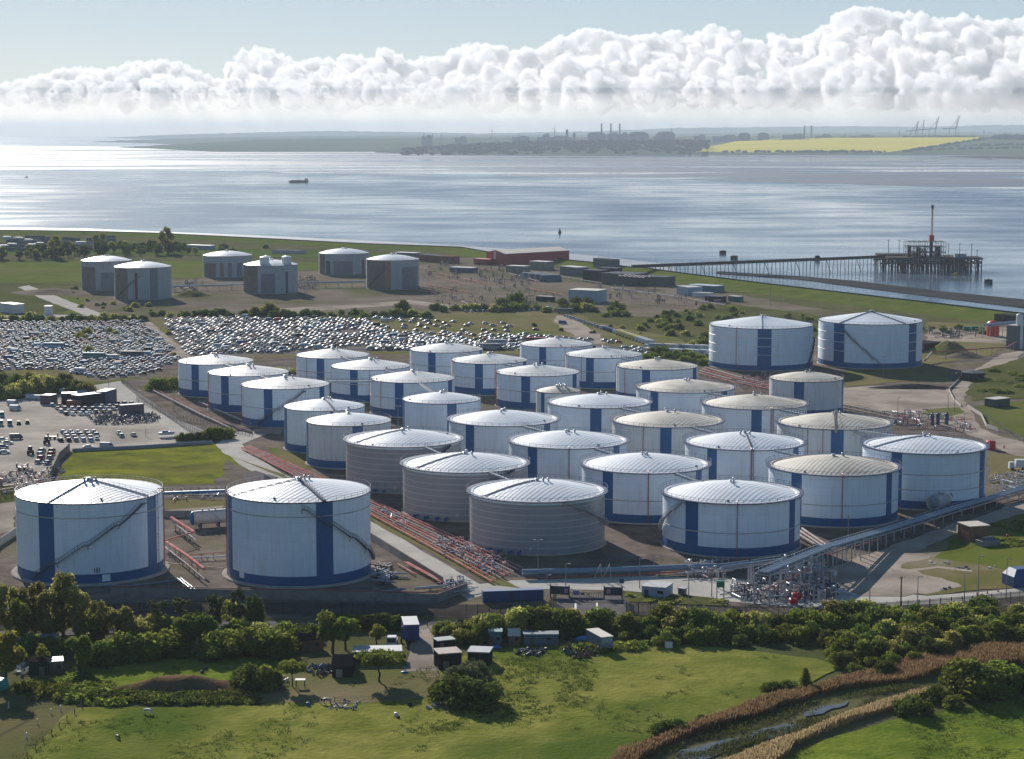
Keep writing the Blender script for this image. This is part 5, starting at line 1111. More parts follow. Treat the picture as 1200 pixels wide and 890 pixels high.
# excavator and dark shed on the right road, mound
c = at(1127, 445); t = thing('site_dumper', 'orange and dark digger parked by the dark round tank on the dirt road', 'digger', c); mb = MB(); mb.box(c+Vector((0, 0, .6)), (3, 2, 1.2)); mb.box(c+Vector((.6, 0, 1.8)), (1.4, 1.6, 1.3), top=.9); mb.build('body', mat('digger orange', (0.5, 0.16, 0.05), .5), t); mb = MB(); mb.bar(c+Vector((-1, 0, 1.6)), c+Vector((-2.6, 0, 3.4)), .35); mb.bar(c+Vector((-2.6, 0, 3.4)), c+Vector((-3.8, 0, 1)), .3); mb.build('arm', M_railb, t)
for s in (-.9, .9): mb = MB(); mb.box(c+Vector((0, s, 0)), (3.2, .5, .7)); mb.build('track', M_rail, t)
c = at(1140, 446); t = thing('round_pit_tank', 'dark round lidded tank beside the bending dirt road', 'tank', c); mb = MB(); mb.cyl(c, c+Vector((0, 0, 4)), 5.5, n=10, smooth=False); mb.build('shell', M_dark, t); mb = MB(); mb.cyl(c+Vector((0, 0, 4)), c+Vector((0, 0, 4.9)), 5.7, 1.5, n=10, smooth=False); mb.build('lid', M_railg, t)
# plant at right edge
for i, (x, yb, yt, r, m_, lb) in enumerate(((1194, 409, 370, 1.9, M_mast, 'tall pale silo at the distant plant on the right edge'), (1163.5, 394, 380, 3.6, mat('fire red', (0.5, 0.02, 0.02), .4), 'squat red drum below the blue rack at the distant plant'))):
    p = at(x, yb); D = math.hypot(p.x, p.y); rr = ray(x, yt); h = H+rr.z*(D/math.hypot(rr.x, rr.y)); mb = MB(); mb.cyl(p, p+Vector((0, 0, h)), r, n=20); mb.ellipsoid(p+Vector((0, 0, h)), r, r, r*.6, 16, 6); tag(mb.build('silo', m_, loc=p), lb, 'silo')
bld('switch_room', 'grey panelled block against the tall pale silo', 1179, 409, 1191, 410, 13, 8, M_railg, M_slate, over=0)
bld('dark_sheds', 'dark flat building at the shore end behind the blue rack', 1165, 378, 1230, 384, 5, 10, M_dark, M_dark)
bld('brick_store', 'dark red store close to the double-striped tall tank', 1084, 414, 1104, 412, 5, 14, mat('dark red wall', (0.12, 0.04, 0.04), .8), M_dark)
for i, (x, y) in enumerate(((1133, 388), (1142, 387.5))):
    c = at(x, y); mb = MB(); mb.box(c, (4.2, 2.2, 2.4)); mb.box(c+Vector((0, 0, 2.4)), (4.4, 2.4, .15)); tag(mb.build('green_container', mat('container green', (0.02, 0.16, 0.08), .6), loc=c), 'small green container in the far yard beyond the tall tanks', 'container', 'green containers in the far yard')
# mounds
def mound(x, y, rx, ry, h, m, name='mound', seed=0):
    c = at(x, y); mb = MB(); n = 24; k = 7; vs = [(c.x, c.y, h)]
    for j in range(1, k+1):
        for i in range(n):
            a = 2*math.pi*i/n; f = j/k; e = 1+.25*pnoise(Vector((math.cos(a)*1.3+seed, math.sin(a)*1.3, f*2)))
            vs.append((c.x+rx*f*e*math.cos(a), c.y+ry*f*e*math.sin(a), h*(math.cos(f*math.pi)+1)/2*(1+.3*pnoise(Vector((a*2, f*5, seed))))-.02))
    fs = [(0, 1+i, 1+(i+1) % n) for i in range(n)]+[(1+(j-1)*n+i, 1+j*n+i, 1+j*n+(i+1) % n, 1+(j-1)*n+(i+1) % n) for j in range(1, k) for i in range(n)]
    mb.add(vs, fs, 0, True); return tag(mb.build(name, m), kind='structure')
mound(1112, 414, 16, 18, 6.5, M_grassA, seed=1); mound(1130, 419, 14, 10, 3, M_soil, seed=2); mound(1165, 447, 16, 26, 1.6, M_scrub, seed=4)
mound(60, 343, 30, 30, 3, M_soil, seed=5); mound(225, 347, 16, 18, 4, M_scrub, seed=6); mound(1070, 455, 26, 8, 1.8, M_dark, seed=9); mound(400, 372, 30, 12, 1.5, M_scrub, seed=10)
# red warehouse: parallelogram plan
def pbld(name, label, A, B, C, h, rh, mw, mr, cat='building'):
    A, B, C = at(*A), at(*B), at(*C); D = B+(C-A); t = thing(name, label, cat, (A+D)/2)
    up = Vector((0, 0, h)); R1 = (A+C)/2+Vector((0, 0, h+rh)); R2 = (B+D)/2+Vector((0, 0, h+rh)); mb = MB()
    mb.add([A, B, D, C, A+up, B+up, D+up, C+up, R1, R2], [(0, 1, 5, 4), (2, 3, 7, 6), (3, 0, 4, 8, 7), (1, 2, 6, 9, 5)]); mb.build('wall', mw, t)
    mb = MB(); e = Vector((0, 0, .25)); mb.add([A+up, B+up, R2, R1, A+up+e, B+up+e, R2+e, R1+e], [(0, 1, 2, 3), (4, 5, 6, 7), (0, 1, 5, 4), (1, 2, 6, 5), (3, 0, 4, 7)]); mb.add([C+up, D+up, R2, R1, C+up+e, D+up+e, R2+e, R1+e], [(0, 1, 2, 3), (4, 5, 6, 7), (0, 1, 5, 4), (1, 2, 6, 5), (3, 0, 4, 7)]); mb.build('roof', mr, t)
    return t, A, B, C
t, A, B, C = pbld('red_warehouse', 'long bright red warehouse with a pale roof near the water', (592, 312), (667, 307.5), (570, 309.5), 10.5, 2.6, M_redcl, M_tanroof)
mb = MB(); q = C+(A-C)*.4; s = (A-C).normalized(); nrm = Vector((s.y, -s.x, 0))*.15; mb.add([q+nrm+Vector((0, 0, 5)), q+nrm+s*4+Vector((0, 0, 5)), q+nrm+s*4+Vector((0, 0, 12)), q+nrm+Vector((0, 0, 12))], [(0, 1, 2, 3)]); mb.build('window', M_mast, t)
bld('flat_shed', 'pale blue box shed standing alone on the bare works yard', 666, 354, 699.5, 355.5, 8.5, 16, M_pblue, M_tanroof)
for i, (x0, y0, x1, y1, h, d, m_, mr, lb) in enumerate(((593, 320, 614, 321, 6, 10, M_wallc, M_slate, 'long grey annex against the red warehouse'), (620, 316, 640, 317, 7, 12, M_wallc, M_slate, 'grey block in front of the red warehouse wall'), (656, 322, 676, 324, 7, 12, M_railg, M_slate, 'grey works office right of the red warehouse'), (683, 330, 702, 331, 9, 14, M_dark, M_railg, 'dark steel frame works building'), (695, 315, 715, 317, 9, 10, M_railg, M_railg, 'grey cube near the pier root'), (704, 333, 742, 335, 8.5, 22, mat('dusky brick', (0.13, 0.115, 0.12), .8), M_railg, 'broad brick compressor hall with jagged white roof lights'), (742, 334, 778, 336, 7, 16, mat('dusky brick', (0.15, 0.13, 0.13), .8), M_railg, 'lower brick hall joined to the broad one'), (793, 345, 806, 347, 6, 12, M_pblue, M_slate, 'pale blue cabin block near the embankment'), (806, 341, 838, 343, 4.5, 12, mat('dull blue sheet', (0.12, 0.18, 0.27), .6), M_pblue, 'long dull blue shed near the embankment'), (811, 348, 832, 349, 3, 6, M_mast, M_slate, 'row of white cabins near the teal container'), (826, 354, 845, 355, 4, 8, M_dark, M_railg, 'dark low shed beside the teal container'), (853, 353, 864, 354, 3.5, 6, mat('teal steel', (0.02, 0.16, 0.13), .6), M_slate, 'teal container by the embankment foot'), (462, 301, 486, 302, 4, 10, M_railg, M_slate, 'flat grey roofed building right behind the far gas tanks'), (489, 306, 512, 308, 6, 12, M_brick, M_railg, 'brown brick works building beyond the gas tanks'), (512, 308, 530, 309, 6, 10, M_brick, M_brick, 'smaller brown brick building next to the works building'), (555, 310, 572, 311, 5, 8, mat('dull red wall', (0.28, 0.05, 0.045), .7), M_redcl, 'low red annex at the warehouse gable'), (218, 292, 245, 293, 4, 10, M_pblue, M_slate, 'distant pale shed beyond the meadow trees'), (318, 297, 350, 298, 3, 14, M_slate, M_railg, 'distant flat roofed sheds on the shore meadow'), (527, 319, 553, 320, 4, 10, M_railg, M_slate, 'grey shed with bright roof below the warehouse yard'), (628, 353, 646, 354, 3.4, 5, M_dark, M_wpipe, 'black cabin by the hedge near the blue flat shed'), (0, 366, 16, 368, 6, 8, M_mast, M_slate, 'white block at the far left lane'), (52, 370, 60, 370, 6, 5, M_mast, M_mast, 'small white kiosk at the lane end'), (700, 321, 722, 322, 5, 10, M_dark, M_railg, 'dark shed towards the pier root'))):
    bld('works_building', lb, x0, y0, x1, y1, h, d, m_, mr, group='works buildings by the shore')
# ribbed blue barns
for i in range(4):
    c, L, rz = front(612+i*7, 326+i*1.0, 623+i*7, 328.5+i*.9, 8); mb = MB(); vs = []; n = 10
    for s in (0, 1):
        for j in range(n+1): a = math.pi*j/n; vs.append(local(c, rz, -7*math.cos(a), -8+16*s, 5.5*math.sin(a)))
    mb.add(vs, [(j, j+1, n+2+j, n+1+j) for j in range(n)]+[tuple(range(n+1)), tuple(range(n+1, 2*n+2))], 0, False); tag(mb.build('arched_store', mat('slate blue sheet', (0.06, 0.11, 0.15), .6), loc=c), 'slate blue arched store in the row of four below the warehouse', 'store', 'row of arched blue stores')
t = thing('roof_lights', 'jagged white roof light strips on the broad brick hall', 'roof light', at(722, 328)); 
for k in range(2):
    mb = MB(); q = None
    for i in range(12):
        p = at(725+k*7+i*2.7, 322.5+.2*i+(i % 2)*1.2-k*1.0, 9)
        if q is not None: mb.bar(q, p, .7, .35)
        q = p
    mb.build('light_strip', M_wpipe, t)
# ================================================================ VEHICLES
def paint(n, c, r=.6): return mat('car paint '+n, c, r, spec=.2)
PAINTS = {'white': paint('white', (0.50, 0.53, 0.56)), 'silver': paint('silver', (0.26, 0.31, 0.36)), 'grey': paint('grey', (0.13, 0.14, 0.15)), 'black': paint('black', (0.02, 0.02, 0.023)),
          'blue': paint('blue', (0.05, 0.12, 0.27)), 'pale blue': paint('pale blue', (0.28, 0.42, 0.52)), 'red': paint('red', (0.30, 0.02, 0.02)), 'teal': paint('teal', (0.14, 0.30, 0.30)), 'cream': paint('cream', (0.55, 0.50, 0.38)), 'yellow': paint('yellow', (0.55, 0.46, 0.12))}
M_glass = mat('vehicle glass', (0.03, 0.036, 0.045), .5, spec=.3); M_tyre = mat('tyre rubber', (0.02, 0.02, 0.02), .85)
def prof_body(mb, pr, w, m, taper=1.0, y0=None):
    """side profile (x,z) polygon extruded across the width"""
    n = len(pr); vs = [(x, -w/2*taper if z > 1.0 else -w/2, z) for x, z in pr]+[(x, w/2*taper if z > 1.0 else w/2, z) for x, z in pr]
    mb.add(vs, [tuple(range(n)), tuple(range(2*n-1, n-1, -1))]+[(i, n+i, n+(i+1) % n, (i+1) % n) for i in range(n)], m)
def wheels(mb, xs, w, r=.31, m=2):
    for x in xs:
        for s in (-1, 1): mb.cyl((x, s*(w/2-.12), r), (x, s*(w/2+.02), r), r, n=8, m=m)
def car_mesh(kind, col):
    key = kind+col
    if key in CARM: return CARM[key]
    mb = MB()
    if kind == 'hatchback':
        prof_body(mb, [(-1.95, .3), (1.95, .3), (1.98, .62), (1.75, .80), (.95, .93), (-1.9, .95), (-1.98, .7)], 1.7, 0)
        prof_body(mb, [(1.0, .92), (.35, 1.38), (-1.45, 1.40), (-1.88, .94)], 1.6, 1, .84); mb.add([(.28, -.66, 1.44), (.28, .66, 1.44), (-1.42, .66, 1.46), (-1.42, -.66, 1.46), (.4, -.70, 1.38), (.4, .70, 1.38), (-1.5, .70, 1.39), (-1.5, -.70, 1.39)], [(0, 1, 2, 3), (0, 4, 5, 1), (1, 5, 6, 2), (2, 6, 7, 3), (3, 7, 4, 0)], 0)
        wheels(mb, (-1.25, 1.25), 1.7)
    elif kind == 'saloon':
        prof_body(mb, [(-2.2, .3), (2.2, .3), (2.22, .6), (2.0, .78), (1.05, .92), (-1.5, .94), (-2.2, .88)], 1.76, 0)
        prof_body(mb, [(1.1, .92), (.4, 1.34), (-.95, 1.36), (-1.6, .93)], 1.62, 1, .84); mb.add([(.3, -.66, 1.41), (.3, .66, 1.41), (-.9, .66, 1.42), (-.9, -.66, 1.42), (.45, -.7, 1.34), (.45, .7, 1.34), (-1.0, .7, 1.36), (-1.0, -.7, 1.36)], [(0, 1, 2, 3), (0, 4, 5, 1), (1, 5, 6, 2), (2, 6, 7, 3), (3, 7, 4, 0)], 0)
        wheels(mb, (-1.35, 1.4), 1.76)
    elif kind == 'van':
        prof_body(mb, [(-2.5, .35), (2.5, .35), (2.55, .8), (2.3, 1.15), (1.55, 1.95), (1.2, 2.2), (-2.45, 2.25), (-2.52, 1.6)], 1.9, 0, .94)
        for s in (-1, 1): mb.add([(1.35, s*.945, 1.25), (2.05, s*.945, 1.2), (1.5, s*.91, 1.85), (1.2, s*.905, 1.9)], [(0, 1, 2, 3)], 1)
        mb.add([(2.29, -.8, 1.2), (2.29, .8, 1.2), (1.62, .75, 1.92), (1.62, -.75, 1.92)], [(0, 1, 2, 3)], 1); wheels(mb, (-1.55, 1.6), 1.9, .34)
    elif kind == 'camper':
        prof_body(mb, [(-3.2, .4), (3.0, .4), (3.05, .9), (2.7, 1.2), (2.1, 1.9), (2.5, 2.2), (2.2, 2.8), (-3.2, 2.85)], 2.2, 0, .97)
        mb.add([(2.68, -.85, 1.24), (2.68, .85, 1.24), (2.13, .8, 1.85), (2.13, -.8, 1.85)], [(0, 1, 2, 3)], 1)
        for s in (-1, 1):
            for x in (-2, -.2): mb.add([(x, s*1.075, 1.5), (x+1.1, s*1.075, 1.5), (x+1.1, s*1.075, 2.1), (x, s*1.075, 2.1)], [(0, 1, 2, 3)], 1)
        wheels(mb, (-1.9, 2.0), 2.2, .36)
    elif kind == 'coach':
        prof_body(mb, [(-5.8, .4), (5.8, .4), (5.9, 1.4), (5.6, 3.1), (5.2, 3.35), (-5.8, 3.35)], 2.5, 0, .97)
        for s in (-1, 1): mb.add([(-5.4, s*1.225, 1.6), (5.3, s*1.225, 1.6), (5.2, s*1.225, 2.8), (-5.4, s*1.225, 2.8)], [(0, 1, 2, 3)], 1)
        mb.add([(5.92, -1.1, 1.4), (5.92, 1.1, 1.4), (5.66, 1.05, 3.0), (5.66, -1.05, 3.0)], [(0, 1, 2, 3)], 1); wheels(mb, (-3.6, 3.9), 2.5, .5)
    me = mb.mesh(kind, [PAINTS[col], M_glass, M_tyre]); CARM[key] = me; return me
CARM = {}
def vehicle(kind, col, p, rz, label, group, name=None):
    o = bpy.data.objects.new(name or {'hatchback': 'parked_car', 'saloon': 'parked_car', 'van': 'parked_van', 'camper': 'motorhome', 'coach': 'coach'}[kind], car_mesh(kind, col)); LINK(o)
    o.location = (p[0], p[1], .12 if len(p) < 3 else p[2]+.05); o.rotation_euler = (0, 0, rz)
    return tag(o, label, {'hatchback': 'car', 'saloon': 'car', 'van': 'van', 'camper': 'motorhome', 'coach': 'coach'}[kind], group)
vr = random.Random(12)
COLS = ['white']*4+['silver']*6+['grey']*5+['black']*5+['blue']*3+['pale blue']*4+['red', 'teal']
def cc(): return vr.choice(COLS)
def ck(): return 'hatchback' if vr.random() < .6 else 'saloon'
ncar = [0]
def carrow(pts, rz, where, group, jit=.3, cols=None, kinds=None):
    for x, y in pts:
        c = vr.choice(cols) if cols else cc(); k = vr.choice(kinds) if kinds else ck(); p = at(x, y)
        vehicle(k, c, (p.x+vr.uniform(-jit, jit), p.y+vr.uniform(-jit, jit)), rz+vr.uniform(-.1, .1), '%s %s %s' % (c, {'hatchback': 'hatchback', 'saloon': 'saloon car', 'van': 'van', 'camper': 'motorhome'}[k], where), group); ncar[0] += 1
G1_, G2_ = 'cars parked in the gravel yard', 'cars parked in the gravel yard'
for j, (y, x0, x1) in enumerate(((474.5, 138, 160), (477, 62, 76), (478, 112, 160), (480.5, 68, 116), (481, 118, 162), (484, 72, 130), (487, 78, 106))):
    n = int((x1-x0)/8.2); carrow([(x0+i*8.2, y+i*.12) for i in range(n+1)], R(-62), 'in the packed row before the long container wall', G1_)
for j, (y, x0, x1) in enumerate(((508.5, 74, 118), (511.5, 76, 120), (514.5, 77, 108), (518, 68, 104))):
    n = int((x1-x0)/9.0); carrow([(x0+i*9.0+j, y) for i in range(n+1)], R(-65), 'in the middle block of the gravel yard', G1_)
carrow([(139, 509.5), (142, 513), (156, 512), (114, 516)], R(-70), 'standing apart near the low wall of the yard', G1_)
carrow([(49, 530), (48, 534), (48, 538.5), (45, 543.5)], R(80), 'in the double file by the leaning grey fence, outer file', G1_, .1)
carrow([(61, 530), (60, 534), (58.5, 538.5), (55.5, 544.5)], R(80), 'in the double file hard against the leaning grey fence', G1_, .1)
carrow([(4, 517), (8, 521), (3, 525.5), (4, 532)], R(10), 'nose in at the left end of the yard', G1_)
carrow([(104, 526)], R(5), 'close to the low wall beside the big grey van', G1_, cols=['white'])
vehicle('van', 'silver', at(125, 525.5), R(-4), 'large silver van behind the low wall of the green plot', G1_, 'parked_van')
vehicle('van', 'white', at(37, 468), R(5), 'white van by the bushes on the far side of the yard', G1_); vehicle('van', 'white', at(47, 469), R(2), 'second white van by the yard bushes', G1_)
vehicle('van', 'white', at(15, 475), R(-10), 'white box van in the yard corner near the bushes', G1_); vehicle('van', 'white', at(18, 481), R(-8), 'white van nearer the camera of two in the yard corner', G1_); vehicle('van', 'teal', at(2, 489), R(-70), 'teal van at the yard edge', G1_)
vehicle('van', 'white', at(76, 461), R(0), 'white van behind the boarded container in the yard', G1_); vehicle('van', 'pale blue', at(98, 463), R(0), 'pale blue van behind the long container wall', G1_)
for x, y, k, c in ((1, 499, 'van', 'cream'), (11.5, 499, 'van', 'silver'), (22, 498, 'hatchback', 'black'), (32, 497, 'hatchback', 'black')): vehicle(k, c, at(x, y), R(-75), '%s %s in the loose row on open gravel' % (c, k), G1_)
vehicle('van', 'grey', at(19, 515), R(10), 'grey pickup beside the cars at the left end of the yard', G1_)
# containers in the yard
def cbox(x0, y0, x1, y1, h, d, m_, lb, m2=None):
    c, L, rz = front(x0, y0, x1, y1, d); t = thing('shipping_container', lb, 'container', c, 0, 'containers in the car yard'); mb = MB(); mb.box(c, (L, d, h), rz); mb.build('body', m_, t); mb = MB(); mb.box((c.x, c.y, h), (L-.3, d-.3, .08), rz); mb.build('roof', m2 or M_slate, t)
    mb = MB(); mb.box(local(c, rz, L/2-.7, -d/2-.04, .2), (1.1, .06, h-.4), rz); mb.build('door', M_railb, t)
cbox(72, 475.5, 91, 475, 5.2, 6, M_dark, 'dark container with a pale roof in the yard', M_mast); cbox(47, 474, 60, 474.5, 4, 6, mat('dull plum steel', (0.10, 0.06, 0.08), .7), 'plum coloured container at the left of the yard row')
cbox(78, 478, 94, 478, 3, 3, mat('rust red steel', (0.24, 0.08, 0.06), .7), 'rust red container before the long dark wall', M_rustr); cbox(92, 477.5, 126, 473.5, 5, 6, M_dark, 'long dark container wall with pale roof', M_mast)
cbox(124, 474, 137, 470, 5.5, 5, M_rail, 'navy container ending the dark wall by the lane'); cbox(142, 487, 169, 485, 4.2, 3, mat('plum steel', (0.12, 0.09, 0.11), .6), 'plum container among the packed cars')
# scrap motorcycles: dark jumble
def scrap(poly, n, m_s, lb, seed, h=1.0, cat='scrap'):
    rg = random.Random(seed); P = [at(x, y) for x, y in poly]; c = sum(P, Vector())/len(P); Q = [(p.x, p.y) for p in P]; xs = [q[0] for q in Q]; ys = [q[1] for q in Q]; mb = MB(); k = 0
    while k < n:
        x, y = rg.uniform(min(xs), max(xs)), rg.uniform(min(ys), max(ys))
        if not inpoly(x, y, Q): continue
        k += 1; m = rg.randrange(len(m_s)); a = Vector((x, y, rg.uniform(.1, .4)*h)); b = a+Vector((rg.uniform(-1.3, 1.3), rg.uniform(-1.3, 1.3), rg.uniform(0, h)))
        mb.bar(a, b, rg.uniform(.1, .5), rg.uniform(.1, .6), m=m)
        if rg.random() < .5: mb.cyl(a, a+Vector((.12, .05, .05)), .33, n=8, m=m)
    o = tag(mb.build('scrap_heap', m_s, loc=(c.x, c.y, 0)), lb, cat, kind='stuff'); return o
scrap([(104, 489), (118, 487), (172, 485), (187, 490), (185, 495), (150, 498), (108, 499)], 420, [M_rail, M_railg, PAINTS['grey'], M_railb], 'dark jumble of scrap motorcycles piled in the yard', 3, 1.3)
scrap([(52, 566), (80, 552), (66, 548), (20, 550), (0, 556), (0, 566)], 90, [M_wpipe, M_railg, PAINTS['silver'], M_railb], 'pale steel lengths stacked at the yard corner', 4, 1.0)
# boat under cover
p = at(195, 513); t = thing('covered_boat', 'small white and blue boat on a trailer alone in the yard', 'boat', p); mb = MB(); rz = R(20)
prof = [(-3, 1.0), (-3, 1.9), (1.4, 2.3), (3.6, 1.9), (2.6, 1.0)]; n = len(prof); vs = []
for s in (-1, 1):
    for x, z in prof: vs.append(local(p, rz, x, s*(1.0 if x < 3 else .1), z+.2))
mb.add(vs, [tuple(range(n)), tuple(range(2*n-1, n-1, -1))]+[(i, n+i, n+(i+1) % n, (i+1) % n) for i in range(n)]); mb.build('hull', PAINTS['white'], t); mb = MB(); mb.bar(local(p, rz, -3, 0, .5), local(p, rz, 4.4, 0, .5), .8, .2); mb.build('trailer', M_rail, t); mb = MB(); mb.box(local(p, rz, -.4, 0, 2.3), (2.6, 1.5, .5), rz, top=.7); mb.build('cover', PAINTS['blue'], t)
# tractors
for x, y, lb in ((55, 521, 'dark tractor beside the middle block of parked cars'), (36, 533, 'dark tractor standing near the double file of cars')):
    p = at(x, y); t = thing('tractor', lb, 'tractor', p); mb = MB(); mb.box(p+Vector((0, 0, .7)), (2.4, 1, 1.0), 1.2); mb.build('body', M_railb, t); mb = MB(); mb.box(p+Vector((-.3, .5, 1.7)), (1.3, 1.3, 1.4), 1.2, top=.85); mb.build('cab', M_glass, t)
    for dx, dy, r in ((-.9, -.8, .85), (.9, -.8, .85), (-.8, 1.0, .5), (.8, 1.0, .5)): mb = MB(); mb.cyl(p+Vector((dx-.15, dy, r)), p+Vector((dx+.15, dy, r)), r, n=12); mb.build('wheel', M_tyre, t)
for x, y, k, lb in ((62, 515, 1, 'flatbed frame beside the tractor in the yard'), (26, 551, 1, 'dark trailer at the yard corner')):
    p = at(x, y); t = thing('trailer', lb, 'trailer', p); mb = MB(); mb.box(p+Vector((0, 0, .9)), (4, 2, .3)); mb.build('bed', M_railb, t)
    for s in (-1, 1): mb = MB(); mb.box(p+Vector((1.9*s, 0, 1.2)), (.15, 2, 1.3)); mb.build('headboard', M_railb, t)
    for dx in (-.9, .9): mb = MB(); mb.cyl(p+Vector((dx, -1.05, .5)), p+Vector((dx, -.75, .5)), .5, n=10); mb.build('wheel', M_tyre, t)
# white lorry at the right edge and big white tanker
p = at(1197, 551); t = thing('white_lorry', 'white box lorry parked at the right edge beside pipe stacks', 'lorry', p); mb = MB(); mb.box(p+Vector((1, 0, 1)), (6.5, 2.4, 2.8), 0); mb.build('box_body', M_mast, t); mb = MB(); mb.box(p+Vector((-3.6, 0, .6)), (1.9, 2.2, 2.3), 0, top=.9); mb.build('cab', PAINTS['white'], t)
for dx in (-3.4, .2, 2.6): mb = MB(); mb.cyl(p+Vector((dx, -1.25, .5)), p+Vector((dx, -.95, .5)), .5, n=10); mb.build('wheel', M_tyre, t)

# ---- the car storage field. nearest cars are objects, the rest one mass
LOT = []
def fill(poly, dx, dy, rz, jx=.45, jy=.6, keep=1.0, skip=(), cols=None):
    P = [at(x, y) for x, y in poly]; Q = [(p.x, p.y) for p in P]; S = [[(at(a, b).x, at(a, b).y) for a, b in s] for s in skip]
    x0, x1, y0, y1 = min(q[0] for q in Q), max(q[0] for q in Q), min(q[1] for q in Q), max(q[1] for q in Q); y = y0; r = 0
    while y < y1:
        x = x0+(r % 2)*dx*.5
        while x < x1:
            X, Y = x+vr.uniform(-jx, jx), y+vr.uniform(-jy, jy)+1.6*math.sin(x*.05+r)
            if inpoly(X, Y, Q) and vr.random() < keep and not any(inpoly(X, Y, s) for s in S) and pnoise(Vector((X*.03, Y*.02, 4))) > -.34*keep-.12:
                LOT.append((Y, X, rz+vr.uniform(-.1, .1)+(math.pi if vr.random() < .4 else 0), cols and vr.choice(cols) or cc(), 'van' if vr.random() < .05 else ck()))
            x += dx
        y += dy; r += 1
fill([(-14, 382), (0, 379), (166, 377), (214, 419), (180, 438), (120, 446), (68, 434), (-14, 436)], 5.3, 7.6, R(8))
fill([(192, 375), (310, 371), (425, 375), (455, 388), (520, 397), (560, 402), (560, 411), (440, 411), (330, 414), (220, 418)], 5.3, 7.8, R(28))
fill([(560, 402), (640, 404), (740, 408), (800, 414), (800, 419), (700, 416), (600, 412), (560, 411)], 5.4, 7.5, R(5), keep=.9)
fill([(425, 374), (560, 376), (640, 380), (660, 396), (560, 402), (455, 388)], 9, 14, R(15), 3, 4, .6)
fill([(420, 371), (500, 368), (520, 377), (430, 379)], 7, 10, R(10), 2, 3, .6)
fill([(438, 390), (520, 391), (640, 395), (725, 401), (740, 409), (560, 412), (440, 411)], 5.4, 8.5, R(12), keep=.85)
LOT.sort()
NEAR = max(0, 292-ncar[0]-60)
zone = lambda X, Y: 'left of the sandy track' if X/Y < (205-600)/2417 else ('behind the cone roofed tanks' if X/Y < (560-600)/2417 else 'in the bottom rows right of the scattered field')
for Y, X, rz, c, k in LOT[:NEAR]:
    vehicle(k, c, (X, Y), rz, '%s %s in near storage rows, %s' % (c, k if k != 'saloon' else 'saloon car', zone(X, Y)), 'cars in the storage field')
bat = {}
for Y, X, rz, c, k in LOT[NEAR:]: bat.setdefault((k, c), []).append((X, Y, rz))
CV = []; CF = []; CM = []; mats_all = []; off = 0
cmats = list(PAINTS.values())+[M_glass, M_tyre]; pk = list(PAINTS.keys())
for (k, c), L_ in bat.items():
    me = car_mesh(k, c); v = np.array([q.co[:] for q in me.vertices]); fcs = [list(p.vertices) for p in me.polygons]; mi = [p.material_index for p in me.polygons]
    for X, Y, rz in L_:
        ca, sa = math.cos(rz), math.sin(rz); V = np.stack([v[:, 0]*ca-v[:, 1]*sa+X, v[:, 0]*sa+v[:, 1]*ca+Y, v[:, 2]+.1], 1); CV.append(V)
        for f, m_ in zip(fcs, mi): CF.append([i+off for i in f]); CM.append(pk.index(c) if m_ == 0 else len(pk)+m_-1)
        off += len(v)
me = bpy.data.meshes.new('parked_cars'); me.from_pydata(np.concatenate(CV).tolist(), [], CF)
for m_ in cmats: me.materials.append(m_)
me.polygons.foreach_set('material_index', CM); o = bpy.data.objects.new('parked_cars', me); LINK(o)
tag(o, 'mass of tightly parked cars filling the storage field farther back', 'cars', kind='stuff'); print('LOT', len(LOT), 'NEAR', NEAR, 'yard', ncar[0])
# row along the far hedge and the van row at the right
for i in range(15): vehicle(ck(), cc(), at(546+i*6.7, 366.2-i*.12), R(-75)+vr.uniform(-.1, .1), 'small car in the neat row along the far hedge', 'row of cars along the far hedge')
vehicle('camper', 'white', at(643, 364.5), R(-60), 'white high camper at the end of the neat hedge row', 'vans and motorhomes'); vehicle('coach', 'grey', at(662, 367.5), R(-8), 'dark coach at the head of the slanting van row', 'vans and motorhomes')
vehicle('van', 'blue', at(659.5, 380), R(-20), 'lone dark blue van on the sandy track', 'vans and motorhomes')
A = (661, 370.5); B = (795, 409)
for i in range(26):
    f = i/25; x = 662+f*56+(f > .55)*(f-.55)*60; x = 662+f*92; y = 371+f*31
    if i < 11: k, c, lb = ck(), vr.choice(['white', 'silver', 'pale blue', 'white']), 'pale car in the slanting row behind the coach'
    elif i < 16: k, c, lb = 'van', vr.choice(['white', 'blue', 'grey', 'silver']), 'van midway in the slanting row beside the track'
    elif i < 22: k, c, lb = 'camper', vr.choice(['yellow', 'cream', 'yellow']), 'cream or yellow camper in the slanting row'
    else: k, c, lb = 'camper', 'white', 'white motorhome at the near end of the slanting row'
    x = 664+f*98; y = 371.5+f*33
    vehicle(k, c, at(x, y), R(-28)+vr.uniform(-.07, .07), lb, 'vans and motorhomes')
for i in range(24): 
    f = i/23; vehicle('camper' if i % 3 else 'van', vr.choice(['white', 'white', 'silver', 'cream']), at(760+(i//2)*6.0, 408.5+(i % 2)*5.5+f*2.2), R(-35)+vr.uniform(-.2, .2), 'white caravan or van in the double row above the brown roofed tanks', 'vans and motorhomes')
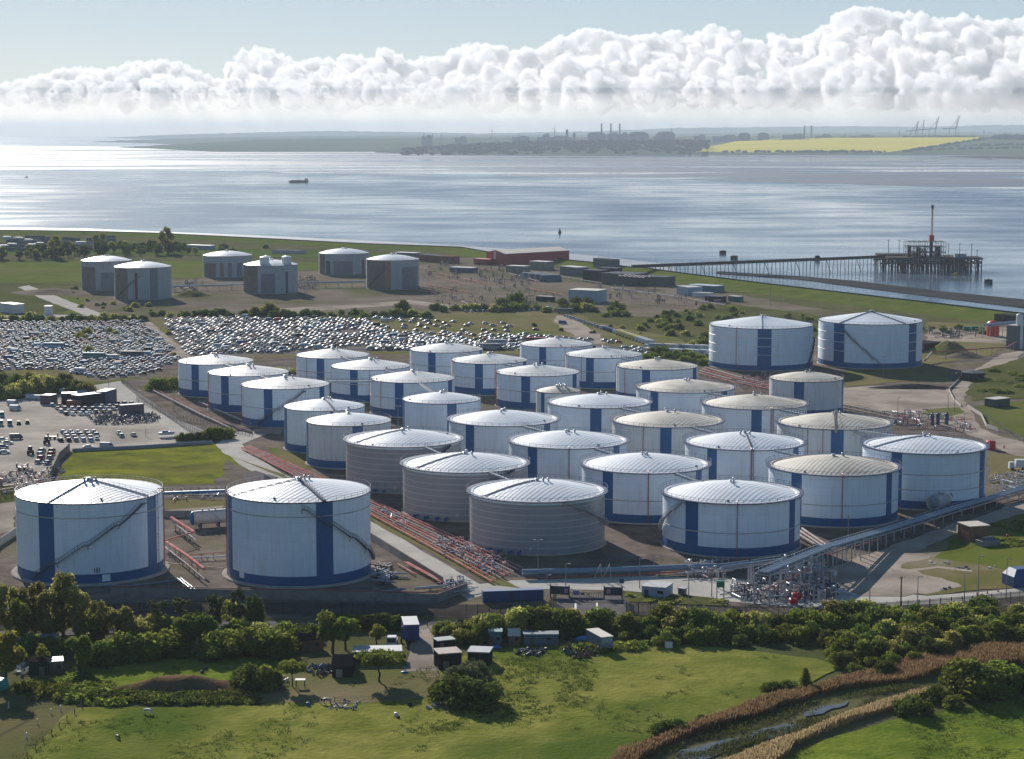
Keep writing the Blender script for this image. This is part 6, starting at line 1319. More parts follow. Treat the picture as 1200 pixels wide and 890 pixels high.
for x, y, k, c, lb in ((64, 409, 'coach', 'pale blue', 'pale blue lorry body among the left storage rows'), (133, 422, 'camper', 'white', 'long white van in the left storage rows'), (110, 421, 'coach', 'teal', 'teal coach low in the left storage rows'), (172, 418, 'camper', 'pale blue', 'pale blue camper near the sandy track'), (140, 428, 'van', 'red', 'red van standing out among the left rows'), (155, 419, 'coach', 'grey', 'grey coach in the left storage rows'), (582, 405, 'coach', 'white', 'white coach just over the cone roofed tanks'), (628, 402.5, 'coach', 'red', 'dull red coach behind the tank with the ribbed walkway'), (575, 410, 'coach', 'silver', 'silver trailer in the bottom row over the tanks'), (95, 438, 'camper', 'white', 'white camper at the near edge by the bushes')):
    vehicle(k, c, at(x, y), R(-3), lb, 'vans and motorhomes')
# ================================================================ VEGETATION
def leaf_mat(name, c1, c2, tr=.35):
    m = bpy.data.materials.new(name); t = nt(m); N = t.nodes; L = t.links
    out = N.new('ShaderNodeOutputMaterial'); d = N.new('ShaderNodeBsdfDiffuse'); tl = N.new('ShaderNodeBsdfTranslucent'); mx = N.new('ShaderNodeMixShader'); mx.inputs[0].default_value = tr
    tc = N.new('ShaderNodeTexCoord'); n = N.new('ShaderNodeTexNoise'); n.inputs['Scale'].default_value = .9; n.inputs['Detail'].default_value = 4; L.new(tc.outputs['Object'], n.inputs['Vector'])
    r = N.new('ShaderNodeValToRGB'); r.color_ramp.elements[0].position = .35; r.color_ramp.elements[1].position = .65; r.color_ramp.elements[0].color = (*c1, 1); r.color_ramp.elements[1].color = (*c2, 1); L.new(n.outputs['Fac'], r.inputs[0])
    oi = N.new('ShaderNodeObjectInfo'); hs = N.new('ShaderNodeHueSaturation'); a = N.new('ShaderNodeMapRange'); a.inputs[3].default_value = .72; a.inputs[4].default_value = 1.3; L.new(oi.outputs['Random'], a.inputs[0]); L.new(a.outputs[0], hs.inputs['Value'])
    b = N.new('ShaderNodeMapRange'); b.inputs[3].default_value = .485; b.inputs[4].default_value = .515; L.new(oi.outputs['Random'], b.inputs[0]); L.new(b.outputs[0], hs.inputs['Hue'])
    L.new(r.outputs[0], hs.inputs['Color']); L.new(hs.outputs[0], d.inputs[0]); L.new(hs.outputs[0], tl.inputs[0]); L.new(d.outputs[0], mx.inputs[1]); L.new(tl.outputs[0], mx.inputs[2]); L.new(mx.outputs[0], out.inputs[0])
    return m
L_dark = leaf_mat('dark leaves', (0.075, 0.105, 0.022), (0.14, 0.175, 0.038), .45)
L_mid = leaf_mat('mid green leaves', (0.13, 0.16, 0.028), (0.22, 0.25, 0.05), .5)
L_olive = leaf_mat('olive spring leaves', (0.26, 0.26, 0.07), (0.40, 0.38, 0.12), .55)
L_yel = leaf_mat('yellow green leaves', (0.26, 0.27, 0.05), (0.36, 0.35, 0.07), .5)
L_pale = leaf_mat('pale sage leaves', (0.11, 0.13, 0.065), (0.15, 0.17, 0.08), .4)
M_bark = mat('bark', (0.07, 0.055, 0.04), .9, (0.11, 0.09, 0.07), 2)
def leafcloud(lobes, n, size, rng, inner=.45):
    """lobes (cx,cy,cz,rx,ry,rz)"""
    Lb = np.array(lobes); wt = (Lb[:, 3]*Lb[:, 5]); idx = rng.choice(len(Lb), n, p=wt/wt.sum()); B = Lb[idx]
    d = rng.normal(size=(n, 3)); d /= np.linalg.norm(d, axis=1, keepdims=True); rr = 1-(1-inner)*rng.random((n, 1))**2.2
    C = B[:, :3]+d*B[:, 3:6]*rr*(1+.12*rng.normal(size=(n, 1))); C[:, 2] = np.maximum(C[:, 2], .05)
    nn = d+rng.normal(size=(n, 3))*.55; nn /= np.linalg.norm(nn, axis=1, keepdims=True)
    u = np.cross(nn, rng.normal(size=(n, 3))); u /= np.linalg.norm(u, axis=1, keepdims=True); v = np.cross(nn, u); s = size*(.6+.8*rng.random((n, 1)))
    V = np.stack([C-u*s-v*s*.5, C+u*s*.3-v*s*.7, C+u*s+v*s*.45, C-u*s*.2+v*s*.8], 1).reshape(-1, 3); Fc = np.arange(4*n).reshape(n, 4); return V, Fc
def limb(mb, a, b, r0, r1, rg, k=4):
    q = Vector(a); L = (Vector(b)-q)
    for i in range(1, k+1):
        p = Vector(a)+L*(i/k)+Vector((rg.uniform(-1, 1), rg.uniform(-1, 1), 0))*L.length*.05*(i < k); mb.cyl(q, p, r0+(r1-r0)*(i-1)/k, r0+(r1-r0)*i/k, n=6); q = p
PROTO = {}
def proto(kind, var):
    key = (kind, var)
    if key in PROTO: return PROTO[key]
    rg = random.Random(hash(key) % 1000 if False else (sum(map(ord, kind))*7+var*31)); rng = np.random.default_rng(rg.randrange(9999)); lob = []; tb = MB()
    # all built at height 1 unit = 10 m for trees, 4 m for bushes (scaled on placing)
    if kind == 'tree':
        h, r = 10, 4.2; limb(tb, (0, 0, -.2), (rg.uniform(-.3, .3), rg.uniform(-.3, .3), 5.5), .38, .2, rg)
        for i in range(15):
            a = rg.uniform(0, 6.28); z = rg.uniform(3.2, 8.6); q = r*.62*math.sqrt(max(.1, 1-((z-5.5)/4.6)**2))*rg.uniform(.5, 1.1); s = rg.uniform(1.0, 1.75); c = (q*math.cos(a), q*math.sin(a), z); lob.append((*c, s*1.15, s*1.15, s*.85))
            if i < 8: limb(tb, (0, 0, rg.uniform(2, 4.5)), c, .15, .04, rg, 3)
        V, Fc = leafcloud(lob, 5200, .27, rng)
    elif kind == 'tall':
        h = 14; limb(tb, (0, 0, -.2), (.3, .2, 11), .4, .1, rg, 6)
        for i in range(26):
            z = rg.uniform(2.2, 13.2); q = 3.0*math.sin(min(1, (z-1)/6)*1.57)*math.sqrt(max(.04, 1-((max(z, 7)-7)/7.3)**2))*rg.uniform(.35, 1); a = rg.uniform(0, 6.28); s = rg.uniform(.8, 1.4); c = (q*math.cos(a), q*math.sin(a), z); lob.append((*c, s*.9, s*.9, s*1.3))
            if i < 14: limb(tb, (0, 0, max(1.5, z-2.5)), c, .12, .03, rg, 3)
        V, Fc = leafcloud(lob, 5600, .27, rng, .25)
    elif kind == 'thin':
        h = 9; limb(tb, (0, 0, -.2), (.2, .2, 7.5), .2, .06, rg, 5)
        for i in range(16):
            z = rg.uniform(2.5, 8.6); q = 2.3*rg.uniform(.3, 1); a = rg.uniform(0, 6.28); s = rg.uniform(.5, .95); c = (q*math.cos(a), q*math.sin(a), z); lob.append((*c, s, s, s)); limb(tb, (0, 0, max(1.5, z-1.8)), c, .08, .02, rg, 3)
        V, Fc = leafcloud(lob, 1900, .22, rng, .1)
    elif kind == 'spread':
        h = 7; limb(tb, (0, 0, -.2), (.3, 0, 3.6), .26, .18, rg)
        for i in range(14):
            a = rg.uniform(0, 6.28); q = rg.uniform(.5, 4.2); z = 5.0+1.2*rg.uniform(-.6, .9)*(1-q/6); s = rg.uniform(.9, 1.4); c = (q*math.cos(a), q*math.sin(a), z); lob.append((*c, s*1.2, s*1.2, s*.8)); limb(tb, (.2, 0, 3.2), c, .14, .03, rg, 3)
        V, Fc = leafcloud(lob, 3600, .25, rng)
    elif kind == 'bush':
        h = 4
        for i in range(13):
            a = rg.uniform(0, 6.28); q = rg.uniform(0, 2.3); z = rg.uniform(.6, 2.9)*(1-q/5.5); s = rg.uniform(.75, 1.3); lob.append((q*math.cos(a), q*math.sin(a), z+.2, s*1.1, s*1.1, s))
            if i < 5: limb(tb, (rg.uniform(-.2, .2), rg.uniform(-.2, .2), -.1), (q*.6*math.cos(a), q*.6*math.sin(a), z*.8), .07, .02, rg, 3)
        V, Fc = leafcloud(lob, 2300, .21, rng, .5)
    elif kind == 'scrub':
        h = 1.6
        for i in range(9):
            a = rg.uniform(0, 6.28); q = rg.uniform(0, 2.2); s = rg.uniform(.5, 1.0); lob.append((q*math.cos(a), q*math.sin(a), .45, s*1.3, s*1.3, s*.8))
            if i < 3: limb(tb, (0, 0, -.05), (q*.6*math.cos(a), q*.6*math.sin(a), .6), .04, .02, rg, 2)
        V, Fc = leafcloud(lob, 900, .18, rng, .4)
    elif kind == 'cone':
        h = 6; limb(tb, (0, 0, -.2), (0, 0, 5.4), .15, .03, rg, 3)
        for i in range(16): z = .6+5*i/16; q = 1.3*(1-z/6.4); a = i*2.4; lob.append((q*.5*math.cos(a), q*.5*math.sin(a), z, q*.8+.2, q*.8+.2, .6))
        V, Fc = leafcloud(lob, 2600, .14, rng, .5)
    PROTO[key] = (V, Fc, tb, h); return PROTO[key]
CRM = {}; MASS = []
MASSG = {'hedge beyond the stored cars', 'scrub before the embankment', 'hedge below the caravans', 'bushes at the embankment foot', 'bushes among scattered cars', 'bushes in the storage rows', 'bushes near the pale lane', 'bushes on the right hand slope', 'bushes near the shore bank', 'tufts on the hut island', 'weedy clumps near the brick hut', 'low bushes behind the road tanks'}
def plant(kind, x, y, hm, leaf, label, cat, group=None, wide=1.0, pos=None, name=None):
    if group in MASSG: MASS.append((kind, pos or at(x, y), hm, leaf, wide)); return
    var = vr.randrange(4); V, Fc, tb, h = proto(kind, var); key = (kind, var, leaf.name)
    if key not in CRM: CRM[key] = (npmesh('crown', V, Fc, leaf), tb.mesh('trunk', M_bark))
    cm, tm = CRM[key]; p = pos or at(x, y); s = hm/h
    nm_ = name or {'tree': 'tree', 'tall': 'tall_tree', 'thin': 'thin_tree', 'spread': 'spreading_tree', 'bush': 'bush', 'scrub': 'scrub_bush', 'cone': 'conifer'}[kind]
    t = thing(nm_, label, cat, p, vr.uniform(0, 6.28), group); t.scale = (s*wide, s*wide, s)
    a = bpy.data.objects.new('crown', cm); LINK(a); a.parent = t
    b = bpy.data.objects.new('trunk' if kind in ('tree', 'tall', 'thin', 'spread', 'cone') else 'stems', tm); LINK(b); b.parent = t
    return t
# left wood
gw = 'trees of the left hand wood'
for x, y, h, lf in ((12, 745, 13, L_olive), (40, 746, 13.5, L_olive), (75, 747, 15.5, L_olive), (58, 752, 12, L_olive), (96, 752, 13, L_olive), (118, 756, 11, L_olive), (-12, 750, 14, L_olive), (26, 756, 11, L_mid), (108, 764, 9, L_mid)):
    plant('tall', x, y, h, lf, 'tall feathery olive brown tree screening the foot of the front tank', 'tree', 'tall feathery trees before the front tank', 1.15)
for x, y, h, lf, lb in ((142, 760, 10.5, L_olive, 'round topped olive tree at the right end of the tall feathery trees'), (6, 802, 13, L_yel, 'yellow green tree cut by the left edge above the teal sheet'), (93, 786, 8.5, L_mid, 'round green tree standing alone behind the small garden sheds'), (217, 762, 9, L_dark, 'dark round tree in the middle of the left wood'), (240, 760, 8.5, L_dark, 'dark tree just right of the darkest one in the wood'), (390, 766, 10, L_mid, 'full crowned tree left of the white lorry cab'), (405, 762, 8.5, L_mid, 'companion crown touching the full crowned tree')):
    plant('tree', x, y, h, lf, lb, 'tree', None, 1.0)
for x, y, h, w_, lf in ((150, 772, 6.5, 1.2, L_mid), (172, 772, 7, 1.2, L_mid), (193, 768, 6.2, 1.1, L_mid), (265, 766, 7, 1.2, L_mid), (290, 770, 7, 1.2, L_mid), (312, 768, 6.5, 1.1, L_mid), (332, 770, 6, 1.1, L_mid), (346, 758, 5, 1.1, L_dark), (225, 745, 6, 1.2, L_dark), (200, 752, 6.5, 1.2, L_mid), (128, 778, 5.5, 1.3, L_dark), (305, 752, 5, 1.2, L_olive), (362, 748, 4.5, 1.2, L_dark), (182, 750, 6.5, 1.2, L_olive), (60, 768, 5, 1.3, L_dark), (35, 770, 5.5, 1.3, L_dark), (110, 778, 5, 1.2, L_dark), (250, 775, 4.5, 1.2, L_dark), (205, 772, 5, 1.2, L_dark), (160, 752, 7, 1.2, L_olive), (275, 752, 5.5, 1.2, L_mid), (330, 750, 4.5, 1.2, L_mid)):
    plant('bush', x, y, h, lf, 'rounded leafy bush on the sunny edge of the left wood', 'bush', 'bushes of the left wood', w_)
for x, y, h, lf in ((252, 742, 9.5, L_pale), (278, 738, 9.5, L_pale), (186, 745, 8.5, L_pale), (212, 738, 7.5, L_pale), (268, 735, 8, L_olive), (50, 786, 6, L_yel)):
    plant('thin', x, y, h, lf, 'pale thin crowned tree with sky gaps among the wood' if lf != L_yel else 'small yellow blossom tree beside the garden shed', 'tree', 'thin pale trees in the wood' if lf != L_yel else None)
for x, y, h in ((299, 728, 7), (305, 730, 6.5), (292, 726, 6)): plant('cone', x, y, h, L_dark, 'dark narrow conifer against the fence', 'tree', 'dark conifers against the fence')
plant('tree', 441, 757, 5.6, L_yel, 'small bright rounded tree next to the white lorry cab', 'tree', None, .95)
for i in range(10): plant('bush', 400+i*7.5, 736+vr.uniform(-2, 2), 3.6, L_dark, 'dark hedge bush under the fence left of the blue lorry', 'bush', 'dark hedge left of the blue lorry', 1.1)
plant('spread', 445, 800, 7.6, L_mid, 'umbrella shaped tree casting a wide shadow on worn grass', 'tree'); plant('spread', 343, 806, 6.4, L_mid, 'small leaning tree on the paddock edge', 'tree', None, .7)
for x, y, h, lf in ((293, 808, 6, L_dark), (309, 809, 5.6, L_mid), (322, 806, 4, L_dark), (285, 802, 4, L_dark)): plant('bush', x, y, h, lf, 'bush beside the small leaning tree', 'bush', 'bushes beside the small leaning tree', 1.0)
for x, y, h, w_ in ((536, 824, 6.0, 1.25), (556, 828, 6.3, 1.25), (546, 806, 5.6, 1.1), (520, 818, 4, 1.1), (571, 822, 4, 1.1), (558, 796, 4.6, 1.0), (514, 812, 3, 1)): plant('bush', x, y, h, L_dark if y > 810 else L_pale, 'dense bush in the clump before the black sheds', 'bush', 'bush clump before the black sheds', w_)
for x, y, h in ((517, 745, 4), (526, 749, 3.6), (538, 753, 3.6), (552, 756, 4.2), (566, 752, 5), (545, 746, 4.4), (560, 742, 4.4), (575, 740, 4)): plant('bush', x, y, h, vr.choice([L_mid, L_olive, L_dark]), 'shrub between the dirt track and the blue sheds', 'bush', 'shrubs by the dirt track', 1.05)
# hedge under the fence
gh = 'hedge below the perimeter fence'
for i in range(34):
    x = 570+i*12.6+vr.uniform(-4, 4); plant('bush', x, 741+vr.uniform(-4, 4), vr.uniform(3.9, 6.8), vr.choice([L_mid, L_mid, L_olive, L_dark]), 'large shrub in the hedge running below the perimeter fence', 'bush', gh, 1.15)
for i in range(26):
    x = 735+i*10.4+vr.uniform(-5, 5); plant('bush', x, 752+vr.uniform(-5, 7), vr.uniform(1.8, 4.2), vr.choice([L_mid, L_dark, L_mid]), 'low bush along the meadow side of the fence hedge', 'bush', 'low front row of the fence hedge', 1.25)
for (y, x0, x1, n_, h0, h1) in ((726, 985, 1215, 19, 3.6, 4.8), (737, 975, 1215, 19, 4.2, 5.4), (750, 990, 1215, 17, 3.8, 5.0), (762, 975, 1130, 12, 3.4, 4.6), (774, 985, 1075, 8, 3.2, 4.4), (785, 992, 1050, 5, 3, 4)):
    for i in range(n_): plant('bush', x0+(x1-x0)*i/(n_-1)+vr.uniform(-7, 7), y+vr.uniform(-6, 6), vr.uniform(h0-1.4, h1+.6), vr.choice([L_mid, L_dark, L_olive, L_mid]), 'thicket bush between the reeds and the perimeter fence', 'bush', 'thicket above the reeds', 1.2)
plant('thin', 975, 735, 6.5, L_olive, 'bare twiggy bush in front of the fence near the red boxes', 'bush', None, 1.5)
for x, y, h, w_, lf, lb in ((1138, 815, 8.2, 1.45, L_mid, 'big domed bush on the bank beyond the lush meadow'), (1160, 812, 6.5, 1.2, L_mid, 'bush merging into the big domed one'), (1184, 808, 6.8, 1.2, L_mid, 'tall bush right of the big domed bush'), (1205, 812, 5, 1.2, L_dark, 'bush at the right picture edge by the reeds'), (1098, 822, 3.4, 1.4, L_dark, 'low bush left of the big domed bush'), (1066, 838, 5.2, 1.0, L_dark, 'dark round bush on the lush meadow edge'), (1082, 838, 3, 1.2, L_mid, 'small bush beside the dark round meadow bush'), (1116, 830, 3, 1.3, L_mid, 'straggling bush below the big domed bush'), (778, 860, 2.9, 1.4, L_dark, 'dark bush at the reed edge low in the meadow corner'), (795, 858, 2.8, 1.4, L_dark, 'second dark bush at the reed edge'), (905, 810, 2.6, 1.5, L_dark, 'dark bush at the meadow side of the upper reeds'), (922, 808, 2.4, 1.4, L_dark, 'dark bush next to the small pointed tree'), (822, 846, 1.8, 1.2, L_mid, 'small bush on the ditch edge of the meadow')):
    plant('bush', x, y, h, lf, lb, 'bush', None, w_)
plant('cone', 944, 806, 4.6, L_mid, 'small pointed tree at the meadow edge of the reeds', 'tree', None, 1.4)
for i in range(46):
    x = vr.uniform(92, 315); y = 819+vr.uniform(-3, 6); 
    plant('scrub', x, y, vr.uniform(1.2, 2.0), L_dark if vr.random() < .7 else L_mid, 'low bramble clump along the foot of the earth bank', 'bush', 'brambles along the earth bank', 1.2)
for i in range(14): plant('scrub', vr.uniform(90, 140), vr.uniform(798, 818), vr.uniform(1.2, 1.8), L_mid, 'low bramble clump at the left end of the earth bank', 'bush', 'brambles along the earth bank', 1.3)
for i in range(16): plant('scrub', vr.uniform(30, 110), vr.uniform(800, 818), vr.uniform(1.2, 2.6), vr.choice([L_dark, L_mid]), 'low tangle beside the teal sheet and the sheds', 'bush', 'tangle by the teal sheet', 1.2)
for i in range(14): plant('scrub', 665+i*6+vr.uniform(-3, 3), 760+vr.uniform(-3, 3), vr.uniform(1.2, 2.4), L_mid, 'low weeds bush around the scrap beside the caravan', 'bush', 'weedy bushes near the caravan', 1.2)
# yard bushes
for x, y, h in ((-5, 466, 7), (14, 467, 7), (28, 465, 8), (42, 463, 9), (55, 461, 8.5), (66, 460, 7), (78, 459, 6), (90, 461, 6.5), (102, 462, 6), (20, 455, 7), (48, 452, 6.5), (5, 450, 6), (75, 449, 5), (33, 448, 5.5)):
    plant('bush', x, y, h, vr.choice([L_dark, L_olive, L_dark]), 'brown green bush between the car storage and the gravel yard', 'bush', 'bushes behind the gravel yard', 1.1)
for x, y, h in ((183, 457, 6), (193, 457, 6.5), (202, 456, 6)): plant('bush', x, y, h, L_mid, 'rounded bush beside the first cone roofed tank', 'bush', 'rounded bushes beside the first cone roofed tank', 1.15)
for i in range(9): plant('bush', 213+i*6.5, 517-i*.3, 3.4+(i > 4)*1.6, L_mid if i > 3 else L_dark, 'bush in the short hedge at the road junction', 'bush', 'short hedge at the road junction', 1.1)
for i in range(12): plant('scrub', 300+i*3.6, 436+vr.uniform(-2, 2), 3, L_olive, 'low bush in the gap between the tanks and the cars', 'bush', 'low bushes behind the road tanks')
# line of hedge behind the storage field
for i in range(64):
    x = -10+i*11.8+vr.uniform(-3, 3); y = 376-(x > 170)*5+(x > 420)*1-(x > 500)*7+(x > 700)*6+vr.uniform(-1.5, 1.5)
    plant('bush', x, y, vr.uniform(3.2, 6.0), vr.choice([L_dark, L_dark, L_olive, L_mid]), 'distant hedge bush between the stored cars and the old works', 'bush', 'hedge beyond the stored cars', 1.35)
for x, y, h in ((318, 370, 9), (300, 371, 7), (472, 365, 8), (605, 357, 9), (590, 359, 7), (675, 357, 6), (688, 360, 7), (660, 359, 6), (722, 366, 8)): plant('bush', x, y, h, L_dark if x > 400 else L_olive, 'larger round bush rising above the far hedge', 'bush', 'round bushes over the far hedge', 1.1)
def scat(poly, n, h0, h1, lf, lb, gp, kind='bush', wide=1.2):
    k = 0
    while k < n:
        x = vr.uniform(min(q[0] for q in poly), max(q[0] for q in poly)); y = vr.uniform(min(q[1] for q in poly), max(q[1] for q in poly))
        if inpoly(x, y, poly) and pnoise(Vector((x*.04, y*.15, 2))) > -.25: plant(kind, x, y, vr.uniform(h0, h1), vr.choice(lf), lb, 'bush', gp, wide); k += 1
scat([(700, 366), (760, 372), (850, 358), (1000, 378), (1060, 386), (960, 394), (832, 414), (800, 404), (720, 385)], 95, 1.8, 4.5, [L_dark, L_mid, L_olive], 'scrub bush on the rough ground before the green embankment', 'scrub before the embankment')
scat([(745, 415), (832, 412), (832, 428), (700, 424)], 34, 3, 4.4, [L_dark, L_mid], 'hedge bush between the caravans and the tank field', 'hedge below the caravans', wide=1.3)
scat([(900, 372), (1160, 388), (1160, 394), (1000, 388)], 30, 1.6, 3.6, [L_dark, L_mid], 'low bush at the embankment foot behind the tall tanks', 'bushes at the embankment foot')
scat([(560, 384), (690, 372), (760, 392), (640, 398)], 10, 1.2, 2.4, [L_dark, L_olive], 'small bush among the scattered cars', 'bushes among scattered cars')
scat([(30, 384), (200, 384), (210, 420), (30, 420)], 12, 2, 4.5, [L_yel, L_olive], 'bush growing among the left storage rows', 'bushes in the storage rows')
scat([(60, 336), (100, 340), (130, 356), (200, 360), (200, 366), (100, 366)], 16, 1.5, 3.5, [L_dark, L_olive], 'bush on the rough bank near the pale lane', 'bushes near the pale lane')
scat([(1145, 438), (1200, 426), (1200, 462), (1150, 462)], 12, 1.2, 2.4, [L_mid, L_dark], 'low bush on the right hand scrub slope', 'bushes on the right hand slope', 'scrub', 1.5)
scat([(1165, 612), (1200, 606), (1200, 640), (1150, 650)], 12, .8, 1.5, [L_mid], 'bright weedy clump near the brick hut', 'weedy clumps near the brick hut', 'scrub', 1.6)
scat([(735, 696), (850, 706), (850, 710), (738, 706)], 8, .6, 1.2, [L_olive], 'tuft on the island by the pale blue hut', 'tufts on the hut island', 'scrub', 1.3)
# far left meadow trees
for x, y, h in ((66, 304, 22), (116, 302, 24), (197, 298, 26)): plant('tall', x, y, h, L_yel, 'tall yellow green poplar standing over the far meadow trees', 'tree', 'yellow poplars in the far meadow', 1.35)
for i in range(60):
    x = vr.uniform(-15, 235); y = 306-max(0, x-20)*.035+vr.uniform(-7, 1); plant('tree', x, y, vr.uniform(7, 13), vr.choice([L_dark, L_dark, L_mid, L_olive]), 'dark tree in the belt beyond the far meadow', 'tree', 'tree belt beyond the far meadow', 1.1)
for i in range(16): plant('bush', vr.uniform(130, 330), vr.uniform(289, 299), vr.uniform(4, 7), L_dark, 'distant bush near the shore bank', 'bush', 'bushes near the shore bank', 1.4)
# dense settlement glints/weeds handled by ground; reeds
def blades(name, polys, per, h0, h1, w_, m_, lb, seed, cat='reeds', lean=.09, clump=None):
    rng = np.random.default_rng(seed); Vs = []
    for poly in polys:
        P = [at(x, y) for x, y in poly]; P = rough_line(P, 1.6, 5); Q = np.array([(p.x, p.y) for p in P]); x0, y0 = Q.min(0); x1, y1 = Q.max(0)
        n = int((x1-x0)*(y1-y0)*per); X = rng.uniform(x0, x1, n); Y = rng.uniform(y0, y1, n); ins = np.zeros(n, bool); j = len(Q)-1
        for i in range(len(Q)):
            c = (Q[i, 1] > Y) != (Q[j, 1] > Y); ins ^= c & (X < (Q[j, 0]-Q[i, 0])*(Y-Q[i, 1])/(Q[j, 1]-Q[i, 1]+1e-12)+Q[i, 0]); j = i
        if clump: ins &= (np.sin(X*.45+1.3*np.sin(Y*.31))+np.sin(Y*.52+1.7*np.sin(X*.23)))*.5+rng.normal(0, .25, n) > clump
        X, Y = X[ins], Y[ins]; n = len(X); a = rng.uniform(0, 6.28, n); hh = rng.uniform(h0, h1, n)*(1+.25*np.sin(X*.21)*np.cos(Y*.17)); ww = w_*rng.uniform(.6, 1.4, n)
        dx, dy = np.cos(a)*ww, np.sin(a)*ww; lx, ly = rng.normal(0, lean, n)*hh+.12*hh, rng.normal(0, lean, n)*hh
        Z = np.full(n, .1); Vs.append(np.stack([np.stack([X-dx*.5, Y-dy*.5, Z], 1), np.stack([X+dx*.5, Y+dy*.5, Z], 1), np.stack([X+dx+lx, Y+dy+ly, hh], 1), np.stack([X-dx+lx, Y-dy+ly, hh*.93], 1)], 1).reshape(-1, 3))
    V = np.concatenate(Vs); o = bpy.data.objects.new(name, npmesh(name, V, np.arange(len(V)).reshape(-1, 4), m_)); LINK(o); print('BLADES', name, len(V)//4); return tag(o, lb, cat, kind='stuff')
M_reed = leaf_mat('dry reed', (0.22, 0.145, 0.07), (0.38, 0.27, 0.135), .45); M_reed2 = leaf_mat('pale dry reed', (0.25, 0.175, 0.10), (0.40, 0.29, 0.17), .45); M_sedge = leaf_mat('ditch sedge', (0.055, 0.065, 0.018), (0.10, 0.105, 0.035), .35)
blades('reeds', [[(690, 906), (750, 880), (780, 863), (842, 845), (915, 818), (1000, 794), (1077, 773), (1153, 763), (1200, 762), (1260, 758), (1260, 780), (1200, 779), (1110, 789), (1077, 797), (1010, 806), (963, 818), (915, 828), (842, 852), (801, 868), (750, 894), (735, 906)]], 30, 1.3, 2.0, .05, M_reed, 'broad band of dry brown reeds along the far side of the ditch', 1)
blades('reeds', [[(835, 904), (900, 880), (950, 860), (1001, 837), (1050, 822), (1085, 812), (1088, 815), (1052, 830), (976, 858), (930, 878), (895, 904)]], 32, 1.2, 1.7, .05, M_reed2, 'narrow band of paler reeds along the near side of the ditch', 2)
blades('sedge', [[(745, 900), (800, 872), (845, 852), (890, 838), (940, 825), (1000, 812), (1060, 804), (1080, 806), (1040, 815), (1000, 819), (950, 828), (925, 840), (880, 853), (848, 864), (805, 872), (775, 890)], [(905, 876), (925, 866), (975, 850), (1000, 838), (965, 850), (930, 862)], [(800, 886), (850, 874), (920, 856), (960, 846), (955, 849), (880, 872), (830, 889)]], 9, .35, .9, .10, M_sedge, 'green sedge growing in the wet ditch between the reed bands', 3, 'sedge', .3)
blades('sedge', [[(772, 896), (805, 877), (850, 869), (898, 859), (925, 850), (955, 843), (985, 834), (1000, 836), (965, 850), (925, 862), (890, 876), (855, 888), (825, 904)], [(944, 836), (960, 828), (1000, 823), (1030, 818), (1030, 825), (990, 834), (962, 842)]], 20, .15, .6, .10, M_sedge, 'broken clumps of sedge standing in the ditch water', 4, 'sedge', .35, .02)
# weeds in the meadows: clumps where noise is high
rng = np.random.default_rng(9); cl = []
for poly, n_, th in (([(0, 900), (60, 850), (300, 830), (420, 800), (560, 770), (760, 760), (960, 775), (940, 806), (880, 822), (790, 856), (690, 900)], 9000, .04), ([(880, 905), (960, 868), (1040, 846), (1150, 826), (1230, 816), (1230, 900)], 3000, -.04), ([(590, 768), (700, 780), (690, 830), (560, 850), (480, 890), (460, 870), (580, 800)], 4200, -.1), ([(60, 784), (200, 768), (340, 772), (360, 792), (240, 800), (100, 812)], 500, .1)):
    Q = [(at(x, y).x, at(x, y).y) for x, y in poly]; xs = [q[0] for q in Q]; ys = [q[1] for q in Q]
    for _ in range(n_):
        x, y = rng.uniform(min(xs), max(xs)), rng.uniform(min(ys), max(ys))
        if inpoly(x, y, Q) and pnoise(Vector((x*.05, y*.03, 1)))+.5*pnoise(Vector((x*.2, y*.12, 5))) > th+.06: cl.append((x, y, rng.uniform(.10, .5)*(1 if rng.random() < .9 else 1.6)))
lobs = [(x, y, .1+z*.3, z*1.9, z*1.9, z*.75) for x, y, z in cl]; V, Fc = leafcloud(lobs, len(lobs)*11, .12, rng, .3); print('WEEDS', len(cl))
o = bpy.data.objects.new('weeds', npmesh('weeds', V, Fc, leaf_mat('meadow weeds', (0.07, 0.105, 0.02), (0.13, 0.17, 0.04), .4))); LINK(o); tag(o, 'low nettle and dock tufts scattered over the meadow grass', 'weeds', kind='stuff')

Vs = []; MI = []; lm = [L_dark, L_mid, L_olive, L_yel, L_pale]
for kind, p, hm, leaf, wide in MASS:
    V, Fc, tb, h = proto(kind, vr.randrange(4)); k = 3 if kind == 'bush' else 2; Q = V.reshape(-1, 4, 3)[::k]; c = Q.mean(1, keepdims=True); Q = c+(Q-c)*k**.5*1.05
    a = vr.uniform(0, 6.28); s_ = hm/h; X = Q[..., 0]*math.cos(a)-Q[..., 1]*math.sin(a); Y = Q[..., 0]*math.sin(a)+Q[..., 1]*math.cos(a)
    Vs.append((np.stack([X*s_*wide, Y*s_*wide, Q[..., 2]*s_], -1)+np.array(p[:])).reshape(-1, 3)); MI.append(np.full(len(Q), lm.index(leaf)))
V = np.concatenate(Vs); o = bpy.data.objects.new('distant_bushes', npmesh('distant_bushes', V, np.arange(len(V)).reshape(-1, 4), lm, np.concatenate(MI))); LINK(o); tag(o, 'scrub and hedge bushes on the rough ground beyond the tank field', 'bushes', kind='stuff'); print('MASS', len(MASS))
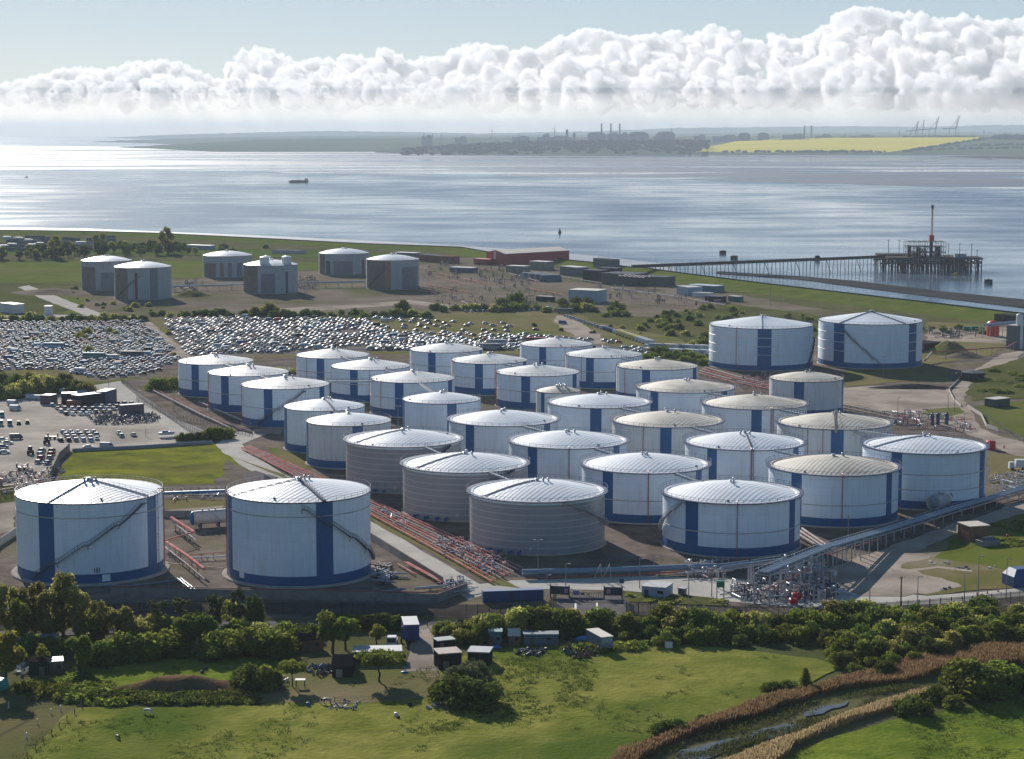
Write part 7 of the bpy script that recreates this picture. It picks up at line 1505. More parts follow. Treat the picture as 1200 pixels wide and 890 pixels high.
# ================================================================ JETTY, BOATS, FAR INDUSTRY, FOREGROUND HOLDINGS, ANIMALS
M_pile = mat('tarred pier steel', (0.05, 0.045, 0.045), .8, (0.09, 0.07, 0.06), .5); M_deck = mat('pier deck', (0.10, 0.09, 0.085), .8)
a = at(742, 313.0, 7); b = at(1036, 301.5, 8.8); d = b-a; Lj = d.length; dn = d.normalized(); nn = Vector((-dn.y, dn.x, 0)).normalized()
t = thing('pier', 'long trestle pier with a wide piled head reaching into the estuary', 'pier', (a.x, a.y, 0))
mb = MB(); mb.bar(a, b, 7, 1.5); mb.build('deck', M_deck, t)
mb = MB()
for s in (-1, 1): mb.bar(a+nn*3.2*s+Vector((0, 0, 1.3)), b+nn*3.2*s+Vector((0, 0, 1.3)), .25)
for i in range(6): mb.cyl(a+nn*(-2.4+i*.9)+Vector((0, 0, 1.0)), b+nn*(-2.4+i*.9)+Vector((0, 0, 1.0)), .32, n=6)
for i in range(70): p = a+d*(i/70); [mb.bar(p+nn*3.2*s, p+nn*3.2*s+Vector((0, 0, 1.4+.8*(i % 4 == 0))), .2) for s in (-1, 1)]
mb.build('pipes_and_rails', M_pile, t)
nb = 32
for i in range(2, nb):
    p = a+d*((i+.5)/nb); mb = MB()
    for s in (-1, 1): q = p+nn*2.6*s; r = p+nn*(2.6+(1.4 if i % 3 else 0))*s; mb.cyl((r.x, r.y, -5), q, .28, n=6)
    if i % 4 == 0:
        r = p+dn*4; mb.cyl((r.x, r.y, -5), p+nn*2.6, .28, n=6)
    mb.bar(p-nn*3.3-Vector((0, 0, .6)), p+nn*3.3-Vector((0, 0, .6)), .5, .6); mb.build('trestle_bent', M_pile, t)
def onp(x, z, Y): r = ray(x, 300); return Vector((r.x/r.y*Y, Y, z))
Yh = b.y-6
for (x0, x1, y0, y1, z) in ((1030, 1078, 26, 44, 9.2), (1040, 1152, -12, 12, 8.6), (1078, 1130, 12, 26, 8.6)):
    p0 = onp(x0, z, Yh+y0); p1 = onp(x1, z, Yh+y0); L = p1.x-p0.x; c = ((p0.x+p1.x)/2, Yh+(y0+y1)/2, z-1); mb = MB(); mb.box(c, (L, y1-y0, 1.8)); mb.build('head_deck', M_deck, t)
    k = int(L/6)
    for i in range(k+1):
        mb = MB()
        for j in range(3): y = Yh+y0+1+(y1-y0-2)*j/2; X = p0.x+.8+(L-1.6)*i/k; mb.cyl((X+(1.5 if (i+j) % 3 == 0 else 0), y, -5), (X, y, z-.6), .5 if x0 != 1040 or not 8 < i < 12 else .8, n=6)
        if i: mb.bar((X-L/k, Yh+y0, z-1.2), (X, Yh+y0, 0), .45)
        mb.bar((X, Yh+y0, z-3), (X, Yh+y1, z-3), .4, .8); mb.bar((X, Yh+y0-.1, z-4), (X-L/k, Yh+y0-.1, z-4), .6, 1.2); mb.bar((X-L/k, Yh+y0, 0), (X, Yh+y0, z-2), .45); mb.cyl((X-L/k/2, Yh+y0+2, -5), (X-L/k/2, Yh+y0+2, z-.6), .55, n=6); mb.build('pile_row', M_pile, t)
# process frame on the head
t2 = thing('loading_platform', 'open steel loading frame on the pier head beneath the crane', 'platform', onp(1084, 8.6, Yh)); mb = MB()
X0, X1 = onp(1061.5, 0, Yh).x, onp(1106, 0, Yh).x
for i in range(8):
    X = X0+(X1-X0)*i/7
    for y in (Yh-8, Yh+2, Yh+10): mb.bar((X, y, 8.6), (X, y, 23.0-(i > 5)*.6), .4)
    for z in (13.5, 18.5, 23): mb.bar((X, Yh-8, z), (X, Yh+10, z), .35)
for y in (Yh-8, Yh+2, Yh+10):
    for z in (13.5, 18.5, 22.8): mb.bar((X0, y, z), (X1, y, z), .4)
    for i in range(7): Xa, Xb = X0+(X1-X0)*i/7, X0+(X1-X0)*(i+1)/7; mb.bar((Xa, y, 13.5), (Xb, y, 18.5), .25) if i % 2 else mb.bar((Xa, y, 18.5), (Xb, y, 13.5), .25)
mb.build('frame', mat('pale grey steelwork', (0.20, 0.21, 0.23), .7), t2); mb = MB(); rg = random.Random(4)
for i in range(26): X = rg.uniform(X0+1, X1-1); y = Yh+rg.uniform(-7, 8); mb.cyl((X, y, 8.6), (X, y, rg.uniform(12, 20)), rg.uniform(.3, 1.0), n=6)
mb.build('pipework', M_pile, t2); mb = MB()
for z in (13.6, 18.6): mb.box(((X0+X1)/2, Yh, z), ((X1-X0)*.8, 12, .3))
mb.build('floor', M_deck, t2)
c = onp(1091, 8.6, Yh-4); t3 = thing('pier_crane', 'red and white crane with its boom raised upright on the pier head', 'crane', c); mb = MB(); mb.cyl(c, c+Vector((0, 0, 15)), 1.5, n=8); mb.build('pedestal', M_pile, t3)
mb = MB(); mb.box(c+Vector((0, 0, 15)), (4, 4, 5)); mb.build('cab', mat('crane red', (0.45, 0.05, 0.03), .5), t3); mb = MB(); q = c+Vector((.3, 0, 19))
for s in (-.8, .8): mb.bar(q+Vector((s, 0, 0)), q+Vector((s*.5, 0, 26)), .35); mb.bar(q+Vector((0, s, 0)), q+Vector((0, s*.5, 26)), .35)
for i in range(12): z = i*26/12; mb.bar(q+Vector((-.7, 0, z)), q+Vector((.7, 0, z+2)), .25)
mb.build('boom', mat('boom salmon', (0.42, 0.22, 0.16), .6), t3); mb = MB(); mb.box(q+Vector((0, 0, 24)), (2, 2, 3)); mb.build('boom_head', M_pile, t3)
c = onp(1125, 8.6, Yh-6); t = thing('pier_hut', 'pale blue cabin on the pier head right of the steel frame', 'hut', c); mb = MB(); mb.box(c, (10, 5, 3.6)); mb.build('wall', M_pblue, t); mb = MB(); mb.box(c+Vector((0, 0, 3.6)), (10.6, 5.6, .4)); mb.build('roof', M_slate, t)
for x, z0 in ((1041, 9.2), (1053.5, 9.2), (1111.5, 8.6), (1124.5, 8.6), (1138.5, 8.6), (1145, 8.6)):
    c = onp(x, z0, Yh+(36 if z0 > 9 else -10)); mb = MB(); mb.cyl(c, c+Vector((0, 0, 12.5 if x != 1145 else 7)), .25, n=6); mb.box(c+Vector((0, 0, 12.4 if x != 1145 else 7)), (1.6, .8, .4)); tag(mb.build('pier_lamp', M_pile, loc=c), 'slender lamp mast standing on the pier head deck', 'lamp post', 'lamp masts on the pier head')
# dolphins, buoys, boats
for i, (x0, x1, yt, yb, lb) in enumerate(((843, 851, 294, 297.5, 'black mooring drum farthest from the pier'), (856, 864.5, 300, 304.5, 'black mooring drum just behind the trestle'), (955, 961, 300, 305, 'black mooring block half hidden by the trestle deck'), (1153.5, 1163, 328, 332.5, 'black mooring drum alone right of the pier head'))):
    c = at((x0+x1)/2, yb, -3); r = (x1-x0)/2/ppm(c); mb = MB(); mb.cyl(c+Vector((0, 0, -1)), c+Vector((0, 0, (yb-yt)/ppm(c)*1.0)), r, n=12, smooth=False); mb.cyl(c+Vector((0, 0, (yb-yt)/ppm(c))), c+Vector((0, 0, (yb-yt)/ppm(c)+1)), .4, n=6); tag(mb.build('mooring_drum', M_dark, loc=c), lb, 'mooring')
def boat(x, y, L, Wd, hh, label, mh, name, cat, house=None, rz=0.0, mast=0):
    c = at(x, y, -3); t = thing(name, label, cat, c, 0); mb = MB(); n = 12; vs = []
    for z, k in ((-.6, .82), (hh, 1.0)):
        for i in range(n): 
            f = i/n*2*math.pi; X = math.cos(f); Y = math.sin(f); X = math.copysign(abs(X)**.6, X); Y = math.copysign(abs(Y)**.8, Y); vs.append(local(c, rz, X*L/2*k*(1.0), Y*Wd/2*k, z))
    mb.add(vs, [(i, (i+1) % n, n+(i+1) % n, n+i) for i in range(n)]+[tuple(range(n, 2*n))]); mb.build('hull', mh, t)
    if house: 
        for (fx, l, w2, h2, m_) in house: mb = MB(); mb.box(local(c, rz, fx*L, 0, hh), (l, w2, h2), rz); mb.build('deckhouse', m_, t)
    if mast: mb = MB(); mb.bar(local(c, rz, 0, 0, hh), local(c, rz, 0, 0, hh+mast), .3); mb.build('mast', M_pile, t)
boat(350, 214.2, 50, 10, 4.2, 'low dark cargo ship crossing the open water', M_dark, 'cargo_ship', 'ship', [(.36, 8, 7, 5.5, M_slate), (-.05, 30, 7, 1.6, M_railb)], 0, 9)
boat(1119, 323, 7.5, 3, 1.0, 'small yellow workboat beneath the pier head', mat('boat yellow', (0.5, 0.33, 0.03), .5), 'workboat', 'boat', [(.1, 2.4, 1.6, 1.5, mat('boat yellow', (0.5, 0.33, 0.03), .5))])
boat(31, 208.5, 10, 4, 1.5, 'tiny dark boat near the mud bank far left', M_dark, 'fishing_boat', 'boat', [(.1, 3, 2, 2.5, M_dark)], 0, 5)
boat(1158, 187, 40, 8, 3, 'tiny vessel close to the far right shore', M_dark, 'coaster', 'ship', [(.3, 7, 6, 4, M_slate)])
c = at(656, 273, -3); t = thing('channel_buoy', 'dark cone shaped channel buoy alone on the water', 'buoy', c); mb = MB(); mb.cyl(c+Vector((0, 0, -.5)), c+Vector((0, 0, 1.4)), 1.9, n=12); mb.build('float', M_dark, t); mb = MB(); mb.cyl(c+Vector((0, 0, 1.4)), c+Vector((0, 0, 5.2)), 1.5, .3, n=8); mb.build('tower', M_dark, t)
mb = MB(); mb.ellipsoid(c+Vector((0, 0, 5.7)), .5, .5, .5, 8, 5); mb.build('topmark', M_dark, t)

# ---- far industry
M_fi = mat('distant works grey', (0.22, 0.24, 0.26), .9); M_fi2 = mat('distant dark sheds', (0.12, 0.13, 0.14), .9); YF = 12300
def fz(x, y): return atY(x, y, YF)
for x, yt in ((705, 145), (716, 145), (726.3, 145), (664.5, 152), (943, 147.5), (951, 147.5), (673, 156)):
    p = fz(x, yt); r = 5.5 if yt < 150 else 9; mb = MB(); mb.cyl((p.x, p.y, 0), (p.x, p.y, p.z*.97), r, r*.8, n=10); mb.cyl((p.x, p.y, p.z*.97), (p.x, p.y, p.z), r*.85, n=10); tag(mb.build('chimney', M_fi2, loc=(p.x, p.y, 0)), {705: 'leftmost of the three equal far chimneys', 716: 'middle of the three equal far chimneys', 726.3: 'rightmost of the three equal far chimneys', 664.5: 'short thick far chimney standing alone', 943: 'left one of the paired far chimneys', 951: 'right one of the paired far chimneys', 673: 'stubby far chimney beside the short thick one'}[x], 'chimney')
for x0, x1, yt in ((688, 710, 155), (736, 760, 154.5), (768.5, 791, 154.2), (865, 879, 155.5), (887.5, 901, 155.5)):
    p = fz((x0+x1)/2, yt); r = (x1-x0)/2*YF/F; mb = MB(); mb.lathe((p.x, p.y, 0), [(r, 0), (r, p.z*.84), (r*.85, p.z*.93), (r*.5, p.z*.99), (.1, p.z)], 20); tag(mb.build('gas_holder', M_fi2, loc=(p.x, p.y, 0)), {688: 'domed far holder at the foot of the three chimneys', 736: 'middle one of the three large far domes', 768.5: 'right one of the three large far domes', 865: 'left one of two small far domes', 887.5: 'right one of two small far domes'}[x0], 'storage tank', 'far domed holders')
for x, yt, w_ in ((694, 158, 12), (718, 157, 14), (730, 157, 12), (770, 160, 8), (650, 161, 40), (930, 158.5, 26), (850, 160, 30), (965, 159, 20), (1010, 159.5, 30), (610, 161, 20), (540, 161.5, 14), (500, 160, 12), (640, 158, 8), (820, 159.5, 14)):
    p = fz(x, yt); mb = MB(); mb.box((p.x, p.y+30, 0), (w_*YF/F, 40, max(6, p.z))); mb.box((p.x+w_, p.y+28, max(6, p.z)), (w_*YF/F*.4, 30, 8)); tag(mb.build('distant_building', M_fi, loc=(p.x, p.y+30, 0)), 'low hazy works building on the far shore skyline', 'building', 'hazy works buildings on the far shore')
def turbine(x, yt, yb):
    p = fz(x, yt); q = fz(x, yb); t = thing('wind_turbine', 'slender hazy wind turbine on the far shore', 'wind turbine', (p.x, p.y, 0), 0, 'far wind turbines'); mb = MB(); mb.cyl((p.x, p.y, 0), (p.x, p.y, p.z*.8), 2.6, 1.6, n=8); mb.build('tower', M_fi, t)
    for k in range(3): an = k*2.094+.5; mb = MB(); mb.bar((p.x, p.y-3, p.z*.8), (p.x+26*math.sin(an), p.y-3, p.z*.8+26*math.cos(an)), 2.4, 1); mb.build('blade', M_fi, t)
for x, yt in ((576.5, 146.5), (650, 144.5), (787, 144.5), (723, 148), (855, 152)): turbine(x, yt, 162)
def pylon(x, yt):
    p = fz(x, yt); mb = MB()
    for s in (-1, 1): mb.bar((p.x+s*8, p.y, 0), (p.x, p.y, p.z), 1.6)
    for f in (.72, .84, .95): mb.bar((p.x-12*(1.3-f), p.y, p.z*f), (p.x+12*(1.3-f), p.y, p.z*f), 1.4)
    tag(mb.build('pylon', M_fi2, loc=(p.x, p.y, 0)), 'faint electricity pylon on the far shore', 'pylon', 'far electricity pylons')
for x, yt in ((497, 155), (507, 156), (517, 156), (608, 156), (1054, 153), (1153, 152), (638, 156), (990, 156)): pylon(x, yt)
M_cr = mat('crane blue grey', (0.15, 0.18, 0.23), .8)
for i, (x, yt, s) in enumerate(((1074, 142, .8), (1082, 141, .8), (1097, 137, 1.0), (1121, 135.5, 1.05))):
    p = fz(x, yt); g = YF/F; t = thing('quay_crane', ['leftmost far quay crane with its boom up', 'far quay crane seen end on beside the leftmost', 'third far quay crane with its boom up', 'rightmost and largest far quay crane with its boom up'][i], 'crane', (p.x, p.y, 0), 0, 'far quay cranes'); zb_ = fz(x, yt+15*s).z
    mb = MB()
    for dx in (-8*s, 0): mb.bar((p.x+dx*g*.9-6, p.y, 0), (p.x+dx*g*.9-2, p.y, zb_+6), 3.4)
    mb.bar((p.x-8*s*g-4, p.y, zb_*.55), (p.x, p.y, zb_*.55), 2.6); mb.build('legs', M_cr, t); mb = MB(); mb.bar((p.x-15*s*g, p.y, zb_), (p.x, p.y, zb_+4), 6, 5); mb.build('beam', M_cr, t)
    mb = MB(); mb.bar((p.x, p.y, zb_), (p.x+(3.2 if i != 1 else 1)*g*s, p.y, p.z), 4.4); mb.bar((p.x-3, p.y, zb_), (p.x+1.0*g, p.y, p.z*.86+zb_*.14), 2.6); mb.build('boom', M_cr, t)
    mb = MB(); mb.bar((p.x-7*s*g, p.y, zb_+3), (p.x, p.y, (zb_+p.z)/2+8), 2.2); mb.build('stay', M_cr, t)
# wooded shore opposite and hedges: small crowns, one mass
rng = np.random.default_rng(3); I1, F1 = ico(2); Vs = []; off = 0; Fs = []
def blob(p, r):
    global off
    V = I1*(1+.25*rng.normal(size=(len(I1), 1)))*np.array([r*1.5, r, r*.75])+np.array(p[:]); Vs.append(V); Fs.append(F1+off); off += len(I1)
for i in range(900):
    f = rng.random()**.7; x = rng.uniform(470, 830); Y0 = 9990; Y = Y0+f*1150; e = math.sin(min(1, (Y-9950)/1250)*math.pi/2); ty = 176.5-(x-440)*.055 if x < 560 else 170-(x-560)*.03 if x < 680 else 166.3
    T = atY(x, ty, 11200); z = -3.2*(1-e)+T.z*e; q = ray(x, 170); blob((q.x/q.y*Y, Y, z+4), rng.uniform(5, 13)*(1 if x > 520 else .6))
for x0, y0, x1, y1, n_ in ((1060, 178.5, 1160, 162.5, 60), (1085, 176, 1200, 174, 26), (1163, 160, 1205, 160, 50), (1163, 163, 1205, 164, 40), (1060, 161, 1142, 160.8, 50), (830, 178.5, 1040, 179, 70), (1120, 172, 1200, 170, 20), (800, 169, 840, 166, 26)):
    for i in range(n_):
        f = rng.random(); x = x0+(x1-x0)*f; y = y0+(y1-y0)*f+rng.normal()*.25; x = min(x, 1255); p = on_slope(x, max(y, 161.2)); blob((p.x, p.y, p.z+3), rng.uniform(4, 10) if x < 1160 or y > 166 else rng.uniform(9, 17))
V = np.concatenate(Vs); Fc = np.concatenate(Fs); o = bpy.data.objects.new('far_woods', npmesh('far_woods', V, Fc, mat('far dark foliage', (0.045, 0.065, 0.045), .9))); LINK(o); tag(o, 'hazy woods and hedges lining the opposite shore', 'woods', kind='stuff')
# houses glinting in the far left settlement (distant caravans behind the bank)
rg = random.Random(8); 
for i in range(90):
    x = rg.uniform(-5, 130); y = rg.uniform(279, 295); c = at(x, y); mb = MB(); mb.box(c, (rg.uniform(8, 12), 4, 2.6), rg.uniform(-.3, .3)); mb.box(c+Vector((0, 0, 2.6)), (rg.uniform(8, 12), 4.2, .5), 0, top=.8)
    tag(mb.build('park_home', M_fi2 if rg.random() < .8 else M_mast, loc=c), 'distant caravan home in the dark estate behind the far trees', 'caravan', 'caravan homes at the far left')

# ---- foreground holdings
S = 'sheds on the smallholding'
def shed(*a, **k):
    k.setdefault('windows', ((.72, .9, 1.1, .7),)); k.setdefault('doors', ((.25, 1.0, 2.0),)); k.setdefault('door_m', M_timber)
    t, c, L, rz = bld('garden_shed', *a, cat='shed', group=S, **k)
    if not k.get('rh'):
        h, dp = a[5], a[6]; mb = MB(); n = max(3, int(L/.5))
        for i in range(n+1): mb.box(local(c, rz, -L/2-.1+(L+.2)*i/n, 0, h+.2), (.12, dp+.3, .07), rz)
        [r_ for r_ in t.children if r_.name.startswith('roof')]; mb.build('roof_ribs', a[8], t)
    return t
shed('black pitched shed at the centre of the holding', 389, 795, 413, 795, 2.6, 9, M_dkshed, M_dkshed, rh=1.5, doors=((.35, 1.4, 2.0),), door_m=M_wallc)
shed('long lean-to with a shining sheet roof behind the umbrella tree', 415, 778, 470, 777, 2.6, 5, M_dkshed, M_slate, over=.3)
shed('small brown shed with a bright roof edge near the full crowned tree', 354, 764, 379, 762, 2.6, 5, M_brick, M_dkshed, rh=1.0)
shed('black shed with rusty corrugated roof beside the dirt track', 515, 787, 541, 785, 3.8, 5, M_dkshed, M_rustr, doors=((.3, 1.4, 2.2),))
shed('black shed with grey striped roof right of the rusty roofed one', 548, 781, 573, 782, 3.2, 5, M_dkshed, M_slate)
shed('low green roofed shed up the dirt track', 513, 764, 533, 762, 2.4, 3, M_dkshed, mat('pale green roof', (0.22, 0.28, 0.26), .6))
shed('small teal box shed under the hedge', 573, 756, 588, 756, 3.0, 3.2, mat('teal paint', (0.03, 0.14, 0.17), .6), mat('teal roof', (0.08, 0.2, 0.22), .6))
shed('little brown gabled shed under the hedge', 596, 756, 609, 756, 2.2, 3.5, M_brick, M_tanroof, rh=1.2)
shed('long blue grey mobile cabin under the hedge', 614, 756, 654, 756, 2.4, 3, mat('blue grey boards', (0.09, 0.14, 0.17), .6), mat('blue grey roof', (0.10, 0.15, 0.18), .6))
shed('dark green shed behind the yellow blossom tree', 34, 792, 56, 792, 3.0, 4, mat('forest boards', (0.02, 0.045, 0.035), .8), M_dkshed, doors=((.7, 1.2, 2),))
shed('brown shed with a bright white roof edge at the left wood', 58, 790, 74, 789, 2.6, 4, M_timber, M_slate)
shed('shed with a mauve grey roof half hidden in the left wood', 48, 766, 68, 765, 2.6, 7, M_timber, mat('mauve felt roof', (0.22, 0.19, 0.22), .8))
c, L, rz = front(-6, 812, 12, 807, 3); t = thing('tarpaulin_store', 'turquoise sheeted stack at the left edge', 'tarpaulin', c); mb = MB(); mb.box(c, (L, 3, 2.2), rz, top=.8); mb.build('tarpaulin', mat('turquoise sheet', (0.02, 0.28, 0.26), .5), t)
for x, y, lb, s in ((684, 753, 'bright blue tarpaulin heap in the hedge by the caravan', 1.4), (474, 790, 'small bright blue sheet on the ground by the umbrella tree', .6), (683, 768, 'blue scrap lying on the grass by the caravan', .5), (582, 761, 'dark blue drum pair in front of the teal shed', .8)):
    c = at(x, y); mb = MB(); mb.ellipsoid(c+Vector((0, 0, s*.5)), s*1.6, s, s*.6, 8, 5); tag(mb.build('tarpaulin', mat('bright blue sheet', (0.02, 0.14, 0.33), .5), loc=c), lb, 'tarpaulin')
# blue lorry and white cab
p = at(477, 755); t = thing('blue_lorry', 'dark blue box lorry backed up to the dirt track', 'lorry', p); rz = R(97); mb = MB(); mb.box(p+Vector((.6, 4, 1.0)), (8.5, 3.6, 3.6), rz); mb.build('box_body', mat('lorry blue', (0.015, 0.04, 0.17), .5), t)
mb = MB(); mb.box(p+Vector((.6, 4, 4.6)), (8.6, 3.7, .12), rz); mb.build('roof', M_slate, t); mb = MB(); mb.box(p+Vector((.1, -.28, 1.2)), (3.0, .1, 3.0)); mb.build('rear_door', mat('lorry blue deep', (0.01, 0.025, 0.11), .5), t)
for dx, dy in ((-1.4, 1), (1.6, 1), (-1.2, 6.5), (1.9, 6.5)): mb = MB(); mb.cyl(p+Vector((dx-.15, dy, .5)), p+Vector((dx+.2, dy, .5)), .5, n=10); mb.build('wheel', M_tyre, t)
p = at(459, 761); t = thing('white_lorry_cab', 'white flat faced lorry cab parked left of the blue lorry', 'lorry', p); mb = MB(); mb.box(p+Vector((0, 0, .7)), (2.4, 2.4, 2.4), 0, top=.92); mb.build('cab', mat('dirty white paint', (0.45, 0.46, 0.45), .5), t); mb = MB(); mb.box(p+Vector((0, -1.16, 1.9)), (2.0, .12, .9)); mb.build('windscreen', M_glass, t); mb = MB(); mb.box(p+Vector((0, 4, .8)), (2.2, 5, .5)); mb.build('chassis', M_railb, t)
for dx, dy in ((-1, -.2), (1, -.2), (-1, 5), (1, 5)): mb = MB(); mb.cyl(p+Vector((dx-.15, dy, .5)), p+Vector((dx+.15, dy, .5)), .5, n=10); mb.build('wheel', M_tyre, t)
# static caravan by the hedge
A = at(712, 765); t = thing('box_trailer', 'tall cream roofed box trailer backed against the hedge', 'trailer', A); rz = R(112); c = local(A, rz, 4.5, 0, .9); mb = MB(); mb.box(c, (8.5, 3.0, 2.7), rz); mb.build('box_body', mat('trailer blue grey', (0.16, 0.20, 0.25), .6), t); mb = MB(); mb.box(c+Vector((0, 0, 2.7)), (8.7, 3.2, .12), rz); mb.build('roof', M_tanroof, t)
mb = MB(); mb.box(local(c, rz, -4.28, 0, 1.4-.9+.9), (.06, 2.5, 1.2), rz); mb.build('rear_panel', mat('panel pale blue', (0.24, 0.31, 0.37), .5), t)
for dx, dy in ((3, -1.5), (3, 1.5), (6.5, -1.5), (6.5, 1.5)): q = local(A, rz, dx, dy, .45); mb = MB(); mb.cyl(q-Vector((.12, 0, 0)), q+Vector((.12, 0, 0)), .45, n=10); mb.build('wheel', M_tyre, t)
c = at(783.5, 760); t = thing('white_cube_tank', 'white cube shaped water tank at the meadow edge by the hedge', 'water tank', c); mb = MB(); mb.box(c+Vector((0, 0, .15)), (1.5, 1.3, 1.5), .2); mb.build('body', mat('white plastic', (0.68, 0.68, 0.68), .5), t); mb = MB(); mb.box(c, (1.6, 1.4, .15), .2); mb.build('pallet', M_timber, t)
scrap([(660, 770), (668, 760), (700, 762), (700, 772), (680, 774)], 90, [M_railb, M_railg, mat('rust scrap', (0.2, 0.08, 0.06), .8), M_railg], 'rusty scrap heap beside the box trailer', 21, 1.4)
scrap([(602, 768), (610, 762), (642, 762), (640, 770), (620, 771)], 60, [M_railb, M_railg, M_dark, PAINTS['blue']], 'low dark wreckage before the long blue grey cabin', 22, .9)
scrap([(358, 792), (362, 782), (390, 782), (388, 794)], 50, [M_railg, M_railb, M_dark, PAINTS['blue']], 'scrap and tyres left of the black pitched shed', 23, 1.1)
scrap([(318, 805), (325, 796), (336, 800), (330, 808)], 24, [M_slate, M_railg, M_dark], 'pale scrap under the small leaning tree', 24, 1.0)
scrap([(505, 832), (510, 826), (548, 826), (545, 832)], 30, [M_slate, M_railg, M_railb], 'pale broken boat frame at the foot of the bush clump', 25, .7)
scrap([(25, 795), (35, 788), (24, 778), (15, 785)], 24, [M_mast, M_railg, M_road], 'pale clutter by the dark green shed', 26, .8)
scrap([(385, 832), (398, 822), (420, 822), (418, 834)], 46, [M_wallc, M_railg, M_railb], 'patch of grey rubble right of the patched pony', 27, .3)
for x, y, s, m_, lb in ((361, 828, .5, PAINTS['blue'], 'blue barrel on the worn paddock'), (464, 840, .5, M_mast, 'white tub on the meadow below the umbrella tree'), (88, 818, .6, M_mast, 'pale domed trough where the paddock rails meet'), (480, 828, .5, M_dark, 'dark drum on the worn grass'), (467, 843, .35, M_dark, 'dark lump beside the white tub')):
    c = at(x, y); mb = MB(); mb.cyl(c, c+Vector((0, 0, s*1.5)), s, s*.9, n=12); mb.ellipsoid(c+Vector((0, 0, s*1.5)), s*.95, s*.95, s*.3, 10, 4); tag(mb.build('drum', m_, loc=c), lb, 'drum')
c = at(352, 806); t = thing('animal_shelter', 'little dark roofed stand on the worn paddock', 'shelter', c); mb = MB(); mb.box(c+Vector((0, 0, 1.7)), (2.2, 1.6, .15)); mb.build('roof', M_slate, t)
for sx in (-.9, .9):
    for sy in (-.6, .6): mb = MB(); mb.bar(c+Vector((sx, sy, 0)), c+Vector((sx, sy, 1.7)), .12); mb.build('leg', M_timber, t)
# earth bank (brown spoil) with top line
def ridge(px, wd, h, m, name, label=None):
    pts = rough_line([at(x, y) for x, y in px], 0, 2.5, False); mb = MB(); vs = []; k = 9; n = len(pts)
    for i, p in enumerate(pts):
        a_, b_ = pts[max(0, i-1)], pts[min(n-1, i+1)]; d = (b_-a_).normalized(); s = Vector((-d.y, d.x, 0)); e = min(1, i/4, (n-1-i)/4)
        for j in range(k): f = j/(k-1)*2-1; z = h*e*(math.cos(f*math.pi)+1)/2*(1+.5*pnoise(Vector((p.x*.12, p.y*.12, f*2))))+.25*pnoise(Vector((p.x*.6, p.y*.6, f*4))); q = p+s*f*wd; vs.append((q.x, q.y, z-.05 if abs(f) < 1 else -.1))
    mb.add(vs, [(i*k+j, (i+1)*k+j, (i+1)*k+j+1, i*k+j+1) for i in range(n-1) for j in range(k-1)], 0, True); o = mb.build(name, m)
    if o.data.polygons[0].normal.z < 0: o.data.flip_normals()
    return tag(o, kind='structure')
M_spoil = mat('brown spoil', (0.17, 0.105, 0.065), .95, (0.11, 0.075, 0.045), .25, bump=.3, bscale=1.2, col3=(0.06, 0.08, 0.02), scale3=.1, amt3=.7)
ridge([(112, 812), (140, 812), (180, 811), (214, 806), (255, 805), (292, 804)], 6, 2.7, M_spoil, 'earth_bank')
# paddock fence with posts and wires; white posts
def wirefence(px, lb, sp=4.5, h=1.3, m_=None, cat='fence'):
    pts = [at(x, y) for x, y in px]; t = thing('paddock_fence', lb, cat, pts[0]); w_ = MB()
    for a_, b_ in zip(pts[:-1], pts[1:]):
        k = max(1, int((b_-a_).length/sp))
        for j in range(k+1): p = a_+(b_-a_)*(j/k); mb = MB(); mb.bar(p, p+Vector((vr.uniform(-.08, .08), 0, h)), .16); mb.build('post', m_ or M_timber, t)
        for z in (.5, .9, 1.2): w_.bar(a_+Vector((0, 0, z)), b_+Vector((0, 0, z)), .04)
    w_.build('wires', mat('dull wire', (0.10, 0.095, 0.085), .95), t); return t
wirefence([(96, 830), (60, 862), (22, 898)], 'leaning post and wire fence dividing paddock and meadow'); wirefence([(60, 790), (130, 789), (210, 787), (300, 786)], 'post and wire fence behind the earth bank'); wirefence([(-10, 824), (66, 822), (95, 828)], 'rail fence closing the top of the left paddock', 3.5)
wirefence([(392, 824), (470, 822)], 'thin wire fence below the umbrella tree', 9); wirefence([(474, 788), (512, 788)], 'low field gate across the dirt track', 2.5, 1.2, M_galv, 'gate'); wirefence([(484, 736), (518, 736)], 'tall mesh gate at the top of the dirt track', 3, 2.8, M_rail, 'gate')
wirefence([(120, 819), (200, 820), (300, 822)], 'stub posts along the bramble edge', 6, 1.1)
for x, y in ((31, 866), (60, 838), (71, 834), (10, 830), (44, 850)): c = at(x, y); mb = MB(); mb.bar(c, c+Vector((0, 0, 1.3)), .16); mb.box(c, (.3, .3, .1)); tag(mb.build('white_post', M_mast, loc=c), 'short white post in the left paddock', 'post', 'white posts in the left paddock')
c = at(139.5, 788) if False else at(540, 744); mb = MB(); mb.bar(c, c+Vector((0, 0, 3.4)), 1.1); mb.box(c+Vector((0, 0, 3.4)), (1.4, 1.2, .4)); tag(mb.build('ivy_stump', M_dkshed, loc=c), 'dark blocky post standing at the lane beyond the dirt track', 'post')
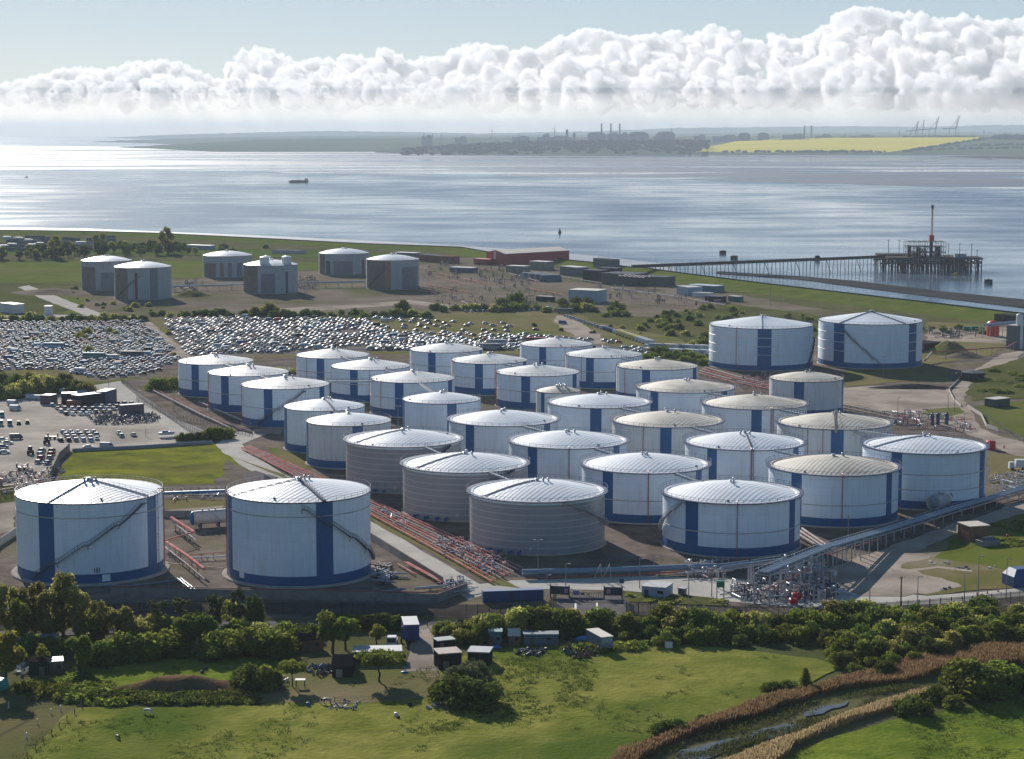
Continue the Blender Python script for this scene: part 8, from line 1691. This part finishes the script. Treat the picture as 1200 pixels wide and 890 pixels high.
# ---- horses: one skinned body each
def horse(x, y, rz, Hs, m_body, label, patches=None, grazing=True):
    p = at(x, y); t = thing('horse', label, 'horse', p, rz); s = Hs/1.5
    J = {'pel': (-.62, 0, 1.18), 'back': (-.1, 0, 1.12), 'wth': (.45, 0, 1.22), 'n1': (.78, 0, 1.08 if grazing else 1.5), 'n2': (1.08, 0, .62 if grazing else 1.85), 'hd': (1.22, 0, .38 if grazing else 1.9), 'mz': (1.42, 0, .10 if grazing else 1.68), 't1': (-.9, 0, 1.12), 't2': (-1.0, 0, .55)}
    r = {'pel': .30, 'back': .33, 'wth': .30, 'n1': .20, 'n2': .14, 'hd': .13, 'mz': .075, 't1': .06, 't2': .05}; E = [('pel', 'back'), ('back', 'wth'), ('wth', 'n1'), ('n1', 'n2'), ('n2', 'hd'), ('hd', 'mz'), ('pel', 't1'), ('t1', 't2')]
    for nm, base, X in (('f', 'wth', .48), ('h', 'pel', -.68)):
        for sd, o in ((-1, .1), (1, -.08)):
            k = nm+str(sd)
            if nm == 'f': ch = [(X, sd*.17, .85, .13), (X+o*.5, sd*.17, .50, .065), (X+o, sd*.17, .12, .05), (X+o+.06, sd*.17, .03, .06)]
            else: ch = [(X+.12, sd*.17, .85, .15), (X-.12+o*.4, sd*.17, .52, .075), (X-.02+o, sd*.17, .14, .05), (X+o+.05, sd*.17, .03, .06)]
            pv = base
            for i, (a_, b_, c_, q_) in enumerate(ch): J[k+str(i)] = (a_, b_, c_); r[k+str(i)] = q_; E.append((pv, k+str(i))); pv = k+str(i)
    names = list(J); me = bpy.data.meshes.new('body'); me.from_pydata([tuple(v*s for v in J[n_]) for n_ in names], [(names.index(a_), names.index(b_)) for a_, b_ in E], []); me.materials.append(m_body)
    o = bpy.data.objects.new('body', me); LINK(o); o.parent = t; sk = o.modifiers.new('s', 'SKIN'); sv = me.skin_vertices[0].data
    for i, n_ in enumerate(names): sv[i].radius = (r[n_]*s, r[n_]*s*(.85 if n_ in ('back', 'wth', 'pel') else 1)); sv[i].use_root = n_ == 'pel'
    o.modifiers.new('u', 'SUBSURF').levels = 2; o.modifiers['u'].render_levels = 2
    mb = MB(); mb2 = [(.5, 0, 1.5), (.86, 0, 1.3), (1.12, 0, .85)]
    for a_, b_ in zip(mb2[:-1], mb2[1:]): mb.bar(Vector(a_)*s, Vector(b_)*s, .05, .16)
    for sd in (-1, 1): mb.cyl(Vector((1.12, sd*.07, .52))*s, Vector((1.08, sd*.09, .66))*s, .035, .01, n=6)
    me2 = mb.mesh('mane', patches or m_body); q = bpy.data.objects.new('mane', me2); LINK(q); q.parent = t
M_hw = mat('white horse coat', (0.55, 0.53, 0.50), .7); M_hd = mat('dark bay coat', (0.035, 0.022, 0.015), .6)
M_hp = mat('patched horse coat', (0.03, 0.025, 0.02), .6, (0.62, 0.6, 0.56), 1.5, detail=1, lo=.5, hi=.53)
horse(173, 838, R(-18), 1.6, M_hw, 'white horse grazing on the meadow before the brambles'); horse(138, 867, R(-50), 1.15, M_hd, 'dark foal grazing alone low on the meadow', M_hd); horse(383, 826, R(178), 1.65, M_hp, 'black and white patched horse grazing on the worn paddock', M_hd)
for x, y in ((237, 790), (241, 786)): c = at(x, y); mb = MB(); mb.ellipsoid(c+Vector((0, 0, .45)), .5, .3, .35, 8, 5); mb.ellipsoid(c+Vector((.4, 0, .8)), .18, .15, .3, 6, 4); tag(mb.build('dark_goose', M_hd, loc=c), 'small dark grazing animal on the strip behind the earth bank', 'animal', 'dark animals behind the earth bank')

for o in COL.objects:
    if 'label' in o.keys() and len(o['label'].split()) > 15: print('LONG LABEL', o.name, '|', o['label'])
